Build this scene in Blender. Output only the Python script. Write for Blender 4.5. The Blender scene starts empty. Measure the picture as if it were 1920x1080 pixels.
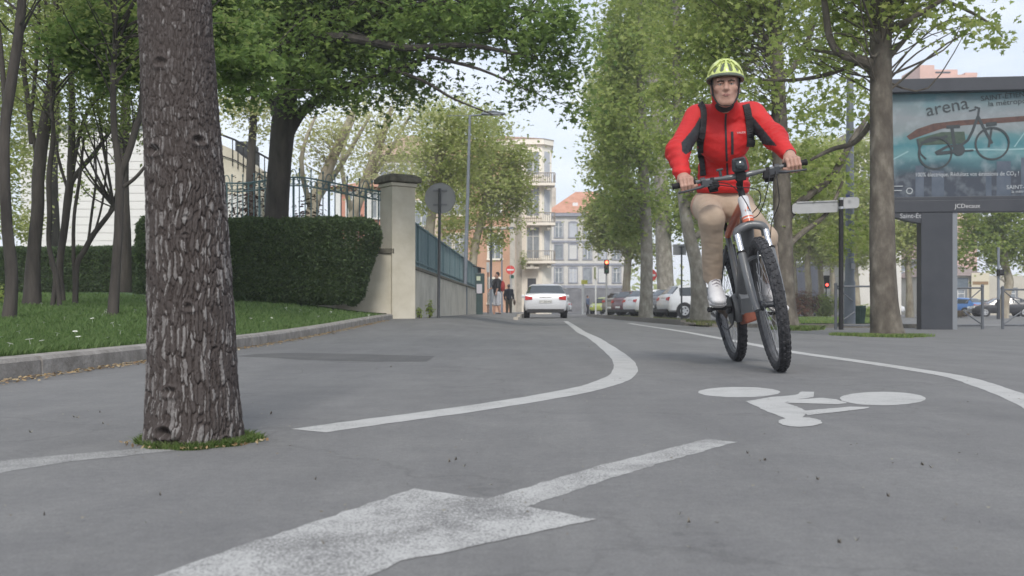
import bpy, math, random
import numpy as np
from mathutils import Vector, Matrix
S = bpy.context.scene
COL = S.collection
R = math.radians
rng = np.random.default_rng(7)
random.seed(7)
# ------------------------------------------------------------------ camera
F, H, HY = 1837.0, 0.33, 582.0          # focal length in photo pixels, eye height, horizon row
cam = bpy.data.cameras.new("camera"); camo = bpy.data.objects.new("camera", cam); COL.objects.link(camo)
camo.location = (0, 0, H); camo.rotation_euler = (R(90), 0, 0)
cam.sensor_width = 36; cam.lens = F / 1920 * 36; cam.shift_y = (HY - 540) / 1920
cam.clip_start = 0.05; cam.clip_end = 9000
cam.dof.use_dof = True; cam.dof.focus_distance = 4.6; cam.dof.aperture_fstop = 8
S.camera = camo
# ------------------------------------------------------------------ sky, sun, exposure
SUN_EL, SUN_AZ = 43, 178                 # azimuth clockwise from +Y: straight behind the camera
w = bpy.data.worlds.new("World"); S.world = w; w.use_nodes = True
nt = w.node_tree; N = nt.nodes; L = nt.links; N.clear()
out = N.new("ShaderNodeOutputWorld"); bg = N.new("ShaderNodeBackground"); bg.inputs[1].default_value = 0.112
sky = N.new("ShaderNodeTexSky"); sky.sky_type = 'NISHITA'; sky.sun_disc = False
sky.sun_elevation = R(SUN_EL); sky.sun_rotation = R(SUN_AZ); sky.air_density = 1.0; sky.dust_density = 1.6; sky.ozone_density = 1.0
tc = N.new("ShaderNodeTexCoord"); mp = N.new("ShaderNodeMapping"); mp.inputs['Scale'].default_value = (1.6, 1.6, 4.5)
nz = N.new("ShaderNodeTexNoise"); nz.inputs['Scale'].default_value = 1.7; nz.inputs['Detail'].default_value = 7; nz.inputs['Roughness'].default_value = .58
rp = N.new("ShaderNodeValToRGB"); rp.color_ramp.elements[0].position = .36; rp.color_ramp.elements[1].position = .64
rp.color_ramp.elements[0].color = (.45, .45, .45, 1); rp.color_ramp.elements[1].color = (.95, .95, .95, 1)
mx = N.new("ShaderNodeMix"); mx.data_type = 'RGBA'; mx.inputs[7].default_value = (7.3, 7.7, 8.4, 1)
L.new(tc.outputs['Generated'], mp.inputs[0]); L.new(mp.outputs[0], nz.inputs['Vector']); L.new(nz.outputs[0], rp.inputs[0])
L.new(rp.outputs[0], mx.inputs[0]); L.new(sky.outputs[0], mx.inputs[6]); L.new(mx.outputs[2], bg.inputs[0]); L.new(bg.outputs[0], out.inputs[0])
sun = bpy.data.lights.new("sun", 'SUN'); sun.energy = 1.9; sun.angle = R(16); sun.color = (1, .95, .88)
so = bpy.data.objects.new("sun", sun); COL.objects.link(so)
az, el = R(SUN_AZ), R(SUN_EL)
so.rotation_euler = Vector((math.sin(az)*math.cos(el), math.cos(az)*math.cos(el), math.sin(el))).to_track_quat('Z', 'Y').to_euler()
so.location = (0, -14, 15)
S.view_settings.view_transform = 'Standard'; S.view_settings.look = 'None'; S.view_settings.exposure = 0.45; S.view_settings.gamma = 1
S.render.engine = 'CYCLES'
S.cycles.use_denoising = True
S.cycles.max_bounces = 6; S.cycles.transparent_max_bounces = 6
# ------------------------------------------------------------------ helpers
def X(px, d): return (px - 960) / F * d
def Z(py, d): return H + (HY - py) / F * d
def P(px, py, d): return Vector((X(px, d), d, Z(py, d)))
def sm(a, b, x):
    t = np.clip((np.asarray(x, float) - a) / (b - a), 0, 1); return t * t * (3 - 2 * t)
def g(x, y):                              # ground height: the pavement rises on the left, the square falls on the right
    return .17 * sm(8, 22, y) * sm(.3, -1.4, x) - .12 * sm(8, 22, y) * sm(3.2, 5.5, x)
KX = -2.36
def lawn_z(x, y):
    s = KX - np.asarray(x, float)
    return g(KX, y) + .09 + .22 * sm(0, 2.4, s) * sm(3, 14, y) + .26 * sm(2, 6, s) * sm(10, 24, y)
def gd(px, py, hf=g):                     # distance at which the sight line of a photo pixel meets the ground
    d = 1.0
    while d < 400:
        if Z(py, d) <= float(hf(X(px, d), d)): return d
        d *= 1.004
    return d
def G(px, py, hf=g, up=0):
    d = gd(px, py, hf); x = X(px, d); return Vector((x, d, float(hf(x, d)) + up))

class MB:
    def __init__(s): s.v = []; s.f = []; s.m = []; s.mi = 0
    def add(s, vs, fs):
        b = len(s.v); s.v += [tuple(v) for v in vs]; s.f += [[i + b for i in f] for f in fs]; s.m += [s.mi] * len(fs); return s
    def box(s, c, d, rz=0, ry=0, rx=0, taper=1):
        M = Matrix.Translation(Vector(c)) @ Matrix.Rotation(rz, 4, 'Z') @ Matrix.Rotation(ry, 4, 'Y') @ Matrix.Rotation(rx, 4, 'X')
        hx, hy, hz = d[0]/2, d[1]/2, d[2]/2
        vs = [M @ Vector((a*hx*(taper if c_ > 0 else 1), b_*hy*(taper if c_ > 0 else 1), c_*hz)) for a in (-1, 1) for b_ in (-1, 1) for c_ in (-1, 1)]
        return s.add(vs, [(0,1,3,2),(4,6,7,5),(0,4,5,1),(2,3,7,6),(0,2,6,4),(1,5,7,3)])
    def bx(s, x0, x1, y0, y1, z0, z1): return s.box(((x0+x1)/2, (y0+y1)/2, (z0+z1)/2), (x1-x0, y1-y0, z1-z0))
    def tube(s, pts, rad, n=8, cap=True, sq=None):
        pts = [Vector(p) for p in pts]
        if not hasattr(rad, '__len__'): rad = [rad] * len(pts)
        vs = []; prev = None
        for i, p in enumerate(pts):
            t = (pts[min(i+1, len(pts)-1)] - pts[max(i-1, 0)]).normalized()
            if prev is None:
                a = Vector((0, 0, 1)) if abs(t.z) < .9 else Vector((0, 1, 0)); u = t.cross(a).normalized()
            else:
                u = (prev - t * prev.dot(t)).normalized()
            prev = u; v = t.cross(u)
            for k in range(n):
                A = 2*math.pi*k/n; vs.append(p + (u*math.cos(A) + v*math.sin(A)*(sq or 1)) * rad[i])
        fs = [(i*n+k, i*n+(k+1) % n, (i+1)*n+(k+1) % n, (i+1)*n+k) for i in range(len(pts)-1) for k in range(n)]
        if cap: fs += [tuple(range(n-1, -1, -1)), tuple((len(pts)-1)*n+k for k in range(n))]
        return s.add(vs, fs)
    def cyl(s, a, b, r, n=12, r2=None): return s.tube([a, b], [r, r if r2 is None else r2], n)
    def torus(s, c, R_, r, axis='X', n=40, m=10):
        vs = []
        for i in range(n):
            A = 2*math.pi*i/n
            for k in range(m):
                B_ = 2*math.pi*k/m; q = R_ + r*math.cos(B_); h = r*math.sin(B_)
                p = {'X': (h, q*math.cos(A), q*math.sin(A)), 'Y': (q*math.cos(A), h, q*math.sin(A)), 'Z': (q*math.cos(A), q*math.sin(A), h)}[axis]
                vs.append(Vector(c) + Vector(p))
        return s.add(vs, [(i*m+k, ((i+1) % n)*m+k, ((i+1) % n)*m+(k+1) % m, i*m+(k+1) % m) for i in range(n) for k in range(m)])
    def lathe(s, c, prof, axis='Z', n=24, cap=True):
        vs = []
        for r, h in prof:
            for k in range(n):
                A = 2*math.pi*k/n
                p = {'Z': (r*math.cos(A), r*math.sin(A), h), 'X': (h, r*math.cos(A), r*math.sin(A)), 'Y': (r*math.cos(A), h, r*math.sin(A))}[axis]
                vs.append(Vector(c) + Vector(p))
        m = len(prof)
        fs = [(i*n+k, i*n+(k+1) % n, (i+1)*n+(k+1) % n, (i+1)*n+k) for i in range(m-1) for k in range(n)]
        if cap and prof[0][0] > .001: fs.append(tuple(range(n)))
        if cap and prof[-1][0] > .001: fs.append(tuple((m-1)*n+k for k in range(n)))
        return s.add(vs, fs)
    def prism(s, pts, vec):               # polygon of 3-D points pushed along vec
        n = len(pts); pts = [Vector(p) for p in pts]; vec = Vector(vec)
        return s.add(pts + [p + vec for p in pts], [tuple(range(n)), tuple(range(2*n-1, n-1, -1))] + [(i, (i+1) % n, n+(i+1) % n, n+i) for i in range(n)])
    def ball(s, c, r, n=12, m=8):
        r = r if hasattr(r, '__len__') else (r, r, r); vs = []
        for i in range(m+1):
            t = math.pi*i/m
            for k in range(n):
                A = 2*math.pi*k/n; vs.append(Vector(c) + Vector((r[0]*math.sin(t)*math.cos(A), r[1]*math.sin(t)*math.sin(A), r[2]*math.cos(t))))
        return s.add(vs, [(i*n+k, i*n+(k+1) % n, (i+1)*n+(k+1) % n, (i+1)*n+k) for i in range(m) for k in range(n)])
    def build(s, name, mats, parent=None, smooth=False, bevel=0, w=False, label=None, auto=None):
        me = bpy.data.meshes.new(name); off = wloc(parent) if (w and parent) else Vector((0, 0, 0))
        me.from_pydata([tuple(Vector(v) - off) for v in s.v], [], s.f)
        mats = mats if isinstance(mats, (list, tuple)) else [mats]
        for m in mats: me.materials.append(m)
        if len(mats) > 1: me.polygons.foreach_set('material_index', s.m)
        return finish(name, me, parent, smooth, bevel, label)
def finish(name, me, parent=None, smooth=False, bevel=0, label=None):
    import bmesh
    b = bmesh.new(); b.from_mesh(me); bmesh.ops.recalc_face_normals(b, faces=b.faces); b.to_mesh(me); b.free()
    if smooth:
        me.polygons.foreach_set('use_smooth', [True] * len(me.polygons))
        try: me.set_sharp_from_angle(angle=R(42))
        except Exception: pass
    o = bpy.data.objects.new(name, me); COL.objects.link(o)
    if parent: o.parent = parent
    if bevel:
        m = o.modifiers.new('bevel', 'BEVEL'); m.width = bevel; m.segments = 2; m.limit_method = 'ANGLE'
    if label: o['label'] = label
    return o
def wloc(o):
    v = Vector((0, 0, 0))
    while o: v += o.location; o = o.parent
    return v
def tag(o, label=None, cat=None, group=None, kind=None):
    for k, v in (('label', label), ('category', cat), ('group', group), ('kind', kind)):
        if v: o[k] = v
    return o
def thing(name, label, cat, loc=(0, 0, 0), rz=0, group=None):
    o = bpy.data.objects.new(name, None); COL.objects.link(o); o.empty_display_size = .2
    o.location = loc; o.rotation_euler = (0, 0, rz); return tag(o, label, cat, group)
def struct(o): o['kind'] = 'structure'; return o
def copy_tree(o, parent=None):
    c = o.copy(); COL.objects.link(c)
    if parent: c.parent = parent
    for ch in list(o.children): copy_tree(ch, c)
    return c
def mesh_np(name, V, faces_k, mat, parent=None, smooth=False):   # V (n*k,3) array: n faces of k own vertices
    n = len(V) // faces_k; me = bpy.data.meshes.new(name)
    me.vertices.add(len(V)); me.vertices.foreach_set('co', np.ascontiguousarray(V, dtype=np.float32).ravel())
    me.loops.add(len(V)); me.loops.foreach_set('vertex_index', np.arange(len(V), dtype=np.int32))
    me.polygons.add(n); me.polygons.foreach_set('loop_start', np.arange(0, len(V), faces_k, dtype=np.int32))
    me.update(calc_edges=True); me.materials.append(mat)
    o = bpy.data.objects.new(name, me); COL.objects.link(o)
    if parent: o.parent = parent
    return o
def grid_mesh(name, Vg, mat, parent=None, smooth=True, wrap=False):   # Vg (a,b,3)
    a, b = Vg.shape[:2]; idx = np.arange(a*b).reshape(a, b)
    if wrap: j = np.roll(idx, -1, 1)
    else: j = idx[:, 1:]; idx = idx[:, :-1]
    Q = np.stack([idx[:-1], j[:-1], j[1:], idx[1:]], -1).reshape(-1, 4)
    me = bpy.data.meshes.new(name); me.vertices.add(a*b); me.vertices.foreach_set('co', Vg.astype(np.float32).ravel())
    me.loops.add(Q.size); me.loops.foreach_set('vertex_index', Q.astype(np.int32).ravel())
    me.polygons.add(len(Q)); me.polygons.foreach_set('loop_start', np.arange(0, Q.size, 4, dtype=np.int32))
    me.update(calc_edges=True); me.materials.append(mat)
    if smooth: me.polygons.foreach_set('use_smooth', np.ones(len(Q), bool))
    o = bpy.data.objects.new(name, me); COL.objects.link(o)
    if parent: o.parent = parent
    return o
# ------------------------------------------------------------------ materials
def mat(name, c1, c2=None, scale=6, rough=.7, bump=0, bscale=None, metal=0, stretch=(1, 1, 1), c3=None, spec=.4, detail=6, lo=.35, hi=.65, coat=0):
    m = bpy.data.materials.new(name); m.use_nodes = True; n = m.node_tree.nodes; l = m.node_tree.links
    b = n['Principled BSDF']; b.inputs['Roughness'].default_value = rough; b.inputs['Metallic'].default_value = metal
    b.inputs['Specular IOR Level'].default_value = spec; b.inputs['Coat Weight'].default_value = coat
    b.inputs['Base Color'].default_value = (*c1, 1)
    if c2 or bump:
        t = n.new('ShaderNodeTexCoord'); mp = n.new('ShaderNodeMapping'); mp.inputs['Scale'].default_value = stretch
        l.new(t.outputs['Object'], mp.inputs[0])
    if c2:
        z = n.new('ShaderNodeTexNoise'); z.inputs['Scale'].default_value = scale; z.inputs['Detail'].default_value = detail; z.inputs['Roughness'].default_value = .62
        r = n.new('ShaderNodeValToRGB'); e = r.color_ramp.elements
        e[0].position = lo; e[1].position = hi; e[0].color = (*c1, 1); e[1].color = (*c2, 1)
        if c3: q = e.new((lo + hi) / 2); q.color = (*c3, 1)
        l.new(mp.outputs[0], z.inputs['Vector']); l.new(z.outputs[0], r.inputs[0]); l.new(r.outputs[0], b.inputs['Base Color'])
    if bump:
        z2 = n.new('ShaderNodeTexNoise'); z2.inputs['Scale'].default_value = bscale or scale*3; z2.inputs['Detail'].default_value = 5
        bp = n.new('ShaderNodeBump'); bp.inputs['Strength'].default_value = bump; bp.inputs['Distance'].default_value = .02
        l.new(mp.outputs[0], z2.inputs['Vector']); l.new(z2.outputs[0], bp.inputs['Height']); l.new(bp.outputs[0], b.inputs['Normal'])
    return m
def leafmat(name, cols, trans=.35, rough=.55):
    m = bpy.data.materials.new(name); m.use_nodes = True; n = m.node_tree.nodes; l = m.node_tree.links
    b = n['Principled BSDF']; b.inputs['Roughness'].default_value = rough; b.inputs['Specular IOR Level'].default_value = .3
    ge = n.new('ShaderNodeNewGeometry'); r = n.new('ShaderNodeValToRGB'); e = r.color_ramp.elements
    e[0].color = (*cols[0], 1); e[1].color = (*cols[-1], 1)
    for i, c in enumerate(cols[1:-1]): q = e.new((i+1)/(len(cols)-1)); q.color = (*c, 1)
    l.new(ge.outputs['Random Per Island'], r.inputs[0]); l.new(r.outputs[0], b.inputs['Base Color'])
    t = n.new('ShaderNodeBsdfTranslucent'); hs = n.new('ShaderNodeHueSaturation'); hs.inputs['Value'].default_value = 1.35; hs.inputs['Hue'].default_value = .485
    l.new(r.outputs[0], hs.inputs['Color']); l.new(hs.outputs[0], t.inputs[0])
    mx = n.new('ShaderNodeMixShader'); mx.inputs[0].default_value = trans
    l.new(b.outputs[0], mx.inputs[1]); l.new(t.outputs[0], mx.inputs[2]); l.new(mx.outputs[0], n['Material Output'].inputs[0])
    return m
def emit(name, c, s):
    m = bpy.data.materials.new(name); m.use_nodes = True; b = m.node_tree.nodes['Principled BSDF']
    b.inputs['Base Color'].default_value = (*c, 1); b.inputs['Emission Color'].default_value = (*c, 1); b.inputs['Emission Strength'].default_value = s; return m
BLACK = mat('black_rubber', (.015, .015, .017), rough=.75)
DARK = mat('dark_metal', (.035, .038, .045), (.05, .053, .06), 8, rough=.5)
GREYM = mat('grey_paint', (.16, .17, .18), (.2, .21, .22), 5, rough=.5)
STEEL = mat('brushed_steel', (.5, .51, .53), rough=.3, metal=.9)
WHITE = mat('white_paint', (.75, .75, .74), (.66, .66, .65), 4, rough=.5)
GLASS = mat('dark_glass', (.03, .04, .045), rough=.06, spec=.8)
REDL = mat('red_lens', (.45, .02, .02), rough=.2, spec=.6)
def text_mesh(name, body, size, mat_, parent, loc, rot=(R(90), 0, 0), align='LEFT', ext=.002, shear=0, sx=1):
    c = bpy.data.curves.new(name, 'FONT'); c.body = body; c.size = size; c.align_x = align; c.extrude = ext; c.shear = shear; c.resolution_u = 3
    t = bpy.data.objects.new('tmp', c); COL.objects.link(t)
    bpy.context.view_layer.update()
    me = bpy.data.meshes.new_from_object(t.evaluated_get(bpy.context.evaluated_depsgraph_get()))
    bpy.data.objects.remove(t); bpy.data.curves.remove(c)
    me.materials.clear(); me.materials.append(mat_); me.name = name
    o = bpy.data.objects.new(name, me); COL.objects.link(o); o.parent = parent; o.location = loc; o.rotation_euler = rot; o.scale = (sx, 1, 1)
    return o
# ================================================================== ground, kerb, lawn, markings
def asphalt_mat(name, paint=None, wear=.5, dark=1.0):
    m = bpy.data.materials.new(name); m.use_nodes = True; n = m.node_tree.nodes; l = m.node_tree.links
    b = n['Principled BSDF']; b.inputs['Roughness'].default_value = .82; b.inputs['Specular IOR Level'].default_value = .3
    t = n.new('ShaderNodeTexCoord')
    def noise(sc, det=4, ro=.6):
        z = n.new('ShaderNodeTexNoise'); z.inputs['Scale'].default_value = sc; z.inputs['Detail'].default_value = det; z.inputs['Roughness'].default_value = ro
        l.new(t.outputs['Object'], z.inputs['Vector']); return z
    def ramp(src, a, b_, ca, cb):
        r = n.new('ShaderNodeValToRGB'); e = r.color_ramp.elements; e[0].position = a; e[1].position = b_; e[0].color = (*ca, 1); e[1].color = (*cb, 1)
        l.new(src, r.inputs[0]); return r
    def mix(mode, fac, a, b_):
        x = n.new('ShaderNodeMix'); x.data_type = 'RGBA'; x.blend_type = mode
        if isinstance(fac, float): x.inputs[0].default_value = fac
        else: l.new(fac, x.inputs[0])
        l.new(a, x.inputs[6]); l.new(b_, x.inputs[7]); return x
    k = dark
    fine = ramp(noise(210, 3, .7).outputs[0], .3, .7, (.140*k, .139*k, .139*k), (.205*k, .204*k, .203*k))
    big = ramp(noise(.55, 6, .62).outputs[0], .3, .72, (.88, .88, .885), (1.07, 1.07, 1.065))
    mid = ramp(noise(5.5, 5, .6).outputs[0], .3, .7, (.90, .90, .91), (1.06, 1.06, 1.05))
    c = mix('MULTIPLY', 1.0, fine.outputs[0], big.outputs[0]); c = mix('MULTIPLY', 1.0, c.outputs[2], mid.outputs[0])
    grain = ramp(noise(46, 4, .75).outputs[0], .34, .66, (.89, .89, .893), (1.09, 1.09, 1.085)); c = mix('MULTIPLY', 1.0, c.outputs[2], grain.outputs[0])
    st = n.new('ShaderNodeMapping'); st.inputs['Scale'].default_value = (2.2, .35, 1); st.inputs['Rotation'].default_value = (0, 0, .25); l.new(t.outputs['Object'], st.inputs[0]); sn = noise(1.3, 6, .66); l.new(st.outputs[0], sn.inputs['Vector'])
    streak = ramp(sn.outputs[0], .36, .62, (.90, .90, .903), (1.04, 1.04, 1.038)); c = mix('MULTIPLY', 1.0, c.outputs[2], streak.outputs[0])
    ck = n.new('ShaderNodeTexVoronoi'); ck.feature = 'DISTANCE_TO_EDGE'; ck.inputs['Scale'].default_value = .55; wz = noise(2.2, 5, .6); wa = n.new('ShaderNodeMix'); wa.data_type = 'RGBA'; wa.blend_type = 'LINEAR_LIGHT'; wa.inputs[0].default_value = .35; l.new(t.outputs['Object'], wa.inputs[6]); l.new(wz.outputs['Color'], wa.inputs[7]); l.new(wa.outputs[2], ck.inputs['Vector'])
    crk = ramp(ck.outputs['Distance'], .002, .006, (.72, .72, .72), (1, 1, 1)); c = mix('MULTIPLY', .55, c.outputs[2], crk.outputs[0])
    # hairline cracks and dark spots of wear
    vz = n.new('ShaderNodeTexVoronoi'); vz.inputs['Scale'].default_value = 9; l.new(t.outputs['Object'], vz.inputs['Vector'])
    sp = ramp(vz.outputs['Distance'], .03, .07, (.55, .54, .53), (1, 1, 1)); c = mix('MULTIPLY', .35, c.outputs[2], sp.outputs[0])
    src = c.outputs[2]
    if paint:
        w1 = noise(230, 3, .8); w2 = noise(5.2, 5, .65)
        ad = n.new('ShaderNodeMath'); ad.operation = 'MULTIPLY_ADD'; ad.inputs[1].default_value = .5; l.new(w2.outputs[0], ad.inputs[0]); l.new(w1.outputs[0], ad.inputs[2])
        f = ramp(ad.outputs[0], .40 + wear*.9, .56 + wear*.9, (0, 0, 0), (1, 1, 1))
        pc = ramp(noise(14, 4).outputs[0], .3, .7, tuple(v*.88 for v in paint), paint)
        src = mix('MIX', f.outputs[0], src, pc.outputs[0]).outputs[2]
    l.new(src, b.inputs['Base Color'])
    bp = n.new('ShaderNodeBump'); bp.inputs['Strength'].default_value = .35; bp.inputs['Distance'].default_value = .004
    l.new(noise(170, 3, .7).outputs[0], bp.inputs['Height']); l.new(bp.outputs[0], b.inputs['Normal'])
    return m
ASPH = asphalt_mat('asphalt')
ys = np.concatenate([[-40, -20, -10], np.arange(-6, 30, .5), np.geomspace(30, 900, 50)])
xs = np.concatenate([-np.geomspace(900, 12.5, 36), np.arange(-12, 12.01, .4), np.geomspace(12.5, 900, 36)])
XX, YY = np.meshgrid(xs, ys)
struct(grid_mesh('ground', np.stack([XX, YY, g(XX, YY)], -1), ASPH))
# kerb stones with joints
KERBM = mat('granite_kerb', (.20, .185, .17), (.33, .31, .29), 9, rough=.8, bump=.4, bscale=60)
b = MB(); y = -4.0
while y < 19.3:
    l_ = .98; y1 = min(y + l_, 19.4)
    z0, z1 = float(g(KX, y)), float(g(KX, y1)); j = random.uniform(-.006, .006)
    for yy0, yy1, za, zb in ((y, y1, z0, z1),):
        vs = [(KX-.16+j, yy0, za-.1), (KX+j, yy0, za-.1), (KX+j, yy0, za+.082), (KX-.016+j, yy0, za+.102), (KX-.16+j, yy0, za+.102)]
        vs += [(a, yy1, c + zb - za) for a, _, c in vs]
        b.add(vs, [(4,3,2,1,0), (5,6,7,8,9)] + [(i, (i+1) % 5, 5+(i+1) % 5, 5+i) for i in range(5)])
    y += l_ + .012
struct(b.build('kerb', KERBM))
# far kerb of the left pavement, and the planting strip kerb on the right
b = MB()
for i in range(14):
    y = 33 + i*4; x = .36 + .026*(y-40); b.box((x, y+1.97, .09 if i else .05), (.16, 3.94, .18 if i else .1), rz=-.026)
struct(b.build('pavement_kerb', mat('pale_kerb', (.42, .38, .33), (.5, .46, .4), 6, rough=.85)))
ys2 = np.concatenate([np.linspace(33, 90, 30)]); xs2 = np.linspace(0, 1, 8)
Vp = np.zeros((30, 8, 3))
for i, y in enumerate(ys2):
    x1 = .28 + .026*(y-40); x0 = -2.6 + .02*(y-20)
    Vp[i, :, 0] = x0 + (x1-x0)*xs2; Vp[i, :, 1] = y; Vp[i, :, 2] = g(Vp[i, :, 0], y) + .004 + (.178 - g(Vp[i, :, 0], y))*sm(33, 37, y)
struct(grid_mesh('pavement', Vp, asphalt_mat('pavement_asphalt', dark=1.12)))
# lawn
LAWNM = mat('lawn_soil', (.055, .10, .035), (.085, .15, .05), 7, rough=.9, bump=.5, bscale=90)
ys = np.concatenate([np.arange(-4, 24, .35), np.arange(24, 70, 2.5)]); s_ = np.concatenate([np.arange(0, 6, .25), np.arange(6, 44, 1.8)])
SS, YY = np.meshgrid(s_, ys); XX = KX - .15 - SS
ZZ = lawn_z(XX, YY) + .012*np.sin(XX*5.1+YY*3.3)*np.sin(YY*2.3-XX)
msk = None
struct(grid_mesh('lawn', np.stack([XX, np.minimum(YY, 19.6 + 60*(SS > 3.2)), ZZ], -1), LAWNM))
def blades(name, pts, hmin, hmax, wd, m, lean=.35, parent=None):
    n = len(pts); A = rng.uniform(0, 2*np.pi, n); hh = rng.uniform(hmin, hmax, n); ln = rng.normal(0, lean, (n, 2))*hh[:, None]
    dx = np.stack([np.cos(A), np.sin(A), np.zeros(n)], -1) * (wd * rng.uniform(.7, 1.3, n))[:, None]
    top = pts + np.concatenate([ln, hh[:, None]], 1); mid = pts + np.concatenate([ln*.35, hh[:, None]*.6], 1)
    V = np.stack([pts - dx, pts + dx, mid + dx*.7, top, mid - dx*.7], 1).reshape(-1, 3)
    return mesh_np(name, V, 5, m, parent)
GRASSL = leafmat('grass_blade', [(.07, .125, .038), (.11, .185, .058), (.165, .235, .09), (.12, .195, .065)], .42)
n = 70000
d = 3.6 + 11.5 * rng.random(n)**1.5; t = rng.random(n)
xl = -960/F*d*1.12; xr = np.full(n, KX-.16); x = xr + (xl - xr)*t; ok = xl < xr
x, d = x[ok], d[ok]
pts = np.stack([x, d, lawn_z(x, d) - .005], -1)
gr = blades('lawn_grass', pts, .025, .065, .0045, GRASSL); tag(gr, 'short green lawn grass behind the granite kerb', 'grass', kind='stuff')
n = 16000; d = 11 + 8*rng.random(n); x = KX - .16 - rng.random(n)*(.42*d)
pts = np.stack([x, d, lawn_z(x, d) - .005], -1)
gr = blades('far_grass', pts, .03, .07, .012, GRASSL); tag(gr, 'lawn grass running up to the clipped hedge', 'grass', kind='stuff')
# daisies
DW = mat('petal_white', (.75, .75, .68), rough=.6); DY = mat('petal_yellow', (.6, .42, .05), rough=.6)
fl = MB(); fl.cyl((0, 0, 0), (.004, 0, .075), .0010, 5)
for k in range(9):
    A = 2*math.pi*k/9; c, s = math.cos(A), math.sin(A)
    fl.add([(.004+c*.003, s*.003, .076), (.004+c*.012-s*.005, s*.012+c*.005, .08), (.004+c*.02, s*.02, .078), (.004+c*.012+s*.005, s*.012-c*.005, .08)], [(0, 1, 2, 3)])
fl0 = fl.build('daisy', DW)
flowers = [(80, 615), (222, 620), (215, 618), (225, 636), (150, 648), (82, 655), (197, 592), (250, 590), (5, 645), (60, 660), (140, 637), (78, 577), (190, 593), (275, 610), (30, 620), (120, 605),
           (495, 610), (560, 588), (505, 603), (470, 605), (620, 592), (600, 600), (690, 598), (540, 585), (105, 640), (205, 645), (40, 635), (262, 640), (175, 610), (12, 663)]
for i, (px, py) in enumerate(flowers):
    o = fl0 if i == 0 else fl0.copy()
    if i: COL.objects.link(o)
    o.location = G(px, py, lawn_z); s = random.uniform(.8, 1.35); o.scale = (s, s, s*.75); o.rotation_euler = (random.uniform(-.3, .6), random.uniform(-.3, .3), random.uniform(0, 6))
    tag(o, 'small white daisy growing in the lawn behind the kerb', 'flower', 'daisies in the lawn')
# road markings -----------------------------------------------------
PAINT = asphalt_mat('road_paint', (.44, .44, .43), .16)
PAINTM = asphalt_mat('worn_road_paint', (.46, .46, .45), .285)
PAINTF = asphalt_mat('faded_road_paint', (.38, .38, .37), .33)
def gpx(px, py): d = F*H/(py - HY); return (X(px, d), d)
def dense(poly, step=.025):
    o = []
    for i in range(len(poly)):
        a, c = Vector(poly[i]), Vector(poly[(i+1) % len(poly)]); k = max(1, int((c-a).length/step))
        o += [a.lerp(c, j/k) for j in range(k)]
    return o
def paint(name, polys, m, z=.0007, jag=.004):
    b = MB()
    for k, poly in enumerate(polys):
        pts = dense([gpx(*p) for p in poly])
        b.add([(p[0]+random.uniform(-jag, jag), p[1]+random.uniform(-jag, jag), z + .00015*k) for p in pts], [tuple(range(len(pts)))])
    o = b.build(name, m); return struct(o)
def ribbon(name, pts, wd, m, z=.0009):
    pts = [Vector((*p, 0)) for p in pts]; q = []
    for i in range(len(pts)-1):
        p0, p1, p2, p3 = pts[max(i-1, 0)], pts[i], pts[i+1], pts[min(i+2, len(pts)-1)]
        for k in range(8):
            t = k/8; q.append(.5*((2*p1)+(-p0+p2)*t+(2*p0-5*p1+4*p2-p3)*t*t+(-p0+3*p1-3*p2+p3)*t**3))
    q.append(pts[-1]); vs = []
    for i, p in enumerate(q):
        t = (q[min(i+1, len(q)-1)]-q[max(i-1, 0)]).normalized(); nn = Vector((-t.y, t.x, 0))*wd/2*random.uniform(.95, 1.05)
        vs += [p+nn+Vector((0, 0, z)), p-nn+Vector((0, 0, z))]
    b = MB(); b.add(vs, [(2*i, 2*i+1, 2*i+3, 2*i+2) for i in range(len(q)-1)])
    return struct(b.build(name, m))
ribbon('lane_line', [gpx(*p) for p in ((578, 808), (700, 791), (850, 771), (1000, 748), (1090, 731), (1140, 717), (1168, 702), (1172, 685), (1160, 668), (1130, 645), (1110, 632))] + [(1.05, 14.8), (1.19, 18.2), (1.34, 22), (1.64, 30)], .135, PAINT)
ribbon('lane_edge_line', [(3.0, 25)] + [gpx(*p) for p in ((1200, 609.5), (1270, 620), (1340, 632.5), (1410, 645.5), (1480, 659), (1600, 676), (1700, 691), (1790, 706), (1850, 724), (1920, 750), (1990, 785))], .115, PAINT)
paint('stop_line', [[(-60, 873), (0, 864.5), (130, 852), (240, 843), (330, 835), (345, 843), (240, 855), (130, 866), (0, 887), (-60, 896)]], PAINTF, .0006)
paint('centre_dash', [[(905, 938), (1130, 872), (1325, 823), (1380, 829), (1200, 880), (985, 950)]], PAINTM, .0006)
paint('worn_arrow', [[(100, 1170), (297, 1080), (438, 1029), (611, 972), (775, 917), (902, 935), (982, 949), (1115, 975), (1019, 996), (880, 1026), (752, 1054), (696, 1080), (480, 1170)]], PAINTM, .0011, jag=.004)
def ell(cx, cy, rx, ry, n=40): return [(cx+rx*math.cos(2*math.pi*i/n), cy+ry*math.sin(2*math.pi*i/n)) for i in range(n)]
def zz(*p): return [(1240+a/2.824, 660+c/2.824) for a, c in p]
paint('bicycle_symbol', [ell(1385.5, 735.4, 76.7, 9.6), ell(1654.7, 747.5, 80, 12.6),
    zz((450, 262), (590, 238), (650, 268), (720, 290), (775, 318), (742, 352), (655, 352), (545, 310)),
    zz((588, 239), (715, 228), (740, 210), (808, 212), (808, 240), (720, 252), (648, 269)),
    zz((648, 270), (720, 252), (850, 244), (925, 252), (985, 272), (930, 278)),
    zz((755, 313), (1000, 291), (1105, 293), (1085, 302), (770, 337)), ell(1500, 792, 40.5, 9)], PAINT, .0006, .003)
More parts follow.
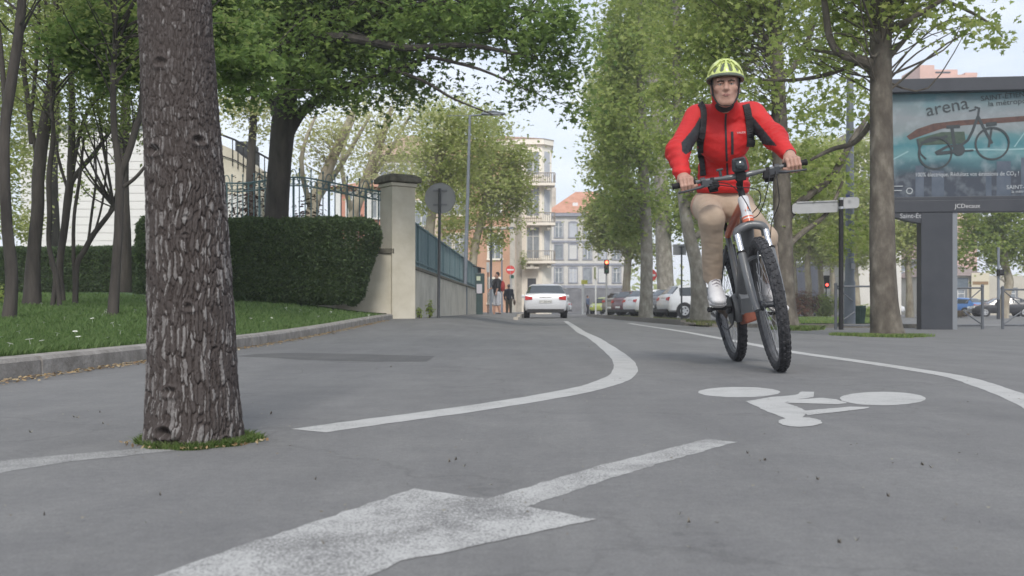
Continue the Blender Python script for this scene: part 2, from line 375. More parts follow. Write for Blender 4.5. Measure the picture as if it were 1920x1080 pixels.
paint('asphalt_patch', [[(440, 668), (480, 664), (560, 661.5), (680, 664), (815, 668), (800, 678), (700, 678), (570, 675), (500, 670)]], asphalt_mat('patch_asphalt', dark=.66), .001)
# fallen bits along the kerb and on the asphalt
LIT = leafmat('dry_litter', [(.30, .20, .09), (.42, .32, .17), (.2, .12, .06), (.48, .40, .25)], .1)
n = 2600; y = 3.0 + 15*rng.random(n)**1.3; x = KX + .012 + np.abs(rng.normal(0, .055, n)); z = g(x, y) + .004 + .012*rng.random(n)
A = rng.uniform(0, 6.28, n); sz = rng.uniform(.006, .016, n)
u = np.stack([np.cos(A), np.sin(A), rng.uniform(-.4, .4, n)], -1)*sz[:, None]; v = np.stack([-np.sin(A), np.cos(A), rng.uniform(-.4, .4, n)], -1)*sz[:, None]*.6
c = np.stack([x, y, z], -1)
o = mesh_np('leaf_litter', np.stack([c-u, c+v, c+u, c-v], 1).reshape(-1, 3), 4, LIT); tag(o, 'dry yellow leaf litter lying along the foot of the kerb', 'leaf litter', kind='stuff')
BITS = leafmat('dark_bits', [(.13, .115, .09), (.18, .16, .13), (.26, .25, .20)], .1)
bits = [(500, 778), (178, 777), (178, 794), (140, 787), (60, 815), (850, 873), (860, 877), (1405, 855), (1420, 868), (1410, 871), (1560, 1015), (1575, 1018), (1755, 984), (100, 962), (1592, 663), (790, 633), (1080, 640), (1100, 652),
        (1095, 630), (1910, 655), (620, 1030), (585, 905), (235, 868), (560, 700), (980, 660), (730, 690), (1500, 900), (1640, 930), (1720, 880), (300, 930), (1250, 980)]
V = []
for px, py in bits:
    p = Vector((*gpx(px, py), .006))
    for q in range(random.choice((1, 1, 2))):
        A = random.uniform(0, 6.28); s = random.uniform(.003, .007)*min(1.6, .5+p.y*.25); c = p + Vector((random.gauss(0, .02), random.gauss(0, .03), 0))
        u = Vector((math.cos(A), math.sin(A), random.uniform(-.1, .15)))*s; v = Vector((-math.sin(A), math.cos(A), random.uniform(-.1, .15)))*s*.5
        V += [c-u+Vector((0, 0, .006)), c+v, c+u+Vector((0, 0, .008)), c-v]
n = 700; d = 1.3 + 9*rng.random(n); x = (rng.random(n)-.5)*d*1.1; s = rng.uniform(.0015, .005, n); ok = x > KX+.1; x, d, s = x[ok], d[ok], s[ok]; n = len(x)
A = rng.uniform(0, 6.28, n); c = np.stack([x, d, np.full(n, .006)], -1)
u = np.stack([np.cos(A), np.sin(A), .3+0*A], -1)*s[:, None]; v = np.stack([-np.sin(A), np.cos(A), .3+0*A], -1)*s[:, None]*.7
V2 = np.stack([c-u+[0, 0, .003], c+v, c+u, c-v], 1).reshape(-1, 3)
o = mesh_np('fallen_leaves', np.concatenate([np.array([tuple(v) for v in V]), V2]), 4, BITS); tag(o, 'scattered dark leaf fragments and grit on the grey asphalt', 'leaf litter', kind='stuff')
# ================================================================== trees
def wob(p, seed=0, f=1.0):                # smooth pseudo noise of an (n,3) array, about -1..1
    r = np.random.default_rng(seed); o = 0; a = 1; tot = 0
    for i in range(5):
        for j in range(3):
            k = r.normal(0, 1, 3); k = k/np.linalg.norm(k)*f; o = o + a*np.sin(p @ k + r.uniform(0, 6.28)); tot += a*.7
        f *= 1.9; a *= .6
    return o/tot
def path(pts, k=6):
    pts = [Vector(p) for p in pts]; q = []
    for i in range(len(pts)-1):
        p0, p1, p2, p3 = pts[max(i-1, 0)], pts[i], pts[i+1], pts[min(i+2, len(pts)-1)]
        for j in range(k):
            t = j/k; q.append(.5*((2*p1)+(p2-p0)*t+(2*p0-5*p1+4*p2-p3)*t*t+(3*p1-p0-3*p2+p3)*t**3))
    q.append(pts[-1]); return q
def trunk_tube(mb, pts, rad, n=14, rough=.06, seed=0, k=6):
    q = path(pts, k); m = len(pts)-1
    rr = np.interp(np.linspace(0, m, len(q)), np.arange(m+1), rad); b0 = len(mb.v)
    mb.tube(q, list(rr), n)
    V = np.array(mb.v[b0:]); c = np.repeat(np.array([tuple(p) for p in q]), n, 0); r_ = np.repeat(rr, n)
    dr = (V-c); nz_ = wob(V*np.array([1, 1, .35]), seed, 2.2/max(rad))*rough + wob(V*np.array([1, 1, .5]), seed+5, 7/max(rad))*rough*.4
    V = c + dr*(1+nz_)[:, None]; mb.v[b0:] = [tuple(v) for v in V]
KITE = [(-.5, 0), (-.08, .27), (.5, 0), (-.08, -.27)]
LOBE = [(-.45, 0), (-.3, .38), (-.02, .17), (.1, .44), (.2, .13), (.55, 0), (.2, -.13), (.1, -.44), (-.02, -.17), (-.3, -.38)]
def leaves(name, C, size, shape, m, parent=None, up=.55, droop=.2, seed=0):
    r = np.random.default_rng(seed); n = len(C)
    nr = r.normal(0, up, (n, 3)); nr[:, 2] += 1; nr /= np.linalg.norm(nr, axis=1)[:, None]
    a = r.normal(0, 1, (n, 3)); a[:, 2] -= droop*2; a -= nr*np.sum(a*nr, 1)[:, None]; a /= np.linalg.norm(a, axis=1)[:, None]
    b_ = np.cross(nr, a); s = size*r.uniform(.6, 1.25, n)
    sh = np.array(shape); V = C[:, None, :] + s[:, None, None]*(sh[None, :, 0, None]*a[:, None, :] + sh[None, :, 1, None]*b_[:, None, :] + (np.abs(sh[:, 1])*.35 - sh[:, 0]**2*.3)[None, :, None]*nr[:, None, :])
    return mesh_np(name, V.reshape(-1, 3), len(shape), m, parent)
def clusters(lumps, n, shell=.55, seed=0):
    r = np.random.default_rng(seed); w_ = np.array([l[3]*l[4]*l[5] for l in lumps])**.8; w_ /= w_.sum(); o = []
    for k in r.choice(len(lumps), n, p=w_):
        l = lumps[k]; d = r.normal(0, 1, 3); d /= np.linalg.norm(d); q = shell + (1-shell)*r.random() if r.random() < .75 else r.random()**.5
        o.append(np.array(l[:3]) + d*q*np.array(l[3:6]))
    return np.array(o)
def crown(name, lumps, ncl, nl, cr, size, shape, m, parent, shell=.5, flat=.6, up=.6, droop=.25, seed=0, keep=None):
    C = clusters(lumps, ncl, shell, seed); r = np.random.default_rng(seed+1)
    k = r.poisson(nl*r.uniform(.4, 1.6, ncl)); idx = np.repeat(np.arange(ncl), k)
    P_ = C[idx] + r.normal(0, 1, (len(idx), 3))*np.array([cr, cr, cr*flat])*r.uniform(.6, 1.3, ncl)[idx][:, None]
    if keep is not None: P_ = P_[keep(P_)]
    leaves(name, P_, size, shape, m, parent, up, droop, seed+2); return C
def limbs(mb, C, tpts, r0, frac, seed, zlow=-.2, sag=.1):   # thin branches from the trunk line to leaf clusters
    r = np.random.default_rng(seed); T = np.array([tuple(p) for p in path(tpts, 8)])
    for c in C[r.random(len(C)) < frac]:
        dxy = np.linalg.norm(T[:, :2]-c[:2], axis=1); want = c[2] - .55*dxy - .1
        i = int(np.argmin(np.abs(T[:, 2]-want))); i = min(max(i, int(len(T)*.35)), len(T)-1); a = T[i]
        if np.linalg.norm(c-a) > 6.5: continue
        mid = (a+c)/2 + r.normal(0, .3, 3)*np.linalg.norm(c-a)*.5 + np.array([0, 0, sag*np.linalg.norm(c-a)])
        q = path([a, mid, c], 4); L_ = np.linalg.norm(c-a)
        mb.tube(q, list(np.linspace(min(r0, .005+.0075*L_), .004, len(q))), 5)
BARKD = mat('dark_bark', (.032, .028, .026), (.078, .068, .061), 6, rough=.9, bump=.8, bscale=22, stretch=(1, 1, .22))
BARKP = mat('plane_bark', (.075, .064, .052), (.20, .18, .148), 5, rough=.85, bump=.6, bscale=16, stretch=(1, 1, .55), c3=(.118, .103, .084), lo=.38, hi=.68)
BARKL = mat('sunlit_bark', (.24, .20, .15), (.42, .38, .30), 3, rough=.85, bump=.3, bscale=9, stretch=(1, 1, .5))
LF_PLANE = leafmat('plane_leaf', [(.17, .24, .065), (.24, .33, .085), (.31, .39, .11), (.39, .45, .16), (.25, .33, .09)], .58)
BARKQ = mat('pale_plane_bark', (.17, .155, .13), (.34, .325, .28), 5, rough=.85, bump=.4, bscale=14, stretch=(1, 1, .55), c3=(.24, .22, .185))
LF_PLANE2 = leafmat('sunlit_plane_leaf', [(.24, .31, .09), (.32, .39, .12), (.40, .45, .17), (.46, .48, .22), (.30, .36, .12)], .55)  # lighter, yellower copy of the plane leaf: sunshine put into the colour
LF_MAPLE = leafmat('maple_leaf', [(.10, .18, .05), (.155, .245, .07), (.22, .315, .095), (.14, .22, .065)], .6)
LF_PALE = leafmat('pale_leaf', [(.40, .44, .19), (.50, .52, .26), (.58, .58, .32), (.44, .47, .22)], .55)  # paler still, to colour in the sun on the left background trees
LF_PARK = leafmat('park_leaf', [(.15, .20, .06), (.22, .28, .09), (.29, .35, .12), (.18, .24, .075)], .5)
LF_YEW = leafmat('yew_leaf', [(.06, .095, .05), (.085, .135, .06), (.13, .19, .075), (.07, .10, .06)], .4)
LF_RED = leafmat('red_leaf', [(.07, .03, .03), (.10, .05, .035), (.05, .06, .03)], .3)
# ---------------------------------------------------------------- foreground pine with furrowed bark
def worley(u, v, nu, seed):               # u periodic over nu cells; returns F1, F2, cell id value
    r = np.random.default_rng(seed); nv = int(v.max())+4
    jx, jy, val = r.random((nu, nv)), r.random((nu, nv)), r.random((nu, nv))
    iu, iv = np.floor(u).astype(int), np.floor(v).astype(int); f1 = np.full(u.shape, 9.); f2 = f1.copy(); idv = np.zeros(u.shape)
    for a in (-1, 0, 1):
        for b_ in (-1, 0, 1):
            cu, cv = iu+a, np.clip(iv+b_, 0, nv-1)
            d = np.hypot(cu + jx[cu % nu, cv] - u, iv+b_ + jy[cu % nu, cv] - v)
            n1 = d < f1; f2 = np.where(n1, f1, np.minimum(f2, d)); idv = np.where(n1, val[cu % nu, cv], idv); f1 = np.where(n1, d, f1)
    return f1, f2, idv
TD = 2.45
def tree_pine():
    t = thing('pine_tree', 'thick grey-brown pine trunk with deeply furrowed flaky bark standing in the asphalt', 'tree', (X(362, TD), TD, 0))
    nz_, na = 620, 420; zs = np.linspace(-.02, 1.5, nz_); th = np.linspace(0, 2*np.pi, na, endpoint=False)
    ZZ_, TT = np.meshgrid(zs, th, indexing='ij')
    py = HY - (ZZ_-H)/TD*F
    cx = np.interp(py, [-230, 0, 200, 400, 600, 800, 850], [318, 327, 339, 351, 359, 363, 363]); wd = np.interp(py, [-230, 0, 200, 400, 600, 720, 790, 850], [132, 138, 142, 151, 163, 172, 181, 190])
    cx = X(cx, TD); rad = wd*.945/F*TD/2
    P3 = np.stack([np.cos(TT)*.1, np.sin(TT)*.1, ZZ_], -1).reshape(-1, 3)
    wu = wob(P3, 3, 14).reshape(TT.shape); wv = wob(P3, 4, 16).reshape(TT.shape); fine = wob(P3*np.array([1, 1, .6]), 6, 150).reshape(TT.shape); fine2 = wob(P3, 8, 420).reshape(TT.shape)
    nu = 70
    vv = np.cumsum(np.interp(zs, [0, .45, .8, 1.1], [15, 18, 27, 40])*(zs[1]-zs[0]))[:, None] + 0*TT
    f1, f2, idv = worley(TT/(2*np.pi)*nu + wu*1.5 + fine*.35, vv + wv*.9 + fine*.25 + 1, nu, 11)
    e = f2-f1; plate = sm(.015, .20, e); up_ = sm(.45, 1.05, ZZ_)
    disp = (plate-.75)*(.0056-.0034*up_) + (idv-.5)*.0024*(1-.55*up_)*plate + fine*.0014 + fine2*.0008
    g1, g2, idv2 = worley(TT/(2*np.pi)*130 + wu*4.6 + fine*.6, vv*2.0 + wv*1.6 + fine*.5 + 1, 130, 12); disp += (sm(.02, .2, g2-g1)-.6)*.0018 + (idv2-.5)*.002
    cold = np.zeros(TT.shape)
    for kx, ky, kr, dp in ((324, 132, .017, .010), (310, 290, .019, .012), (392, 271, .016, .012), (378, 575, .014, .009), (344, 727, .017, .012), (336, 800, .020, .022), (372, 445, .009, .006), (372, 413, .008, .005), (440, 818, .012, .012)):
        zc = H+(HY-ky)/F*TD; c_ = np.interp(ky, [0, 400, 800], [327, 351, 363]); w_ = np.interp(ky, [0, 400, 800], [138, 151, 181])
        tcn = -np.pi/2 + math.asin(max(-.95, min(.95, (kx-c_)/(w_/2))))
        da = (TT - (tcn % (2*np.pi)) + np.pi) % (2*np.pi) - np.pi; dx = da*rad*.8; dz = (ZZ_-zc)
        rr = np.hypot(dx, dz*1.25 + .25*np.abs(dx))
        ring = np.exp(-((rr-kr)/(kr*.38))**2); hole = np.exp(-(rr/(kr*.55))**2)
        soft = np.exp(-(rr/(kr*1.6))**2)
        disp = disp*(1-soft*.6) + ring*dp*.45 - hole*dp*.7 + soft*np.sin(rr*900)*.0008
        cold = np.maximum(cold, hole)
    disp += .006*np.exp(-(ZZ_/.07)**2)*np.sin(TT*5+1.2)
    r_ = rad + disp
    V = np.stack([cx + r_*np.cos(TT) - X(362, TD), r_*np.sin(TT), ZZ_], -1)
    m = bpy.data.materials.new('pine_bark'); m.use_nodes = True; n = m.node_tree.nodes; l = m.node_tree.links; bs = n['Principled BSDF']
    bs.inputs['Roughness'].default_value = .9; bs.inputs['Specular IOR Level'].default_value = .2
    at = n.new('ShaderNodeAttribute'); at.attribute_name = 'plate'; rp_ = n.new('ShaderNodeValToRGB'); el_ = rp_.color_ramp.elements
    el_[0].color = (.042, .034, .032, 1); el_[0].position = .0; el_[1].color = (.215, .205, .20, 1); el_[1].position = 1
    for p_, c_ in ((.3, (.062, .052, .049)), (.62, (.082, .071, .068)), (.8, (.125, .113, .11))): q = el_.new(p_); q.color = (*c_, 1)
    tcx = n.new('ShaderNodeTexCoord'); no = n.new('ShaderNodeTexNoise'); no.inputs['Scale'].default_value = 70; no.inputs['Detail'].default_value = 6; no.inputs['Roughness'].default_value = .7
    mr = n.new('ShaderNodeMath'); mr.operation = 'MULTIPLY_ADD'; mr.inputs[1].default_value = .7; mr.inputs[2].default_value = -.35
    ad = n.new('ShaderNodeMath'); ad.operation = 'ADD'
    l.new(tcx.outputs['Object'], no.inputs['Vector']); l.new(no.outputs[0], mr.inputs[0]); l.new(mr.outputs[0], ad.inputs[0]); l.new(at.outputs['Fac'], ad.inputs[1]); l.new(ad.outputs[0], rp_.inputs[0]); l.new(rp_.outputs[0], bs.inputs['Base Color'])
    bp = n.new('ShaderNodeBump'); bp.inputs['Strength'].default_value = .5; bp.inputs['Distance'].default_value = .004; l.new(no.outputs[0], bp.inputs['Height']); l.new(bp.outputs[0], bs.inputs['Normal'])
    o = grid_mesh('trunk', V, m, t, wrap=True)
    flake = (idv2 > .80)*(plate > .5)*(.52-.28*up_) + (idv > .86)*plate*(.34-.2*up_)     # pale lichen flakes sit on some plates
    val = np.clip(.12 + .42*plate*(.6+.5*idv) + flake, 0, 1)
    a = o.data.attributes.new('plate', 'FLOAT', 'POINT'); a.data.foreach_set('value', val.astype(np.float32).ravel())
    b = MB(); trunk_tube(b, [(X(318, TD)-X(362, TD), 0, 1.46), (-.09, 0, 3.2), (-.12, .05, 5.5), (-.1, .1, 8.5)], [.083, .075, .06, .025], 16)
    for k in range(14):
        A = k*2.4; z = 4.6+k*.28; rr = 2.3-.12*k; b.tube(path([(-.1, .05, z), (math.cos(A)*rr*.5, math.sin(A)*rr*.5, z+.25), (math.cos(A)*rr, math.sin(A)*rr, z+.2)], 3), [.028, .026, .022, .018, .014, .011, .008], 6)
    b.build('upper_trunk', m, t, smooth=True)
    C = np.array([(math.cos(k*2.4)*(2.3-.12*k)*q, math.sin(k*2.4)*(2.3-.12*k)*q, 4.85+k*.28) for k in range(14) for q in (.6, .8, 1)]+[(-.1, .1, 8.6)])
    r = np.random.default_rng(3); pts = np.repeat(C, 110, 0) + r.normal(0, .2, (len(C)*110, 3)); leaves('crown', pts, .16, [(-.5, 0), (0, .045), (.5, 0), (0, -.045)], LF_YEW, t, up=1.2)
    return t
PINE = tree_pine()
n = 11000; A = rng.uniform(0, 6.283, n); q = .075 + (.072+.012*np.sin(3*A)+.008*np.sin(8*A))*rng.random(n)**.8; pts = np.stack([X(369, TD)+q*np.cos(A)*1.0, TD+q*np.sin(A)*.9, np.full(n, -.003)], -1)
o = blades('grass_tuft', pts, .008, .026, .0013, leafmat('tuft_grass', [(.08, .15, .04), (.13, .21, .06), (.19, .27, .09), (.22, .25, .11)], .5), .55); tag(o, 'ring of short green grass around the foot of the pine trunk', 'grass', kind='stuff')
n = 120; A = rng.uniform(0, 6.283, n); q = rng.normal(.163, .006, n); c = np.stack([X(369, TD)+q*np.cos(A), TD+q*np.sin(A)*.9, np.full(n, .007)], -1); u = rng.normal(0, .0028, (n, 3)); v = rng.normal(0, .002, (n, 3))
o = mesh_np('grass_litter', np.stack([c-u, c+v, c+u, c-v], 1).reshape(-1, 3), 4, LIT); tag(o, 'pale dry specks round the grass ring under the pine', 'leaf litter', kind='stuff')
# ---------------------------------------------------------------- thin dark park trees on the left
def px_path(d, pts, up=0):                # photo polyline -> points at distance d (pts: px, py[, extra depth])
    return [P(p[0], p[1], d + (p[2] if len(p) > 2 else 0)) for p in pts]
def park_tree(label, base, d, stems, crown_c, seed, leafm=None, ncl=90, rr=(1.6, 1.5, 1.5)):
    bx_, by_ = base; x = X(bx_, d); z = float(lawn_z(x, d))
    t = thing('park_tree', label, 'tree', (x, d, z), group='slim dark trees on the lawn'); o_ = Vector((x, d, z)); b = MB()
    for i, (pts, w_) in enumerate(stems):
        q = [p - o_ for p in px_path(d, pts)]; w_ = [v*.82 for v in w_]
        if i == 0 or abs(pts[0][1]-by_) < 12: q[0].z = min(q[0].z, -.05)
        trunk_tube(b, q, [v/F*d/2 for v in w_], 10, .09, seed+i)
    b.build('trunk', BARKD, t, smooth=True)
    cl = [(X(c[0], d+c[3])-x, c[3], Z(c[1], d+c[3])-z, *(v*c[2] for v in rr)) for c in crown_c]
    C = crown('crown', cl, ncl, 52, .32, .075, KITE, leafm or LF_PARK, t, .3, .6, seed=seed)
    tw = MB(); limbs(tw, C, [p - o_ for p in px_path(d, stems[0][0])], .025, .35, seed); tw.build('branches', BARKD, t, smooth=True)
    return t
park_tree('dark leaning trunk at the left edge of the lawn', (15, 583), 9.6, [([(16, 588), (22, 520), (13, 420), (9, 330), (10, 230), (22, 150), (34, 70), (44, -40), (50, -250)], [34, 27, 24, 22, 22, 24, 22, 18, 8]), ([(12, 240), (4, 120), (-6, 20), (-10, -100)], [12, 11, 10, 6])],
          [(40, -240, 1, 0), (-60, -150, .8, 1)], 20)
park_tree('stout dark trunk with flared foot beside the leftmost park tree', (60, 557), 13.5, [([(60, 560), (63, 480), (70, 400), (72, 330), (80, 260), (92, 190), (100, 120), (108, 0), (112, -200)], [44, 30, 28, 28, 28, 24, 22, 19, 8]), ([(60, 270), (54, 200), (46, 140), (40, 60), (38, -60)], [13, 12, 11, 10, 7]), ([(75, 325), (55, 210), (60, 200), (72, 60), (72, -60)], [10, 9, 9, 8, 5])],
          [(100, -150, 1.3, 0), (10, 0, .9, 2)], 30)
park_tree('slender curving stem growing between the stouter park trunks', (97, 560), 13.0, [([(97, 560), (104, 520), (92, 460), (93, 400), (92, 330), (100, 250), (96, 180), (104, 90)], [12, 12, 11, 12, 12, 10, 9, 5]), ([(112, 562), (108, 530), (95, 490)], [12, 11, 10])], [(110, 60, .8, 0)], 40, ncl=50)
park_tree('many-stemmed dark park tree with branches spreading to the right', (120, 560), 15.0, [([(118, 560), (112, 500), (122, 420), (130, 350), (133, 330), (135, 200), (132, 110), (130, -60)], [16, 16, 17, 18, 18, 15, 13, 8]),
    ([(132, 345), (150, 318), (175, 290), (195, 262), (212, 240)], [12, 11, 10, 9, 7]), ([(135, 330), (150, 250), (170, 200), (200, 170), (225, 135)], [9, 8, 8, 7, 6]), ([(125, 350), (108, 290), (100, 230)], [7, 7, 5])], [(130, -120, 1.1, 0), (190, 60, .7, -1)], 50)
park_tree('pale thin park stem whose low branches fan upward', (140, 562), 14.0, [([(141, 563), (144, 500), (158, 470), (175, 440), (198, 410), (214, 390)], [13, 13, 13, 12, 11, 8]), ([(140, 540), (138, 420), (150, 330), (158, 250)], [9, 8, 7, 4]), ([(165, 455), (172, 400), (180, 330), (176, 250)], [6, 6, 5, 3]), ([(176, 440), (192, 380), (200, 300), (198, 240)], [5, 5, 4, 3]), ([(200, 408), (218, 360), (232, 300)], [5, 4, 3])], [(180, 190, .6, 0)], 60, ncl=40)
park_tree('forked grey park trunk nearest the pine', (212, 578), 10.8, [([(211, 581), (216, 520), (222, 430), (224, 330), (220, 290), (214, 240), (212, 150), (216, 60), (215, -60)], [27, 22, 20, 19, 15, 15, 13, 11, 7]), ([(225, 330), (240, 290), (255, 240), (266, 200), (268, 100), (268, -40)], [16, 16, 16, 15, 12, 7]), ([(232, 350), (252, 335), (272, 312), (300, 270)], [9, 8, 7, 5])], [(240, -100, 1.0, 0)], 70)
# ---------------------------------------------------------------- big dark maple in front of the railing
def maple():
    d = 19.2; x0 = X(520, d); z0 = float(lawn_z(x0, d)); o_ = Vector((x0, d, z0))
    t = thing('maple_tree', 'large dark green maple spreading low over the hedge and gate pillar', 'tree', o_)
    b = MB(); tp = [(515, 600), (519, 400), (525, 300), (532, 230), (540, 150), (548, 60), (556, -80), (570, -260)]
    trunk_tube(b, [p-o_ for p in px_path(d, tp)], [.34, .235, .225, .24, .2, .19, .15, .06], 18, .05, 3)
    for pts, w_ in (([(535, 262), (562, 215), (590, 190), (640, 165, -1), (720, 140, -1.5), (810, 105, -2)], [.12, .11, .09, .07, .05, .03]), ([(540, 150), (500, 90, -1), (430, 50, -2), (330, 40, -3.5)], [.12, .09, .07, .04]),
                    ([(545, 80), (640, 70, -1.5), (760, 90, -2), (880, 85, -2.2), (1000, 110, -2)], [.12, .09, .06, .045, .02]), ([(700, 120, -1.5), (790, 150, -2), (850, 185, -2), (925, 215, -2)], [.04, .03, .02, .01]), ([(800, 105, -2), (900, 130, -2.1), (990, 170, -2)], [.035, .025, .01]),
                    ([(535, 200), (600, 120, 2), (740, 60, 3)], [.1, .07, .03]), ([(530, 230), (470, 130, 1.5), (400, 60, 2.5)], [.09, .06, .03])):
        trunk_tube(b, [p-o_ for p in px_path(d, pts)], w_, 8, .06, 4, 4)
    b.build('trunk', BARKD, t, smooth=True)
    def lump(px, py, dd, rx, ry, rz): p = P(px, py, d+dd) - o_; return (p.x, p.y, p.z, rx, ry, rz)
    lm = [lump(560, 40, 0, 1.6, 2.4, 1.3), lump(470, 110, -2.2, 1.0, 1.0, .75), lump(640, 120, -.8, 1.3, 1.6, .75), lump(740, 130, -1.2, 1.0, 1.4, .6), lump(800, 60, -1.5, 1.5, 1.6, .75), lump(930, 60, -1.6, 1.3, 1.4, .7),
          lump(1020, 105, -1.7, .75, 1.0, .65), lump(1075, 150, -1.7, .35, .6, .5), lump(1040, 45, -1.7, .6, .9, .55), lump(700, 0, 0, 2.4, 2.6, 1.0), lump(880, -40, -.5, 2.0, 2.2, .8), lump(430, 20, -1, 1.6, 2, .9), lump(600, -150, 0, 4, 4, 1.6),
          lump(570, 180, -1, .8, .8, .35), lump(690, 175, -1, .7, .8, .3), lump(985, 200, -1.7, .35, .5, .22), lump(1075, 195, -1.7, .25, .4, .25), lump(450, 170, -2.5, .6, .6, .4), lump(600, 90, 1.5, 1.8, 1.2, 1.1), lump(460, 60, 1.5, 1.6, 1.2, 1.2),
          lump(820, 160, -1.4, .7, .8, .25), lump(640, 60, -.5, 1.6, 1.4, .8), lump(430, 100, -2.6, .7, .7, .6), lump(480, 160, -2.4, .5, .6, .35), lump(610, 195, -1.2, .6, .7, .25), lump(740, 190, -1.3, .8, .8, .25), lump(960, 20, -1.6, 1.0, 1.2, .5), lump(1060, 90, -1.7, .5, .8, .4), lump(1000, 150, -1.7, .8, .8, .35), lump(560, 110, -1.5, 1.0, 1.0, .6)]
    C = crown('crown', lm, 1000, 44, .28, .125, LOBE, LF_MAPLE, t, .25, .5, .5, .5, seed=9)
    tw = MB(); limbs(tw, C, [p-o_ for p in px_path(d, [(532, 230), (545, 100), (640, 70), (800, 60), (950, 70)])], .03, .2, 5); tw.build('branches', BARKD, t, smooth=True)
maple()
def maple_near():
    d = 12.2; x0, z0 = X(330, d+2), float(lawn_z(X(330, d+2), d+2)); o_ = Vector((x0, d+2, z0))
    t = thing('young_maple', 'smaller bright green maple whose leafy boughs show on both sides of the pine trunk', 'tree', o_)
    b = MB(); trunk_tube(b, [p-o_ for p in px_path(d+2, [(332, 585), (336, 400), (330, 200), (335, 0), (340, -200)])], [.1, .085, .08, .07, .03], 10, .06, 3)
    for pts, w_ in (([(332, 210, 2), (270, 140, 1), (190, 110, 0), (130, 90, -.3)], [.05, .04, .025, .012]), ([(332, 160, 2), (400, 120, 1), (470, 120, .4)], [.05, .035, .015])): trunk_tube(b, [p-o_ for p in px_path(d, pts)], w_, 7, .06, 4, 4)
    b.build('trunk', BARKD, t, smooth=True)
    def lump(px, py, dd, rx, ry, rz): p = P(px, py, d+dd) - o_; return (p.x, p.y, p.z, rx, ry, rz)
    lm = [lump(200, 95, 0, .62, .6, .30), lump(150, 80, 0, .32, .4, .16), lump(230, 40, .3, .65, .7, .34), lump(250, 130, 0, .35, .5, .22), lump(440, 110, .4, .38, .5, .34), lump(480, 130, .4, .22, .4, .22), lump(330, 0, 1.5, 1.2, 1, .6), lump(190, 140, 0, .3, .3, .16), lump(420, 60, .4, .3, .4, .3)]
    crown('crown', lm, 420, 42, .15, .10, LOBE, LF_MAPLE, t, .2, .5, .5, .4, seed=19)
maple_near()
# ---------------------------------------------------------------- plane trees on the right
def plane_tree(label, px, d, trunk, rad, boughs, lumps, ncl, nl, size, seed, group, m=LF_PLANE, bark=BARKP, shape=LOBE, cr=.35, twig=.3, z=None, keep=None, up=.7):
    x = X(px, d); zb = float(g(x, d)) if z is None else z; o_ = Vector((x, d, zb))
    t = thing('plane_tree', label, 'tree', o_, group=group); b = MB()
    q = [p-o_ for p in px_path(d, trunk)]; q[0].z = -.06; trunk_tube(b, q, rad, 16, .05, seed, 8)
    for pts, w_ in boughs: trunk_tube(b, [p-o_ for p in px_path(d, pts)], w_, 8, .08, seed+2, 5)
    b.build('trunk', bark, t, smooth=True)
    lm = [tuple(P(l[0], l[1], d+l[2])-o_) + tuple(l[3:6]) for l in lumps]
    C = crown('crown', lm, ncl, nl, cr, size, shape, m, t, .35, .65, up, .3, seed=seed, keep=keep)
    tw = MB(); limbs(tw, C, q, .05, twig, seed); tw.build('branches', bark, t, smooth=True)
    return t
GP = 'plane trees lining the right side of the lane'
plane_tree('nearest plane tree, bare mottled trunk in front of the billboard', 1661, 14.0, [(1664, 638), (1662, 615), (1658, 560), (1655, 480), (1653, 330), (1652, 200), (1652, 60), (1655, -80), (1662, -250), (1668, -420)], [.30, .225, .19, .175, .16, .155, .15, .14, .11, .05],
    [([(1650, 150), (1634, 122), (1600, 108), (1572, 98), (1556, 70), (1548, 20), (1540, -40)], [.1, .085, .07, .06, .055, .05, .03]), ([(1575, 102), (1540, 96, .5), (1500, 90, .8)], [.03, .025, .012]),
     ([(1634, 122), (1610, 118, .6), (1550, 140, .8), (1490, 150, 1), (1430, 150, 1)], [.04, .04, .035, .028, .015]), ([(1650, 192), (1630, 235, .5), (1600, 268, .8), (1560, 280, 1), (1520, 300, 1)], [.05, .045, .04, .035, .02]),
     ([(1664, 60), (1700, 40, -.5), (1750, 10, -.8), (1800, -20, -1)], [.06, .045, .03, .02]), ([(1664, 110), (1700, 70, .5), (1740, 20, 1)], [.05, .03, .015]), ([(1660, 10), (1710, -5, .5), (1780, 5, .8), (1850, 40, 1), (1880, 70, 1)], [.06, .04, .03, .02, .008])],
    [(1590, 40, .2, .85, 1.2, .55), (1530, 90, .6, .5, .8, .3), (1700, 10, -.3, .7, .9, .35), (1760, 30, -.4, .5, .7, .3), (1830, 30, .6, .4, .6, .35), (1620, -60, 0, 1.6, 1.8, .6), (1560, 200, .8, .45, .6, .3), (1690, 110, .3, .22, .4, .2), (1610, 160, .3, .3, .5, .25), (1700, -130, 0, 2.4, 2.2, 1.2), (1500, 20, .3, .6, .9, .5), (1870, 60, .8, .25, .4, .25)],
    250, 22, .12, 81, GP, cr=.20, twig=.3)
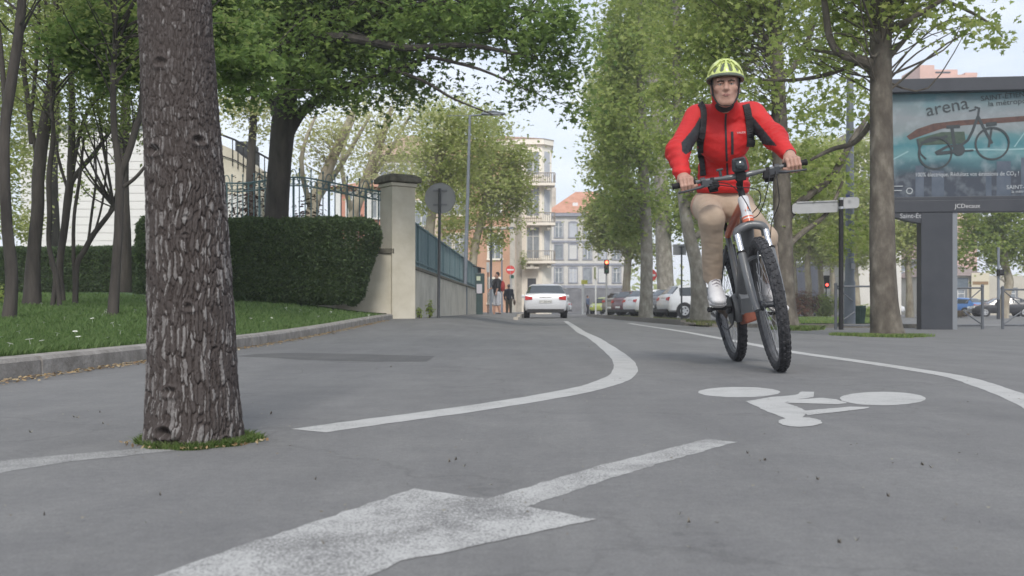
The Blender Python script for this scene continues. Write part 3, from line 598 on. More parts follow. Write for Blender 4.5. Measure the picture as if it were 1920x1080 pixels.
plane_tree('second plane tree, dark trunk rising behind the cyclist', 1470, 23.0, [(1474, 612), (1470, 560), (1468, 450), (1465, 330), (1460, 200), (1455, 80), (1452, -60), (1450, -300)], [.34, .25, .22, .2, .18, .14, .10, .05],
    [([(1462, 235), (1430, 215), (1405, 205, -.3), (1380, 200, -.5)], [.1, .07, .05, .03]), ([(1458, 150), (1485, 130), (1505, 95), (1530, 40)], [.09, .07, .06, .03]), ([(1470, 420), (1500, 380), (1560, 330), (1600, 260), (1640, 200)], [.11, .1, .09, .07, .03]), ([(1470, 470), (1500, 440), (1550, 400), (1580, 340)], [.08, .07, .05, .03]), ([(1458, 110), (1430, 60), (1400, 0)], [.08, .06, .03])],
    [(1400, 120, 0, 1.2, 1.4, 1.5), (1370, 20, 0, 1.4, 1.6, 1.3), (1480, 30, .5, 1.3, 1.5, 1.2), (1340, 260, .5, .9, 1.2, 1.0), (1540, 330, .6, .8, 1.0, .9), (1590, 440, 1, .6, .8, .6), (1520, 220, .8, .8, 1, .7), (1500, 400, .6, .5, .8, .5), (1430, 300, 1, .7, .9, .9), (1420, -120, 0, 2.6, 2.6, 2), (1570, 90, 1, 1.0, 1.2, .9), (1320, 130, .4, .8, 1.1, 1.3), (1600, 190, 1, .6, .8, .6)],
    520, 30, .15, 82, GP, cr=.30, twig=.2)
plane_tree('third plane tree, short thick knobbly trunk beside the white hatchback', 1300, 32.0, [(1314, 606), (1311, 560), (1306, 500), (1292, 440), (1283, 380), (1275, 300), (1270, 180), (1268, 60), (1265, -150)], [.40, .28, .23, .20, .2, .18, .15, .12, .05],
    [([(1290, 450), (1310, 440), (1330, 425), (1350, 390)], [.12, .11, .08, .05])],
    [(1270, 200, 0, 1.3, 1.5, 2.2), (1330, 330, 0, .9, 1.3, 1.4), (1300, 60, 0, 1.6, 1.8, 1.8), (1345, 60, 0, 1.3, 1.6, 2.0), (1300, 350, .5, .8, 1.2, 1.0), (1260, -120, 0, 2.4, 2.4, 2.5), (1380, 470, 2, .9, 1, .7), (1340, 420, 1.5, .8, 1, .7), (1350, 250, 1.0, 1.1, 1.2, 1.6)],
    440, 32, .18, 83, GP, cr=.36, bark=BARKQ, twig=.2)
plane_tree('slim pale plane trunk in front of the dark parked cars', 1210, 42.0, [(1210, 601), (1212, 540), (1212, 440), (1208, 350), (1205, 250), (1200, 120), (1200, -60)], [.34, .27, .25, .23, .2, .15, .06],
    [([(1209, 360), (1185, 350), (1165, 330), (1150, 300)], [.12, .1, .08, .04])],
    [(1165, 370, 0, 1.2, 1.6, 1.4), (1190, 250, 0, 1.7, 1.8, 2.0), (1150, 220, 0, .9, 1.4, 2.2), (1190, 90, 0, 1.6, 1.8, 2.4), (1165, 60, 0, 1.0, 1.4, 2.4), (1225, 390, .5, .6, 1.0, .7), (1200, -120, 0, 1.9, 2, 2.4), (1125, 330, 0, .4, 1.0, 1.3), (1180, 430, .4, .8, 1.2, .7)],
    560, 32, .2, 84, GP, cr=.38, bark=BARKQ, twig=.2)
plane_tree('broad pale plane trunk rising behind the white hatchback roof', 1248, 54.0, [(1250, 597), (1248, 540), (1243, 430), (1239, 330), (1230, 200), (1222, 80), (1215, -60)], [.6, .47, .43, .36, .30, .24, .12],
    [([(1236, 270), (1250, 210, -1), (1262, 140, -1)], [.16, .12, .06]), ([(1230, 190), (1205, 120, -1), (1190, 50, -1)], [.16, .12, .06]), ([(1226, 130), (1240, 60, -1), (1250, 0, -1)], [.13, .1, .05])], [(1230, 300, 1.4, 1.5, 1.2, 2.2), (1270, 380, 0, 1.4, 1.6, 1.4), (1240, 150, 1.5, 1.7, 1.3, 2.6), (1310, 420, 0, 1.6, 1.6, 1.4), (1220, 0, 0, 2.2, 2, 3)], 360, 34, .24, 85, GP, cr=.45, bark=BARKQ, twig=.2)
plane_tree('plane tree with pale trunk behind the red traffic light', 1172, 66.0, [(1172, 590), (1174, 540), (1178, 470), (1176, 380), (1172, 250)], [.33, .26, .24, .2, .1],
    [([(1176, 500), (1190, 470), (1205, 440)], [.12, .09, .05])],
    [(1150, 430, 0, 1.7, 1.7, 1.7), (1180, 400, 0, 2.0, 2, 2.0), (1120, 400, 0, .9, 1.2, 1.4), (1150, 300, 0, 1.9, 2, 2.6), (1200, 470, 0, 1.2, 1.6, .8), (1160, 180, 0, 2.2, 2, 3), (1125, 450, 0, .8, 1.2, .6)], 520, 34, .28, 86, GP, m=LF_PLANE2, bark=BARKL, cr=.5)
# rows of sunlit planes further back on the square
GS = 'sunlit plane trees in rows beyond the square'
rows = [('light-trunked plane tree just right of the red bush', 1517, 62, 1.8), ('light plane trunk left of the direction sign post', 1541, 66, 1.9), ('thin plane tree seen behind the direction sign post', 1563, 74, 1.7), ('plane tree behind the grey lamp post', 1606, 58, 1.9),
        ('plane tree between the nearest plane trunk and the billboard column', 1706, 62, 2.2), ('crooked plane tree in front of the beige wall on the right', 1884, 56, 2.7), ('far plane tree above the red bush', 1492, 80, 2.0), ('far plane tree hidden low behind the cyclist', 1398, 72, 2.2)]
for i, (lb, px, d, rr) in enumerate(rows):
    if px == 1884: tr = [(1880, 596), (1884, 560), (1892, 530), (1886, 500), (1880, 440), (1870, 380)]; ra = [.34, .26, .24, .2, .13, .05]
    else: tr = [(px, 592), (px-1, 540), (px-3, 500), (px, 450), (px+2, 380)]; ra = [.28, .2, .18, .14, .05]
    s = F/d; top = 500
    lm = [(px, 470-.1*s, 0, rr, rr, 1.1), (px-.7*s, 440, 0, rr*.8, rr*.8, 1.2), (px+.8*s, 430, .4, rr*.8, rr*.8, 1.3), (px, 370, 0, rr*1.1, rr, 1.8), (px, 300, 0, rr*.9, rr, 1.6)] if px != 1884 else \
         [(1850, 470, 0, 1.8, 1.8, 1.1), (1890, 440, 0, 2.0, 1.8, 1.3), (1830, 430, .4, 1.5, 1.6, 1.2), (1925, 470, 0, 1.2, 1.4, 1.1), (1880, 380, 0, 2.6, 2, 1.6), (1800, 470, 0, .7, .9, .8)]
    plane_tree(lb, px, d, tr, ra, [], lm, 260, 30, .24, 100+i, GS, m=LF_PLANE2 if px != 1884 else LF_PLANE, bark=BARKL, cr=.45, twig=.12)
# pale sunlit trees seen through the railing on the left
GL = 'sunlit plane trees behind the railing'
for i, (lb, px, d, tr, lm) in enumerate((
    ('pale leaning plane tree behind the teal railing', 600, 30, [(570, 580), (585, 400), (610, 330), (640, 260), (670, 190)], [(600, 270, 0, 1.3, 1.3, 1.1), (660, 240, 0, 1.3, 1.3, 1.0), (580, 330, 0, .8, 1, .6), (640, 330, 1, .9, 1, .7)]),
    ('pale plane tree with two slanting stems left of the gate pillar', 690, 34, [(650, 580), (660, 420), (690, 330), (715, 260), (735, 200)], [(700, 250, 0, 1.2, 1.3, 1.2), (740, 290, 0, 1.3, 1.3, 1.2), (680, 330, .5, .9, 1, .8), (760, 220, 0, 1.4, 1.4, 1.0)]),
    ('yellow-green plane tree behind the gate pillar and round sign', 810, 40, [(800, 590), (805, 450), (812, 380), (820, 300), (830, 240)], [(820, 300, 0, 1.9, 1.8, 1.5), (860, 260, 0, 1.9, 1.8, 1.4), (800, 370, 0, 1.3, 1.4, 1.0), (870, 360, 0, 1.5, 1.5, 1.2), (830, 230, 0, 2, 1.8, 1.2)]),
    ('green plane tree overhanging the pavement by the street lamp', 905, 50, [(880, 592), (888, 480), (905, 400), (915, 330), (915, 260)], [(925, 330, 0, 1.9, 1.8, 1.7), (960, 350, 0, 1.3, 1.4, 1.4), (900, 260, 0, 2.0, 1.8, 1.5), (900, 400, 0, 1.4, 1.4, .9), (975, 300, 0, .8, 1, 1.0), (940, 400, 0, .9, 1, .7), (870, 330, 0, 1.4, 1.4, 1.4), (920, 450, 0, .4, .5, .9), (985, 380, 0, .5, .6, .5), (850, 430, 0, 1.0, 1, .8), (930, 450, 0, .55, .6, .8), (885, 470, 0, .5, .6, .6), (965, 420, 0, .5, .6, .6)]))):
    mm = (LF_PALE, LF_PALE, LF_PLANE2, LF_PLANE2)[i]
    bo = [] if i > 1 else [([(tr[1][0]+5, 380), (tr[1][0]+60, 300, 1), (tr[1][0]+110, 215, 1)], [.11, .08, .04]), ([(tr[1][0], 400), (tr[1][0]-20, 300, -1), (tr[1][0]+10, 210, -1)], [.1, .07, .03])]
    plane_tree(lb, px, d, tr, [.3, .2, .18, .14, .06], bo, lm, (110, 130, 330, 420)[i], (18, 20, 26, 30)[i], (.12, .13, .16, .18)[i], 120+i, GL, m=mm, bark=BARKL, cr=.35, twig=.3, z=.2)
# leafy trees closing the view behind the park on the far left
for i, (lb, px, d, lm) in enumerate((('pale green tree far behind the leftmost park trunks', -20, 26, [(-10, 100, 0, 1.4, 1.3, 2.2), (-20, 330, 0, 1.0, 1.2, 1.3), (40, 250, 0, .8, 1, 1.5), (30, 420, 0, .6, .8, .5)]), ('light green tree behind the stout park trunk', 100, 30, [(100, 60, 0, 1.5, 1.5, 1.2), (60, 180, 0, .9, 1, 1.2), (130, 260, .5, .5, .7, .6), (180, 40, 0, 1.2, 1.3, .9), (95, 330, .5, .35, .5, .8)]),
    ('pale leafy tree right of the pine trunk by the stair rail', 470, 28, [(470, 180, 0, 1.0, 1.0, .8), (500, 230, 0, .6, .8, .6), (440, 200, 0, .6, .8, .6)]), ('thin-leaved tree behind the forked park trunk', 230, 22, [(230, 230, 0, .7, .8, .5), (190, 180, 0, .8, .9, .7), (260, 210, 0, .5, .6, .5), (160, 330, 0, .4, .5, .5)]))):
    plane_tree(lb, px, d, [(px, 575), (px+3, 450), (px, 330), (px+6, 200), (px+8, 60)], [.2, .15, .13, .1, .05], [], lm, (300, 220, 90, 80)[i], (30, 26, 20, 16)[i], .13, 140+i, 'leafy trees at the back of the park', m=(LF_PLANE2, LF_PLANE2, LF_PALE, LF_PARK)[i], bark=BARKD, shape=KITE, cr=.3, twig=.3, z=.8)
# ================================================================== walls, fences, hedges, buildings
CREAM = mat('cream_render', (.50, .46, .37), (.60, .56, .47), 2.5, rough=.9, bump=.15, bscale=40)
CONC = mat('stained_concrete', (.40, .38, .33), (.56, .53, .47), 1.6, rough=.9, bump=.2, bscale=30, c3=(.5, .47, .41))
MOSS = mat('mossy_coping', (.10, .095, .075), (.2, .185, .15), 9, rough=.95, bump=.6, bscale=40)
TEAL = mat('teal_paint', (.10, .17, .19), (.13, .21, .23), 4, rough=.55)
TEALM = mat('teal_sheet', (.17, .24, .26), (.22, .30, .32), 2, rough=.6)
# gate pillar
pc = Vector((X(745, 20.2), 20.25, .1)); a = R(35)
t = thing('gate_pillar', 'cream rendered gate pillar with a dark mossy capstone at the end of the hedge', 'gate pillar', pc)
b = MB(); b.box((0, 0, 1.38), (.54, .54, 2.76), rz=a); b.build('shaft', CREAM, t, bevel=.012)
b = MB(); b.box((0, 0, 2.80), (.60, .60, .07), rz=a); b.build('necking', CREAM, t, bevel=.01)
b = MB(); b.box((0, 0, 2.90), (.74, .74, .10), rz=a); b.box((0, 0, 2.985), (.70, .70, .06), rz=a, taper=.8); b.build('capstone', MOSS, t, bevel=.015)
b = MB(); b.bx(X(630, 19.95), X(741, 19.95), 19.92, 20.24, -.1, Z(476, 19.95)); b.build('low_wing', CREAM, t, w=True, bevel=.01)
b = MB(); b.bx(X(628, 19.9), X(739, 19.9), 19.88, 20.28, Z(476, 19.95)+.003, Z(466, 19.95)); b.build('wing_ledge', MOSS, t, w=True, bevel=.01)
# low wall with teal railing on top, left of the pillar
t = thing('railing_wall', 'low cream wall carrying an ornate teal iron railing behind the hedge', 'wall', (-4.5, 20.9, .2))
ru, rv = Vector((X(722, 20.3), 20.25, 0)), Vector((X(395, 22.3), 22.3, 0)); dr = (rv-ru); L_ = dr.length; dr.normalize(); an = math.atan2(dr.y, dr.x)
b = MB(); c = (ru+rv)/2; b.box((c.x, c.y, .75), (L_, .34, 1.45), rz=an); b.build('wall', CREAM, t, w=True)
b = MB(); b.box((c.x, c.y, 1.51), (L_+.06, .44, .09), rz=an); b.build('coping', MOSS, t, w=True, bevel=.01)
def ztop(s): return 2.78 + .42*sm(0, 1, s/L_*2.2) + .03*math.sin(s*3)
b = MB(); b2 = MB(); n = int(L_/.155)
for i in range(n+1):
    s = i*L_/n; p = ru+dr*s; zt = float(ztop(s)); th = .026 if i % 6 == 3 else .013
    b.tube([(p.x, p.y, 1.5), (p.x, p.y, zt+(.16 if i % 2 == 0 else .0))], th, 6)
    if i % 2 == 0: b.ball((p.x, p.y, zt+.17), (.022, .022, .04), 6, 4)
    if i < n:
        m_ = ru+dr*(s+L_/n/2); b2.torus((m_.x, m_.y, zt-.09), .055, .009, 'Y', 12, 5)
    if i % 6 == 3: b2.tube(path([(p.x-.10, p.y, zt-.1), (p.x-.05, p.y, zt+.12), (p.x, p.y, zt+.17), (p.x+.05, p.y, zt+.12), (p.x+.1, p.y, zt-.1)], 4), .011, 5)
b.build('bars', TEAL, t, w=True)
b2.build('scrollwork', TEAL, t, w=True)
b = MB()
for dz, r_ in ((0, .02), (-.18, .016), (-1.15, .016)): b.tube([ru+dr*(L_*k/24)+Vector((0, 0, float(ztop(L_*k/24))+dz)) for k in range(25)], r_, 6)
b.build('rails', TEAL, t, w=True)
# long pavement wall with sheet-metal fence
t = thing('pavement_wall', 'pale stained low wall topped with a teal sheet metal fence beside the pavement', 'wall', (X(779, 20.4), 20.4, .1))
w0, w1 = Vector((X(770, 20.45), 20.45, 0)), Vector((-1.42, 47, 0)); dr = (w1-w0); L_ = dr.length; dr.normalize(); an = math.atan2(dr.y, dr.x); c = (w0+w1)/2
b = MB(); b.box((c.x-.12, c.y, .6), (L_, .30, 1.2), rz=an); b.build('wall', CONC, t, w=True)
b = MB(); b.box((c.x-.12, c.y, 1.235), (L_, .38, .07), rz=an); b.build('coping', MOSS, t, w=True, bevel=.01)
b = MB(); b.box((c.x-.12, c.y, 1.79), (L_, .02, 1.0), rz=an)
for i in range(int(L_/.24)):
    p = w0+dr*(.1+i*.24); b.box((p.x-.105, p.y, 1.79), (.05, .02, .99), rz=an)
b.build('metal_sheet', TEALM, t, w=True)
b = MB()
for z in (1.33, 1.43, 2.28): b.box((c.x-.10, c.y, z), (L_, .05, .035), rz=an)
for i in range(0, int(L_/2)+1): p = w0+dr*(i*2); b.box((p.x-.1, p.y, 1.79), (.05, .06, 1.06), rz=an)
b.build('fence_frame', TEAL, t, w=True)
def leafy(name, label, cat, c, r_, n, size, m, seed=0, stem=True, shape=KITE, group=None):
    t = thing(name, label, cat, c, group=group); rr = np.random.default_rng(seed)
    q = rr.normal(0, 1, (n, 3)); q /= np.linalg.norm(q, axis=1)[:, None]; q *= (rr.random(n)**.45)[:, None]; q = q*(1+.25*wob(q*2, seed, 2.5))[:, None]
    q = q*np.array(r_) + np.array([0, 0, r_[2]*.9]); q[:, 2] = np.maximum(q[:, 2], .01); leaves('foliage', q, size, shape, m, t, .9, .1, seed)
    b = MB()
    for k in range(6):
        A = k*1.05; b.tube(path([(0, 0, -.03), (math.cos(A)*r_[0]*.2, math.sin(A)*r_[1]*.2, r_[2]*.6), (math.cos(A)*r_[0]*.5, math.sin(A)*r_[1]*.5, r_[2]*1.3)], 3), [.012, .011, .01, .009, .007, .005, .004], 5)
    b.build('stems', BARKD, t); return t
leafy('weed', 'leafy green weed sprouting at the foot of the pavement wall beside the sign pole', 'weed', (X(806, 21.2), 21.2, .17), (.10, .08, .22), 90, .09, LF_PLANE, 1)
leafy('weed', 'smaller weed in the corner between the gate pillar and the pavement wall', 'weed', (X(786, 20.5), 20.55, .17), (.09, .07, .13), 60, .07, LF_PLANE, 2)
# hedges
def hedge(label, x0, x1, y0, y1, z0, z1, n, size, seed, rnd=.25, under=0):
    t = thing('clipped_hedge', label, 'hedge', ((x0+x1)/2, (y0+y1)/2, z0)); r = np.random.default_rng(seed)
    lx, ly, lz = (x1-x0), (y1-y0), (z1-z0); A = np.array([lx*lz, ly*lz, ly*lz, lx*ly]); f = r.choice(4, n, p=A/A.sum()); u, v = r.random(n), r.random(n)
    q = np.zeros((n, 3)); q[:] = np.where((f == 0)[:, None], np.stack([(u-.5)*lx, -ly/2+0*u, v*lz], -1), np.where((f == 1)[:, None], np.stack([-lx/2+0*u, (u-.5)*ly, v*lz], -1), np.where((f == 2)[:, None], np.stack([lx/2+0*u, (u-.5)*ly, v*lz], -1), np.stack([(u-.5)*lx, (v-.5)*ly, lz+0*u], -1))))
    def rounded(q):
        h = np.array([lx/2, ly/2, lz/2]); c = q-np.array([0, 0, lz/2]); a = np.abs(c); e = np.maximum(a-(h-rnd), 0); L_ = np.linalg.norm(e, axis=1)
        k = np.where(L_ > rnd, rnd/np.maximum(L_, 1e-6), 1); return np.sign(c)*(np.minimum(a, h-rnd)+e*k[:, None])+np.array([0, 0, lz/2])
    q = rounded(q); w_ = wob(q, seed, 3.0)*.085 + wob(q, seed+1, 11)*.035
    q += (q-np.array([0, 0, lz/2]))/np.linalg.norm(q-np.array([0, 0, lz/2]), axis=1)[:, None]*(w_ + r.normal(0, .025, n))[:, None]
    q[:, 0] -= under*sm(.2, 1, q[:, 0]/(lx/2))*(1-np.clip(q[:, 2]/lz, 0, 1))**1.6
    leaves('foliage', q, size, [(-.5, 0), (0, .16), (.5, 0), (0, -.16)], LF_YEW, t, .9, .0, seed)
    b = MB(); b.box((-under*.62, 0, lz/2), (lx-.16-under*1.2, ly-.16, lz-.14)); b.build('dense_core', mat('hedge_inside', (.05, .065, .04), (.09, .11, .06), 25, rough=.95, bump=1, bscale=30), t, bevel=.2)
    return t
hedge('long square-clipped dark yew hedge between the pine and the gate pillar', X(424, 18.6)-.4, X(704, 18.6), 18.6, 19.7, .36, Z(408, 18.6), 66000, .085, 1, .34, .55)
hedge('darker low hedge at the back of the lawn behind the park trunks', X(-60, 25), X(262, 25), 25, 26, .62, Z(462, 25), 26000, .1, 2)
hedge('tall rounded hedge end half hidden behind the pine trunk', X(246, 20), X(330, 20), 20, 21.2, .45, Z(400, 20), 14000, .09, 3, .35)
leafy('shrub', 'bright green low shrub at the far left edge of the lawn', 'shrub', (X(-4, 14), 14, .42), (.25, .25, .16), 300, .06, LF_PLANE, 5)
leafy('red_shrub', 'dark purple-leaved shrub behind the railing beside the maple trunk', 'shrub', (X(470, 23), 23, 1.2), (.9, .5, 1.3), 900, .13, LF_RED, 6)
leafy('red_shrub', 'purple-leaved shrub to the right of the maple trunk behind the railing', 'shrub', (X(580, 23.5), 23.5, 1.2), (.45, .4, 1.15), 420, .13, LF_RED, 7)
# ---------------------------------------------------------------- buildings
WB = mat('window_glass', (.16, .18, .20), (.28, .31, .34), 1.5, rough=.08, spec=.8); SHUT = mat('grey_shutter', (.42, .44, .48), (.5, .52, .55), 3, rough=.6); CURT = mat('curtain_white', (.6, .6, .58), rough=.8)
SUR = mat('grey_surround', (.24, .25, .29), (.3, .31, .35), 3, rough=.8)
ROOFT = mat('clay_tiles', (.42, .20, .13), (.55, .29, .20), 1.2, rough=.85, bump=.5, bscale=9)
def window(par, x, y, z, w_, h_, sur, pane=None, arch=False, mull=True, out=.07):
    b = MB(); t_ = .14*w_
    b.bx(x-w_/2-t_, x-w_/2, y-out, y, z-h_/2-.04, z+h_/2); b.bx(x+w_/2, x+w_/2+t_, y-out, y, z-h_/2-.04, z+h_/2)
    b.bx(x-w_/2-t_, x+w_/2+t_, y-out-.002, y, z+h_/2, z+h_/2+t_*1.2); b.bx(x-w_/2-t_*1.3, x+w_/2+t_*1.3, y-out-.05, y, z-h_/2-.04-t_, z-h_/2-.04)
    if arch: b.bx(x-w_*.35, x+w_*.35, y-out-.003, y, z+h_/2+t_*1.2, z+h_/2+t_*1.9)
    f = b.build('window', sur, par, w=True)
    b = MB(); b.bx(x-w_/2, x+w_/2, y-.012, y, z-h_/2-.04, z+h_/2); b.build('pane', pane or WB, f, w=True)
    if mull:
        b = MB(); b.bx(x-.05, x+.05, y-.05, y-.013, z-h_/2-.04, z+h_/2); b.bx(x-w_/2, x+w_/2, y-.048, y-.014, z+h_*.2, z+h_*.2+.07); b.bx(x-w_/2, x-w_/2+.06, y-.047, y-.015, z-h_/2, z+h_/2); b.bx(x+w_/2-.06, x+w_/2, y-.047, y-.015, z-h_/2, z+h_/2); b.build('glazing_bar', CURT, f, w=True)
    return f
# grey street-end house with orange hipped roof
D = 125; x0, x1 = X(1029, D), X(1180, D); zt = Z(404, D)
t = thing('end_house', 'pale grey four-storey house with orange tiled roof closing the street', 'house', ((x0+x1)/2, D, 0))
GW = mat('grey_render', (.56, .54, .50), (.64, .62, .57), .8, rough=.9)
b = MB(); b.bx(x0, x1, D, D+12, 0, zt); b.build('wall', GW, t, w=True)
b = MB(); e = .5; xm = X(1088, D); b.add([(x0-e, D-e, zt+.3), (x1+e, D-e, zt+.3), (x1+e, D+12.5, zt+.3), (x0-e, D+12.5, zt+.3), (xm-.3, D+5, Z(351, D)), (x1-4, D+5, Z(351, D)+.05)], [(0, 1, 5, 4), (1, 2, 5), (2, 3, 4, 5), (3, 0, 4), (3, 2, 1, 0)]); rf = b.build('roof', ROOFT, t, w=True)
b = MB(); b.bx(x0+.1, x0+1.1, D+4, D+5, zt, zt+4.1); b.build('chimney', CONC, rf, w=True)
b = MB(); b.bx(xm-.9, xm-.2, D+1.2, D+1.9, Z(392, D), Z(378, D)); b.build('roof_light', WHITE, rf, w=True)
b = MB(); b.bx(x0-.3, x1+.3, D-.45, D, zt-.12, zt+.3); b.build('eaves', SUR, t, w=True)
b = MB()
for py in (453, 496): b.bx(x0-.05, x1+.05, D-.16, D, Z(py+2, D), Z(py-2, D))
b.bx(x0-.05, x1+.05, D-.12, D, Z(540, D), Z(535, D)); b.build('string_course', SUR, t, w=True)
b = MB()
for px in (1061, 1088.5, 1116, 1143): b.bx(X(px, D)-.16, X(px, D)+.16, D-.09, D, 3, zt-.13)
b.build('pilaster', GW, t, w=True)
for r_, py in enumerate((431, 472, 516)):
    for c_, px in enumerate((1047.5, 1074.5, 1101.5, 1129.5, 1156)):
        window(t, X(px, D), D, Z(py, D), .95, 1.75, SUR, (WB, SHUT, WB, CURT)[(r_*2+c_) % 4], True, (r_+c_) % 3 != 1)
b = MB(); b.bx(x0+.2, x1, D-.2, D, 0, Z(541, D)); b.build('shop_front', mat('shop_grey', (.12, .12, .13), (.2, .2, .21), 1, rough=.4), t, w=True)
# cream corner building with balconies
D = 88; x0, x1 = X(969, D), X(1035, D); zt = Z(266, D); IV = mat('ivory_stucco', (.82, .77, .67), (.88, .83, .74), .6, rough=.9); BALC = mat('iron_balcony', (.24, .215, .19), (.31, .28, .25), 4, rough=.7)
t = thing('corner_building', 'sunlit cream corner building with iron balconies at the end of the pavement', 'building', ((x0+x1)/2, D, 0))
b = MB(); ch = .9; foot = [(x0-9, D+4), (x0, D), (x1-ch, D), (x1, D+ch), (x1+.25, D+16), (x0-9, D+16)]
b.prism([(p[0], p[1], 0) for p in foot], (0, 0, zt)); b.build('wall', IV, t, w=True)
b = MB(); cc = Vector(((x0+x1)/2-3, D+8)); ft2 = [cc+(Vector(p)-cc)*1.045 for p in foot]; n = len(foot); cen = (cc.x, cc.y, Z(225, D)); b.add([(*p, zt+.25) for p in ft2]+[cen], [(i, (i+1) % n, n) for i in range(n)]+[tuple(range(n-1, -1, -1))]); b.build('roof', mat('brown_tiles', (.33, .2, .14), (.42, .27, .2), 2, rough=.9), t, w=True)
b = MB(); b.prism([(*(cc+(Vector(p)-cc)*1.035), zt-.25) for p in foot], (0, 0, .5)); b.build('cornice', IV, t, w=True)
b = MB(); b.bx(x0-.02, x0+.45, D-.08, D+.1, 0, zt-.3); b.build('quoin', CONC, t, w=True)
for py, wd_, full in ((336, (1, 1), 1), (410, (0, 1), 0), (481, (0, 1), 0)):
    xa, xb = x0+.9, x1+.25; z = Z(py+9, D)
    b = MB(); b.bx(xa, xb, D-.85, D+ch, z-.22, z); bl = b.build('balcony', IV, t, w=True)
    b = MB(); k = int((xb-xa)/.16)
    for i in range(k+1): b.box((xa+(xb-xa)*i/k, D-.8, z+.45), (.07 if full else .04, .035, .9))
    b.bx(xa, xb, D-.84, D-.76, z+.86, z+.93); b.bx(xa, xb, D-.835, D-.765, z+.05, z+.1)
    for i in range(9): b.box((xb-.03, D-.8+i*.2, z+.45), (.035, .04, .9))
    b.build('balustrade', BALC, bl, w=True)
    for q_ in (xa+.3, xb-.7): b = MB(); b.bx(q_, q_+.3, D-.6, D, z-.6, z-.221); b.build('bracket', CONC, bl, w=True)
for py, h_ in ((306, 2.0), (378, 2.5), (455, 2.7)): window(t, X(999.5, D), D, Z(py, D), 1.15, h_, IV, WB, True)
for py in (306, 378, 455):
    b = MB(); q = Vector((x1-ch/2, D+ch/2)); b.box((q.x+.01, q.y-.01, Z(py, D)), (.7, .06, 2.2), rz=R(45)); b.build('corner_window', SHUT, t, w=True)
b = MB(); b.bx(X(989, D), X(1005, D), D-.1, D, .1, Z(522, D)); b.build('door', DARK, t, w=True)
b = MB(); b.prism([(X(985, D), D-.9, Z(505, D)), (X(1010, D), D-.9, Z(505, D)), (X(1010, D), D-.01, Z(500, D)), (X(985, D), D-.01, Z(500, D))], (0, 0, .12)); b.build('door_hood', CONC, t, w=True)
leafy('potted_plant', 'green plant trailing over the lower balcony of the corner building', 'plant', (X(981, D-1), D-1.2, Z(506, D)), (.45, .3, .9), 200, .2, LF_PLANE, 8)
# terracotta house
D = 80; x0, x1 = X(815, D), X(964, D); zt = Z(300, D); TER = mat('terracotta_render', (.50, .30, .20), (.60, .37, .26), .7, rough=.9)
t = thing('terracotta_house', 'terracotta rendered house partly hidden by plane foliage left of the corner building', 'house', ((x0+x1)/2, D, 0))
b = MB(); b.bx(x0, x1, D, D+7, 0, zt); b.build('wall', TER, t, w=True)
b = MB(); b.add([(x0-.4, D-.4, zt), (x1+.4, D-.4, zt), (x1+.4, D+7.4, zt), (x0-.4, D+7.4, zt), (x0+2, D+3.5, zt+1.9), (x1-2, D+3.5, zt+1.9)], [(0, 1, 5, 4), (1, 2, 5), (2, 3, 4, 5), (3, 0, 4), (3, 2, 1, 0)]); b.build('roof', ROOFT, t, w=True)
b = MB(); b.bx(x0-.06, x1+.06, D-.1, D, Z(429, D), Z(425, D)); b.bx(x1-.35, x1+.05, D-.07, D, 0, zt-.02); b.build('stone_trim', CONC, t, w=True)
for py in (380, 462, 545):
    for px in (838, 862, 928): window(t, X(px, D), D, Z(py, D), 1.0, 1.9, IV, (SHUT, WB, CURT)[int(px) % 3], False)
b = MB(); b.bx(X(838, D), X(905, D), D-.3, D, 0, 2.2); b.build('garage_wall', CONC, t, w=True)
# brown-roofed building and pink house behind the railing, cream house with stair, white clad hall
D = 75; x0, x1 = X(700, D), X(822, D); zt = Z(292, D)
t = thing('brown_roofed_house', 'large house with low brown roof showing through the plane trees behind the pillar', 'house', ((x0+x1)/2, D, 0))
b = MB(); b.bx(x0, x1, D, D+9, 0, zt); b.build('wall', mat('beige_brown_render', (.55, .44, .34), (.62, .5, .4), .6, rough=.9), t, w=True)
b = MB(); b.add([(x0-.6, D-.6, zt), (x1+.6, D-.6, zt), (x1+.6, D+9.6, zt), (x0-.6, D+9.6, zt), (x0+2, D+4.5, Z(235, D)), (x1-2, D+4.5, Z(235, D))], [(0, 1, 5, 4), (1, 2, 5), (2, 3, 4, 5), (3, 0, 4), (3, 2, 1, 0)]); b.build('roof', mat('weathered_tiles', (.34, .24, .17), (.44, .32, .24), 2, rough=.9), t, w=True)
for py in (330, 400, 480):
    for px in (725, 755, 790): window(t, X(px, D), D, Z(py, D), 1.0, 1.7, CURT, WB)
D = 46; x0, x1 = X(628, D), X(724, D)
t = thing('pink_house', 'pink rendered house with white pilasters seen through the teal railing', 'house', ((x0+x1)/2, D, 0))
b = MB(); b.bx(x0, x1, D, D+6, 0, Z(352, D)); b.build('wall', mat('pink_render', (.55, .26, .2), (.62, .32, .25), 1, rough=.9), t, w=True)
b = MB(); b.bx(x0, x0+.3, D-.12, D, 0, Z(355, D)); b.bx(X(684, D), X(694, D), D-.12, D, 0, Z(355, D)); b.bx(x1-.2, x1, D-.12, D, 0, Z(355, D)); b.build('pilaster', WHITE, t, w=True)
b = MB(); b.add([(x0-.3, D-.4, Z(352, D)), (x1+.3, D-.4, Z(352, D)), (x1+.3, D+6.3, Z(352, D)), (x0-.3, D+6.3, Z(352, D)), (x0+1, D+3, Z(325, D)), (x1-1, D+3, Z(325, D))], [(0, 1, 5, 4), (1, 2, 5), (2, 3, 4, 5), (3, 0, 4), (3, 2, 1, 0)]); b.build('roof', ROOFT, t, w=True)
for px in (662, 708): window(t, X(px, D), D, Z(385, D), .55, 1.1, WHITE, WB)
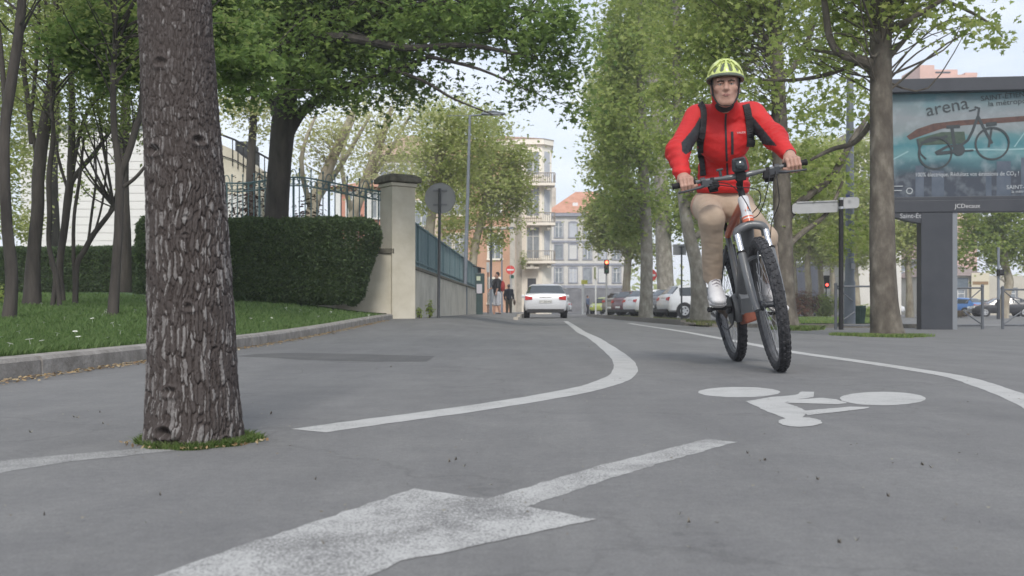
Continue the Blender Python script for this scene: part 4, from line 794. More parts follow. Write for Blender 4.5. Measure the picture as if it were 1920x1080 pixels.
b = MB(); b.bx(X(650, D), X(680, D), D-.05, D, 0, Z(402, D)); b.build('door', mat('brown_door', (.25, .12, .10), rough=.6), t, w=True)
D = 31; t = thing('stair_house', 'cream house wall with a sloping outdoor stair and black handrail beside the maple trunk', 'house', (X(470, D), D, 0))
b = MB(); b.prism([(X(395, D), D, .2), (X(522, D), D, .2), (X(522, D), D, Z(345, D)), (X(440, D), D, Z(282, D)), (X(395, D), D, Z(262, D))], (0, 1.4, 0)); b.build('stair_wall', CREAM, t, w=True)
b = MB(); b.bx(X(425, D), X(492, D), D-1.2, D-.01, .2, Z(372, D)); b.build('lower_wall', WHITE, t, w=True)
b = MB()
for k in range(9):
    px = 436+k*10; py = 262+(px-440)*.56; b.tube([P(px, py, D-.05), P(px, py+52, D-.05)], .016, 6)
b.tube([P(395, 245, D-.05), P(440, 262, D-.05), P(524, 309, D-.05)], .035, 6); b.tube([P(395, 285, D-.05), P(440, 300, D-.05), P(524, 347, D-.05)], .018, 6); b.build('handrail', BLACK, t, w=True)
b = MB(); b.bx(X(436, D), X(462, D), D+.3, D+1.5, Z(310, D), Z(262, D)); b.build('dark_porch', DARK, t, w=True)
D = 42; x0, x1 = X(40, D), X(330, D); zt = Z(243, D)
t = thing('white_hall', 'plain white hall with horizontally ribbed cladding behind the park trees', 'building', ((x0+x1)/2, D, 0))
b = MB(); b.bx(x0, x1, D, D+14, 0, zt); b.build('wall', mat('white_cladding', (.74, .72, .71), (.80, .78, .77), .8, rough=.7), t, w=True)
b = MB(); z = .6
while z < zt: b.bx(x0-.02, x1+.02, D-.03, D, z, z+.30); z += .34
b.build('cladding_ribs', mat('white_ribs', (.72, .70, .69), rough=.7), t, w=True)
b = MB(); b.bx(x0-.15, x1+.15, D-.15, D+14.1, zt, zt+.18); b.build('roof_edge', GREYM, t, w=True)
# right side: dark low building, beige depot, pale gabled house, pink tower block
D = 105; x0, x1 = X(1545, D), X(1742, D); zt = Z(492, D)
t = thing('low_dark_building', 'long low grey building with dark shop openings behind the square', 'building', ((x0+x1)/2, D, -.1))
b = MB(); b.bx(x0, x1, D, D+12, -.2, zt); b.build('wall', mat('dark_grey_render', (.13, .13, .15), (.18, .18, .2), .4, rough=.8), t, w=True)
for px in (1590, 1626, 1690):
    b = MB(); b.bx(X(px-14, D), X(px+14, D), D-.04, D, .1, Z(545, D)); b.build('shop_opening', BLACK, t, w=True)
b = MB(); b.bx(x0, x1, D-.9, D-.01, Z(545, D), Z(540, D)); b.build('canopy', BLACK, t, w=True)
for px in (1570, 1600, 1630, 1688, 1712): window(t, X(px, D), D, Z(515, D), 1.2, 1.5, GREYM, WB)
b = MB(); b.bx(x0-.2, x1+.2, D-.2, D+12.2, zt, zt+.35); b.build('roof_edge', GREYM, t, w=True)
D = 92; x0, x1 = X(1750, D), X(2060, D)
t = thing('beige_depot', 'beige low building with brown sloping roof behind the parked blue car', 'building', ((x0+x1)/2, D, -.1))
b = MB(); b.bx(x0, x1, D, D+10, -.2, Z(517, D)); b.build('wall', mat('beige_wall', (.46, .43, .36), (.53, .5, .43), .7, rough=.9), t, w=True)
b = MB(); b.add([(x0-.3, D-.4, Z(517, D)), (X(1852, D), D-.4, Z(517, D)), (X(1842, D), D+5, Z(492, D)), (x0+1, D+5, Z(492, D)), (x0-.3, D+10, Z(517, D)), (X(1852, D), D+10, Z(517, D))], [(0, 1, 2, 3), (3, 2, 5, 4), (0, 3, 4), (1, 5, 2), (4, 5, 1, 0)]); b.build('roof', mat('brown_roof', (.22, .17, .15), (.28, .22, .2), 1, rough=.9), t, w=True)
b = MB(); b.bx(x0+.6, X(1815, D), D-.05, D, Z(540, D), Z(521, D)); b.build('fascia', mat('blue_grey_fascia', (.12, .15, .18), rough=.6), t, w=True)
for px in (1772, 1795, 1890): window(t, X(px, D), D, Z(556, D), 1.4, 1.2, GREYM, WB)
b = MB(); b.bx(X(1817, D), X(1850, D), D-.5, D-.4, Z(562, D), Z(512, D)); bd = b.build('signboard', mat('cream_board', (.6, .55, .42), rough=.7), t, w=True)
b = MB(); b.bx(X(1819, D), X(1848, D), D-.52, D-.505, Z(534, D), Z(528, D)); b.build('board_stripe', mat('brown_stripe', (.25, .16, .08), rough=.7), bd, w=True)
D = 75; x0, x1 = X(1606, D), X(1690, D)
t = thing('pale_house', 'pale house with dark gable eaves glimpsed behind the nearest plane trunk', 'house', ((x0+x1)/2, D, 0))
b = MB(); b.prism([(x0, D, 0), (x1, D, 0), (x1, D, Z(232, D)), (X(1655, D), D, Z(222, D)), (x0, D, Z(258, D))], (0, 9, 0)); b.build('wall', mat('pale_render', (.68, .66, .62), (.74, .72, .68), .7, rough=.9), t, w=True)
b = MB(); b.prism([(x0-.5, D-.5, Z(266, D)), (X(1655, D), D-.5, Z(222, D)), (X(1655, D), D-.5, Z(214, D)), (x0-.5, D-.5, Z(256, D))], (0, 10, 0)); b.prism([(X(1655, D), D-.5, Z(222, D)), (x1+.4, D-.5, Z(240, D)), (x1+.4, D-.5, Z(231, D)), (X(1655, D), D-.5, Z(214, D))], (0, 10, 0)); b.build('roof', mat('dark_tiles', (.14, .11, .1), rough=.9), t, w=True)
for px, py in ((1625, 330), (1660, 330), (1625, 420), (1660, 420)): window(t, X(px, D), D, Z(py, D), 1.0, 1.7, WHITE, WB)
D = 190; x0, x1 = X(1725, D), X(1832, D); PK = mat('salmon_panels', (.58, .36, .29), (.64, .41, .34), .3, rough=.9)
t = thing('tower_block', 'salmon pink tower block rising above the billboard', 'building', ((x0+x1)/2, D, 0))
b = MB(); b.bx(x0, x1, D, D+16, 0, Z(140, D)); b.build('wall', PK, t, w=True)
b = MB(); b.bx(x0, X(1752, D), D-.02, D+9, Z(140, D), Z(122, D)); b.bx(X(1752, D), X(1800, D), D+1, D+9, Z(140, D), Z(128, D)); b.bx(X(1812, D), x1+.3, D+.5, D+8, Z(140, D), Z(135, D)); b.build('penthouse', PK, t, w=True)
b = MB(); b.bx(X(1758, D), X(1786, D), D+.9, D+.99, Z(135, D), Z(132, D)); b.build('roof_vent', DARK, t, w=True)
for r_ in range(9):
    for c_ in range(6):
        z = Z(140, D)-2.4-r_*3; px = 1733+c_*18; b = MB(); b.bx(X(px, D), X(px+9, D), D-.03, D, z-.7, z+.7); b.build('window', WB, t, w=True)
# distance: verges, side road, far bushes, far tree line
V = np.array([[[X(1490, 30), 30, 0], [X(1490, 30)+1, 62, 0]], [[X(1590, 30), 30, 0], [X(1590, 30)+9, 62, 0]]], float)
def sheet(name, pts, m, up, n=10):
    a, b_, c, d_ = [np.array(p, float) for p in pts]; s = np.linspace(0, 1, n); Vg = np.zeros((n, n, 3))
    for i, u in enumerate(s):
        for j, v in enumerate(s):
            p = (a*(1-u)+b_*u)*(1-v)+(d_*(1-u)+c*u)*v; Vg[i, j] = (p[0], p[1], float(g(p[0], p[1]))+up)
    return struct(grid_mesh(name, Vg, m))
sheet('grass_verge', [(8.9, 33), (12.6, 33), (22, 58), (15, 58)], LAWNM, .02)
sheet('planting_strip', [(4.75, 26), (5.9, 26), (8.2, 70), (5.6, 70)], mat('strip_soil', (.13, .115, .08), (.2, .18, .13), 6, rough=.95, bump=.6, bscale=30, c3=(.10, .13, .05)), .05)
sheet('side_road', [(9, 27.5), (30, 27.5), (30, 32), (9, 32)], asphalt_mat('sunlit_road_asphalt', dark=1.25), .006)  # asphalt of this road coloured lighter for the sunshine lying on it
b = MB()
for i in range(22): b.box((4.72-.0+i*.038, 28+i*2, -.03), (.14, 1.97, .2))
kp = [(4.72, 27.0), (4.78, 26.6), (4.95, 26.3), (5.25, 26.1), (6.2, 25.9), (7.2, 25.7), (8.2, 25.5), (9.4, 25.3), (10.6, 25.1)]
for (xa, ya), (xb, yb) in zip(kp[:-1], kp[1:]): b.box(((xa+xb)/2, (ya+yb)/2, float(g((xa+xb)/2, (ya+yb)/2))+.03), (math.hypot(xb-xa, yb-ya), .14, .14), rz=math.atan2(yb-ya, xb-xa))
struct(b.build('strip_kerb', mat('weathered_kerb', (.15, .14, .125), (.24, .225, .20), 20, rough=.9, bump=.4, bscale=50)))
n = 9000; y = 26+44*rng.random(n)**1.4; x = 4.9+(y-26)*.025+rng.random(n)*(1.1+(y-26)*.03); pts = np.stack([x, y, g(x, y)+.04], -1)
o = blades('strip_grass', pts, .03, .14, .012, leafmat('dry_grass', [(.10, .14, .04), (.18, .19, .07), (.25, .23, .12), (.08, .13, .03)], .3), .5); tag(o, 'rough grass along the planting strip under the plane trees', 'grass', kind='stuff')
GRASS2 = leafmat('light_green_grass', [(.10, .17, .05), (.16, .25, .07), (.22, .30, .10), (.26, .28, .12)], .5)  # lighter green than the lawn blades
n = 5000; A = rng.uniform(0, 6.283, n); q = rng.random(n)**.5; q = q*(1+.3*np.sin(3*A+1)+.2*np.sin(7*A)); x = X(1652, 14)+q*np.cos(A)*.58; y = 14+q*np.sin(A)*.8; pts = np.stack([x, y, g(x, y)], -1)
o = blades('tree_pit_grass', pts, .015, .06, .006, GRASS2, .6); tag(o, 'patch of short grass around the foot of the nearest plane tree', 'grass', kind='stuff')
n = 3000; A = rng.uniform(0, 6.283, n); q = rng.random(n)**.5; q = q*(1+.3*np.sin(3*A+1)+.2*np.sin(7*A)); x = X(1492, 22.6)+q*np.cos(A)*.5; y = 22.6+q*np.sin(A)*.8; pts = np.stack([x, y, g(x, y)], -1)
o = blades('tree_pit_grass', pts, .03, .13, .008, GRASS2, .6); tag(o, 'tuft of taller grass at the foot of the second plane tree', 'grass', kind='stuff')
n = 14000; u = rng.random(n); v = rng.random(n); y = 33+25*v; x = (8.9+6.1*v)+u*(3.7+3.3*v); pts = np.stack([x, y, g(x, y)+.01], -1)
o = blades('verge_grass', pts, .04, .11, .02, GRASS2, .5); tag(o, 'strip of green verge grass in front of the red bush', 'grass', kind='stuff')
leafy('red_bush', 'reddish bush beside the second plane trunk in front of the far square', 'bush', (X(1508, 62), 62, -.1), (1.1, .9, .95), 1500, .18, leafmat('rust_leaf', [(.12, .05, .03), (.18, .08, .05), (.10, .09, .04)], .3), 11)
leafy('green_bush', 'rounded green bush between the red bush and the grey car', 'bush', (X(1545, 64), 64, -.1), (1.1, .9, .85), 1500, .18, LF_PLANE, 12)
leafy('green_bush', 'low green bush behind the litter bin', 'bush', (X(1632, 56), 56, -.1), (.9, .6, .42), 900, .15, LF_PLANE, 13)
leafy('dry_bush', 'dry pinkish bush in front of the blue parked car', 'bush', (X(1795, 60), 60, -.1), (.8, .5, .25), 500, .15, leafmat('pink_dry', [(.3, .2, .14), (.2, .17, .08), (.35, .26, .2)], .2), 14)
n = 16000; r_ = rng.random(n); x = -170+420*rng.random(n); y = 200+40*rng.random(n); z = np.abs(rng.normal(0, 1, n))*(2.2+1.6*np.sin(x*.07)+1.2*np.sin(x*.23+1)) + .5; k = (x < X(1000, 200)) | (x > X(1110, 200))
leaves('far_trees', np.stack([x, y, z], -1)[k], 1.7, KITE, LF_PLANE2, None, .8, .1, 5); tag(bpy.data.objects['far_trees'], 'distant wooded edge closing the view behind the square', 'trees', kind='stuff')
# ================================================================== street furniture
def gz(px, d): return float(g(X(px, d), d))
POLEM = mat('dark_pole', (.06, .065, .07), (.09, .095, .1), 6, rough=.5)
LAMPM = mat('lamp_grey', (.15, .17, .20), (.19, .21, .245), 4, rough=.5)
SIGNB = mat('sign_back_grey', (.34, .345, .35), (.39, .395, .40), 3, rough=.55)
# round sign seen from behind
d = 21; t = thing('road_sign', 'round road sign seen from behind on a dark pole by the gate pillar', 'road sign', (X(822, d), d, gz(822, d)))
z0 = gz(822, d); zc = Z(371, d)-z0
b = MB(); b.cyl((0, 0, -.1), (.03, 0, zc+.20), .032, 10); b.build('pole', POLEM, t, smooth=True)
b = MB(); b.lathe((.035, .065, zc), [(.0, .0), (.325, .0), (.333, -.02), (.333, .012), (.32, .012)], 'Y', 40); b.build('sign_plate', SIGNB, t, smooth=True)
b = MB(); b.box((.035, .048, zc+.16), (.30, .03, .035)); b.box((.035, .048, zc-.14), (.30, .03, .035)); b.build('bracket', mat('bracket_grey', (.24, .245, .255), rough=.5), t)
def street_lamp(label, d, base, top, px0, px1, arm, head, tail=None, rad=.075):
    zb = gz(base, d); x = X(base, d); t = thing('street_lamp', label, 'street lamp', (x, d, zb), group='grey street lamps'); o_ = Vector((x, d, zb)); zt = Z(top, d)-zb; xt = X(px1, d)-x
    b = MB(); b.tube([(0, 0, -.1), (0, 0, 1.1), (0, 0, 1.15), (xt*.5, 0, zt*.55), (xt, 0, zt)], [rad*1.25, rad*1.2, rad, rad*.85, rad*.6], 12); b.build('pole', LAMPM, t, smooth=True)
    b = MB(); b.tube([(xt, 0, zt-.02), (X(arm, d)-x, 0, zt+.02)], .03, 8); 
    if tail: b.tube([(xt, 0, zt-.02), (X(tail, d)-x, 0, zt-.02)], .012, 6)
    b.build('arm', LAMPM, t)
    hx0, hx1 = X(arm, d)-x-.05, X(head, d)-x; b = MB(); zc = zt+.06
    b.prism([(hx0, -.12, zc-.03), (hx0+(hx1-hx0)*.4, -.15, zc-.06), (hx1, -.1, zc-.02), (hx1, -.1, zc+.01), (hx0+(hx1-hx0)*.45, -.15, zc+.09), (hx0, -.12, zc+.02)], (0, .28, 0)); h = b.build('lamp_head', LAMPM, t, bevel=.01)
    b = MB(); b.bx(hx0+(hx1-hx0)*.45, hx1-.1, -.09, .07, zc-.075, zc-.062); b.build('lens', WHITE, h)
    return t
street_lamp('tall grey street lamp with flat head on the left pavement', 36, 872, 216, 0, 881, 905, 948, 838)
street_lamp('second smaller grey street lamp further along the left pavement', 52, 920, 371, 0, 922, 935, 962, rad=.07)
street_lamp('third and farthest street lamp in front of the terracotta house', 74, 941, 429, 0, 941, 955, 967, rad=.07)
# grey lamp post on the square
d = 26; zb = gz(1595, d); t = thing('lamp_post', 'thick blue-grey lamp post standing behind the direction sign', 'lamp post', (X(1593, d), d, zb))
b = MB(); b.tube([(0, 0, -.1), (0, 0, .02), (0, 0, 1.2), (0, 0, 1.25), (.02, 0, 9.5)], [.15, .15, .145, .12, .07], 14); b.build('pole', LAMPM, t, smooth=True)
b = MB(); b.cyl((-.1, -.01, 1.42), (.14, -.01, 1.50), .025, 8); b.box((.05, -.13, 1.62), (.1, .02, .14)); b.build('clamp', STEEL, t)
b = MB(); b.box((-.08, -.14, 2.05+1.3), (.13, .02, .3)); b.build('blue_plate', mat('blue_plate', (.08, .10, .28), rough=.5), t)
b = MB(); b.tube([(.02, 0, 9.4), (-.9, -.2, 9.75)], .035, 8); b.box((-1.1, -.25, 9.78), (.6, .25, .08)); b.build('lamp_arm', LAMPM, t)
# direction sign from behind
d = 22.8; zb = gz(1577, d); t = thing('direction_sign', 'direction sign with two grey arrow plates seen from behind on a black post', 'direction sign', (X(1577, d), d, zb))
b = MB(); b.cyl((0, 0, -.1), (0, 0, Z(371, d)-zb), .055, 12); b.build('post', BLACK, t, smooth=True)
def plate(name, px0, px1, py0, py1, sl, y):
    x0, x1, za, zc = X(px0, d)-X(1577, d), X(px1, d)-X(1577, d), Z(py1, d)-zb, Z(py0, d)-zb; r_ = (zc-za)*.3; pts = []
    for cx_, cz_, a0 in ((x1-r_, zc-r_, 0), (x0+r_, zc-r_, 90), (x0+r_, za+r_, 180), (x1-r_, za+r_, 270)):
        for k in range(5): A = R(a0+k*22.5); x = cx_+r_*math.cos(A); pts.append((x, y, cz_+r_*math.sin(A)+x*sl))
    b = MB(); b.prism(pts, (0, .025, 0)); return b.build(name, SIGNB, t)
p_ = plate('arrow_plate', 1487, 1575, 377, 397, .04, .06)
b = MB(); b.box((X(1535, d)-X(1577, d), .05, Z(377.5, d)-zb), (1.0, .03, .03), ry=-.04); b.build('rail', SIGNB, p_)
p_ = plate('arrow_plate', 1579, 1613, 370, 391, .05, .07)
for q_ in (375, 392): b = MB(); b.cyl((0, 0, Z(q_, d)-zb), (0, 0, Z(q_-4.5, d)-zb), .063, 12); b.build('collar', STEEL, t)
# barriers
def barrier(label, px0, px1, d, brace=1, py=537):
    zb = gz((px0+px1)/2, d); x0, x1 = X(px0, d), X(px1, d); t = thing('pedestrian_barrier', label, 'barrier', (x0, d, zb), group='grey tubular barriers along the square'); h = Z(py, d)-zb; L_ = x1-x0
    for x in (0, L_):
        b = MB(); b.cyl((x, 0, -.1), (x, 0, h+.03), .035, 8); b.ball((x, 0, h+.05), .042, 8, 5); b.build('post', GREYD, t, smooth=True)
    b = MB(); b.cyl((0, 0, h), (L_, 0, h), .022, 8); b.cyl((0, 0, .1), (L_, 0, .1), .022, 8); b.build('rails', GREYD, t)
    b = MB(); b.cyl((L_-.02, 0, .12), (L_-.45, 0, .42), .016, 6); b.cyl((.02, 0, .12), (.45, 0, .42), .016, 6)
    b.cyl((.03, 0, h-.03), (.4, 0, h-.35), .014, 6); b.cyl((L_-.03, 0, h-.03), (L_-.4, 0, h-.35), .014, 6); b.build('braces', GREYD, t)
GREYD = mat('barrier_grey', (.09, .10, .115), (.12, .13, .145), 5, rough=.5)
barrier('grey tubular barrier behind the direction sign and nearest plane trunk', 1567, 1668, 22.9)
barrier('grey tubular barrier just right of the billboard column', 1745, 1842, 23.4, py=540)
barrier('grey tubular barrier cut off by the right edge of the photo', 1880, 1985, 23.4, py=543)
# litter bin
d = 27; zb = gz(1607, d); t = thing('litter_bin', 'dark green ribbed litter bin beside the grey lamp post', 'litter bin', (X(1607, d), d, zb)); GRN = mat('bin_green', (.05, .09, .075), (.07, .12, .1), 6, rough=.6)
b = MB(); b.lathe((0, 0, 0), [(.0, .0), (.17, 0), (.19, .1), (.22, .52), (.23, .54), (.23, .58), (.2, .58), (.18, .5)], 'Z', 24)
for k in range(20): A = 2*math.pi*k/20; b.tube([(.178*math.cos(A), .178*math.sin(A), .02), (.225*math.cos(A), .225*math.sin(A), .52)], .012, 5)
b.build('body', GRN, t); b = MB(); b.torus((0, 0, .56), .215, .02, 'Z', 24, 6); b.build('rim', GRN, t, smooth=True)
# parking meter
d = 36; zb = gz(899, d); t = thing('parking_meter', 'dark green parking meter with pale screen and sloping solar top on the pavement', 'parking meter', (X(899, d), d, zb)); PM = mat('meter_green', (.035, .06, .06), (.05, .08, .08), 5, rough=.45); h = Z(503, d)-zb
b = MB(); b.box((0, 0, h/2-.15), (.24, .24, h-.3)); b.box((.02, 0, h*.68), (.33, .3, h*.42)); b.build('body', PM, t, bevel=.02)
b = MB(); b.prism([(-.24, -.18, h+.06), (-.24, .18, h+.06), (.2, .18, h-.04), (.2, -.18, h-.04)], (0, 0, .035)); b.cyl((0, 0, h-.2), (0, 0, h), .06, 8); b.build('solar_panel', DARK, t)
b = MB(); b.box((-.03, -.155, h*.78), (.14, .012, .16)); b.build('screen', mat('meter_screen', (.5, .55, .42), rough=.2), t)
b = MB(); b.box((.0, -.156, h*.56), (.2, .012, .34)); b.build('front_plate', mat('meter_plate', (.5, .48, .52), rough=.5), t)
# traffic lights and small signs
def traffic_light(label, px, d, py_top, hh=.85, lit='red', facing=True, polem=SIGNB):
    zb = gz(px, d); t = thing('traffic_light', label, 'traffic light', (X(px, d), d, zb)); zt = Z(py_top, d)-zb
    b = MB(); b.cyl((0, 0, -.1), (0, 0, zt-hh*.5), .055, 10); b.build('pole', polem, t, smooth=True)
    b = MB(); b.box((0, -.1, zt-hh/2), (.30, .2, hh)); b.build('head', BLACK, t, bevel=.02)
    for k, c in enumerate(('red', 'amber', 'green')):
        z = zt-hh*(1/6+k/3); b = MB(); b.lathe((0, -.2, z), [(.0, -.02), (.07, -.015), (.1, .0)], 'Y', 16)
        on = (c == lit); m = emit('lit_red', (1, .10, .04), 6) if on else {'red': mat('red_off', (.08, .01, .01), rough=.3), 'amber': mat('amber_off', (.08, .05, .01), rough=.3), 'green': mat('green_off', (.01, .06, .03), rough=.3)}[c]
        l = b.build('lens', m, t); b = MB(); b.tube([(-.11, -.2, z+.02), (-.08, -.3, z+.1), (0, -.32, z+.125), (.08, -.3, z+.1), (.11, -.2, z+.02)], .012, 5); b.build('hood', BLACK, l)
    return t
traffic_light('traffic light showing red on a pale pole at the street crossing', 1137, 62, 488)
d = 64; zb = 0; t = thing('traffic_light', 'traffic light seen edge-on with pale back on a white pole left of the red one', 'traffic light', (X(1117, d), d, 0)); b = MB(); b.cyl((0, 0, -.1), (0, 0, Z(505, d)), .05, 8); b.build('pole', WHITE, t); b = MB(); b.box((-.05, 0, Z(512, d)), (.12, .22, .75)); b.build('head', mat('olive_head', (.25, .27, .15), rough=.5), t); b = MB(); b.box((.06, -.05, Z(512, d)), (.12, .24, .7)); b.build('backboard', WHITE, t)
def no_entry(label, px, py, d, r_=.38):
    zb = gz(px, d); t = thing('no_entry_sign', label, 'road sign', (X(px, d), d, zb), group='no-entry signs'); z = Z(py, d)-zb
    b = MB(); b.cyl((0, .03, -.1), (0, .03, z+.3), .035, 8); b.build('pole', SIGNB, t)
    b = MB(); b.lathe((0, 0, z), [(.0, .0), (r_, .0), (r_, .02)], 'Y', 28); p_ = b.build('disc', mat('sign_red', (.62, .06, .05), rough=.45), t)
    b = MB(); b.box((0, -.006, z), (r_*1.5, .01, r_*.36)); b.build('white_bar', WHITE, p_)
no_entry('no-entry sign between the plane trunks on the right', 1220, 516, 60)
no_entry('no-entry sign above the second pedestrian on the left pavement', 957, 506, 66, .30)
d = 66.3; b = MB(); t = thing('street_sign', 'small white and green street signs on a post under the left no-entry sign', 'street sign', (X(959.5, d), d, 0)); b.cyl((0, 0, -.1), (0, 0, Z(512, d)), .03, 6); b.build('post', SIGNB, t); b = MB(); b.box((0, -.03, Z(519, d)), (.3, .02, .22)); b.build('green_plate', mat('sign_green', (.03, .16, .12), rough=.5), t)
d = 45; t = thing('parking_sign', 'white notice plates on a thin post beside the parking meter', 'sign', (X(915, d), d, .15)); b = MB(); b.cyl((0, 0, -.1), (0, 0, Z(492, d)-.15), .03, 6); b.build('post', POLEM, t); b = MB(); b.box((0, -.04, Z(501, d)-.15), (.14, .015, .46)); b.build('notice_plate', WHITE, t)
d = 72; t = thing('yellow_sign', 'small yellow sign on a white post at the far crossing', 'sign', (X(1093, d), d, 0)); b = MB(); b.cyl((0, 0, 0), (0, 0, Z(530, d)), .09, 8); b.build('post', WHITE, t); b = MB(); b.box((.1, -.1, Z(529, d)), (.46, .03, .3)); b.build('plate', mat('sign_yellow', (.62, .6, .10), rough=.5), t)
d = 33; zb = gz(1278, d); t = thing('back_of_sign', 'square sign seen from behind on a thin dark pole beside the white hatchback', 'road sign', (X(1278, d), d, zb)); b = MB(); b.cyl((0, 0, -.1), (0, 0, Z(462, d)-zb), .028, 8); b.build('pole', POLEM, t); b = MB(); b.box((-.06, .045, Z(468, d)-zb), (.44, .02, .36)); b.build('plate', SIGNB, t); b = MB(); b.cyl((-.1, .03, Z(463, d)-zb), (.1, .03, Z(463, d)-zb), .015, 6); b.build('clamp', POLEM, t)
d = 66; zb = gz(1635, d); t = thing('traffic_light', 'white-backed traffic light with amber stripes half hidden by the nearest plane trunk', 'traffic light', (X(1634, d), d, zb)); b = MB(); b.cyl((0, 0, 0), (0, 0, Z(505, d)-zb), .06, 8); b.build('pole', SIGNB, t)
for i, (py, m) in enumerate(((500, WHITE), (507, WHITE), (515, 'a'), (521, 'a'), (526, 'a'))):
    b = MB(); b.lathe((-.04, -.15, Z(py, d)-zb), [(0, 0), (.13, .0), (.13, .15)], 'Y', 14); b.build('lamp_disc', WHITE if m != 'a' else mat('amber_disc', (.5, .32, .08), rough=.4), t)
d = 50; zb = gz(1872, d); t = thing('signal_pole', 'pale pole with a black signal box in front of the crooked plane tree', 'pole', (X(1872, d), d, zb)); b = MB(); b.cyl((0, 0, -.1), (0, 0, 1.0), .09, 10); b.build('base', DARK, t); b = MB(); b.cyl((0, 0, 1.0), (0, 0, Z(464, d)-zb), .065, 10); b.build('pole', LAMPM, t, smooth=True); b = MB(); b.box((.05, -.1, Z(511, d)-zb), (.3, .25, .32)); b.cyl((.05, -.22, Z(511, d)-zb), (.05, -.3, Z(511, d)-zb), .12, 12); b.build('signal_box', BLACK, t, bevel=.02)
d = 68; t = thing('traffic_light', 'small red-lit traffic light beyond the red bush', 'traffic light', (X(1549, d), d, -.1)); b = MB(); b.cyl((0, 0, 0), (0, 0, 2.2), .05, 8); b.build('pole', DARK, t); b = MB(); b.box((0, -.1, 2.4), (.36, .2, .9)); b.build('head', BLACK, t); b = MB(); b.lathe((0, -.21, 2.2), [(0, -.02), (.1, 0)], 'Y', 12); b.build('lens', emit('lit_red_small', (1, .08, .06), 3), t)
# ---------------------------------------------------------------- billboard
BX, BD = X(1634, 23.3), 23.3; BA = R(-6)
t = thing('billboard', 'large dark framed advertising billboard on a slate column showing a teal bicycle poster', 'billboard', (BX, BD, -.12), BA)
def bz(py): return Z(py, BD)+.12
def bxx(px): return (px-1634)/F*BD/math.cos(BA)
SL = mat('slate_metal', (.036, .040, .050), (.046, .050, .060), 2, rough=.45); W_ = 4.3
b = MB(); b.bx(0, W_, -.22, .18, bz(178), bz(153)); b.build('top_hood', SL, t, bevel=.015)
b = MB(); b.bx(0, W_, -.16, .16, bz(400), bz(378)); b.bx(0, W_, -.12, .12, bz(378)-.0, bz(371)); b.build('bottom_bar', SL, t, bevel=.01)
b = MB(); b.bx(0, .13, -.14, .14, bz(371), bz(178)); b.build('side_frame', SL, t); b = MB(); b.bx(W_-.13, W_, -.14, .14, bz(371), bz(178)); b.build('side_frame', SL, t)
b = MB(); b.bx(.13, W_-.13, .02, .12, bz(371), bz(178)); b.build('backing', SL, t)
pm = bpy.data.materials.new('poster_print'); pm.use_nodes = True; n = pm.node_tree.nodes; l = pm.node_tree.links; bs = n['Principled BSDF']; bs.inputs['Roughness'].default_value = .45; bs.inputs['Specular IOR Level'].default_value = .25
tcx = n.new('ShaderNodeTexCoord'); sx = n.new('ShaderNodeSeparateXYZ'); mpz = n.new('ShaderNodeMapRange'); mpz.inputs[1].default_value = bz(371); mpz.inputs[2].default_value = bz(178)
nz_ = n.new('ShaderNodeTexNoise'); nz_.inputs['Scale'].default_value = 1.1; nz_.inputs['Detail'].default_value = 6; mpp = n.new('ShaderNodeMapping'); mpp.inputs['Scale'].default_value = (1, 1, 2.2)
ma = n.new('ShaderNodeMath'); ma.operation = 'MULTIPLY_ADD'; ma.inputs[1].default_value = .22; ad = n.new('ShaderNodeMath'); ad.operation = 'SUBTRACT'; ad.inputs[1].default_value = .11; rp_ = n.new('ShaderNodeValToRGB'); e = rp_.color_ramp.elements
e[0].position = 0; e[0].color = (.05, .06, .08, 1); e[1].position = 1; e[1].color = (.10, .23, .27, 1)
for p_, c_ in ((.22, (0.050, 0.059, 0.077)), (.31, (0.053, 0.118, 0.142)), (.40, (0.118, 0.236, 0.254)), (.5, (0.059, 0.177, 0.207)), (.58, (0.094, 0.201, 0.218)), (.63, (0.189, 0.225, 0.236)), (.78, (0.212, 0.236, 0.254)), (.9, (0.153, 0.207, 0.225))): q = e.new(p_); q.color = (*c_, 1)
l.new(tcx.outputs['Object'], sx.inputs[0]); l.new(sx.outputs[2], mpz.inputs[0]); l.new(tcx.outputs['Object'], mpp.inputs[0]); l.new(mpp.outputs[0], nz_.inputs['Vector']); l.new(nz_.outputs[0], ma.inputs[0]); l.new(mpz.outputs[0], ma.inputs[2]); l.new(ma.outputs[0], ad.inputs[0]); l.new(ad.outputs[0], rp_.inputs[0])
nc = n.new('ShaderNodeTexNoise'); nc.inputs['Scale'].default_value = 3.2; nc.inputs['Detail'].default_value = 7; rc = n.new('ShaderNodeValToRGB'); rc.color_ramp.elements[0].position = .5; rc.color_ramp.elements[1].position = .75; rc.color_ramp.elements[0].color = (0, 0, 0, 1); rc.color_ramp.elements[1].color = (.4, .4, .4, 1)
mxp = n.new('ShaderNodeMix'); mxp.data_type = 'RGBA'; mxp.inputs[7].default_value = (.36, .41, .44, 1); l.new(tcx.outputs['Object'], nc.inputs['Vector']); l.new(nc.outputs[0], rc.inputs[0]); l.new(rc.outputs[0], mxp.inputs[0]); l.new(rp_.outputs[0], mxp.inputs[6]); l.new(mxp.outputs[2], bs.inputs['Base Color'])
b = MB(); b.bx(.13, W_-.13, -.0, .019, bz(371), bz(178)); poster = b.build('poster', pm, t)
INK = mat('poster_ink', (.035, .045, .05), rough=.4); INKB = mat('poster_brown', (.06, .032, .028), (.11, .055, .042), 8, rough=.4); INKG = mat('poster_green', (.035, .06, .045), (.06, .09, .065), 9, rough=.4); INKW = mat('poster_white', (.42, .45, .47), rough=.4); INKD = mat('poster_dark_tower', (.055, .075, .105), (.10, .12, .155), 2, rough=.4); INKT = mat('poster_light_beam', (.22, .36, .38), rough=.4)
y1 = -.004
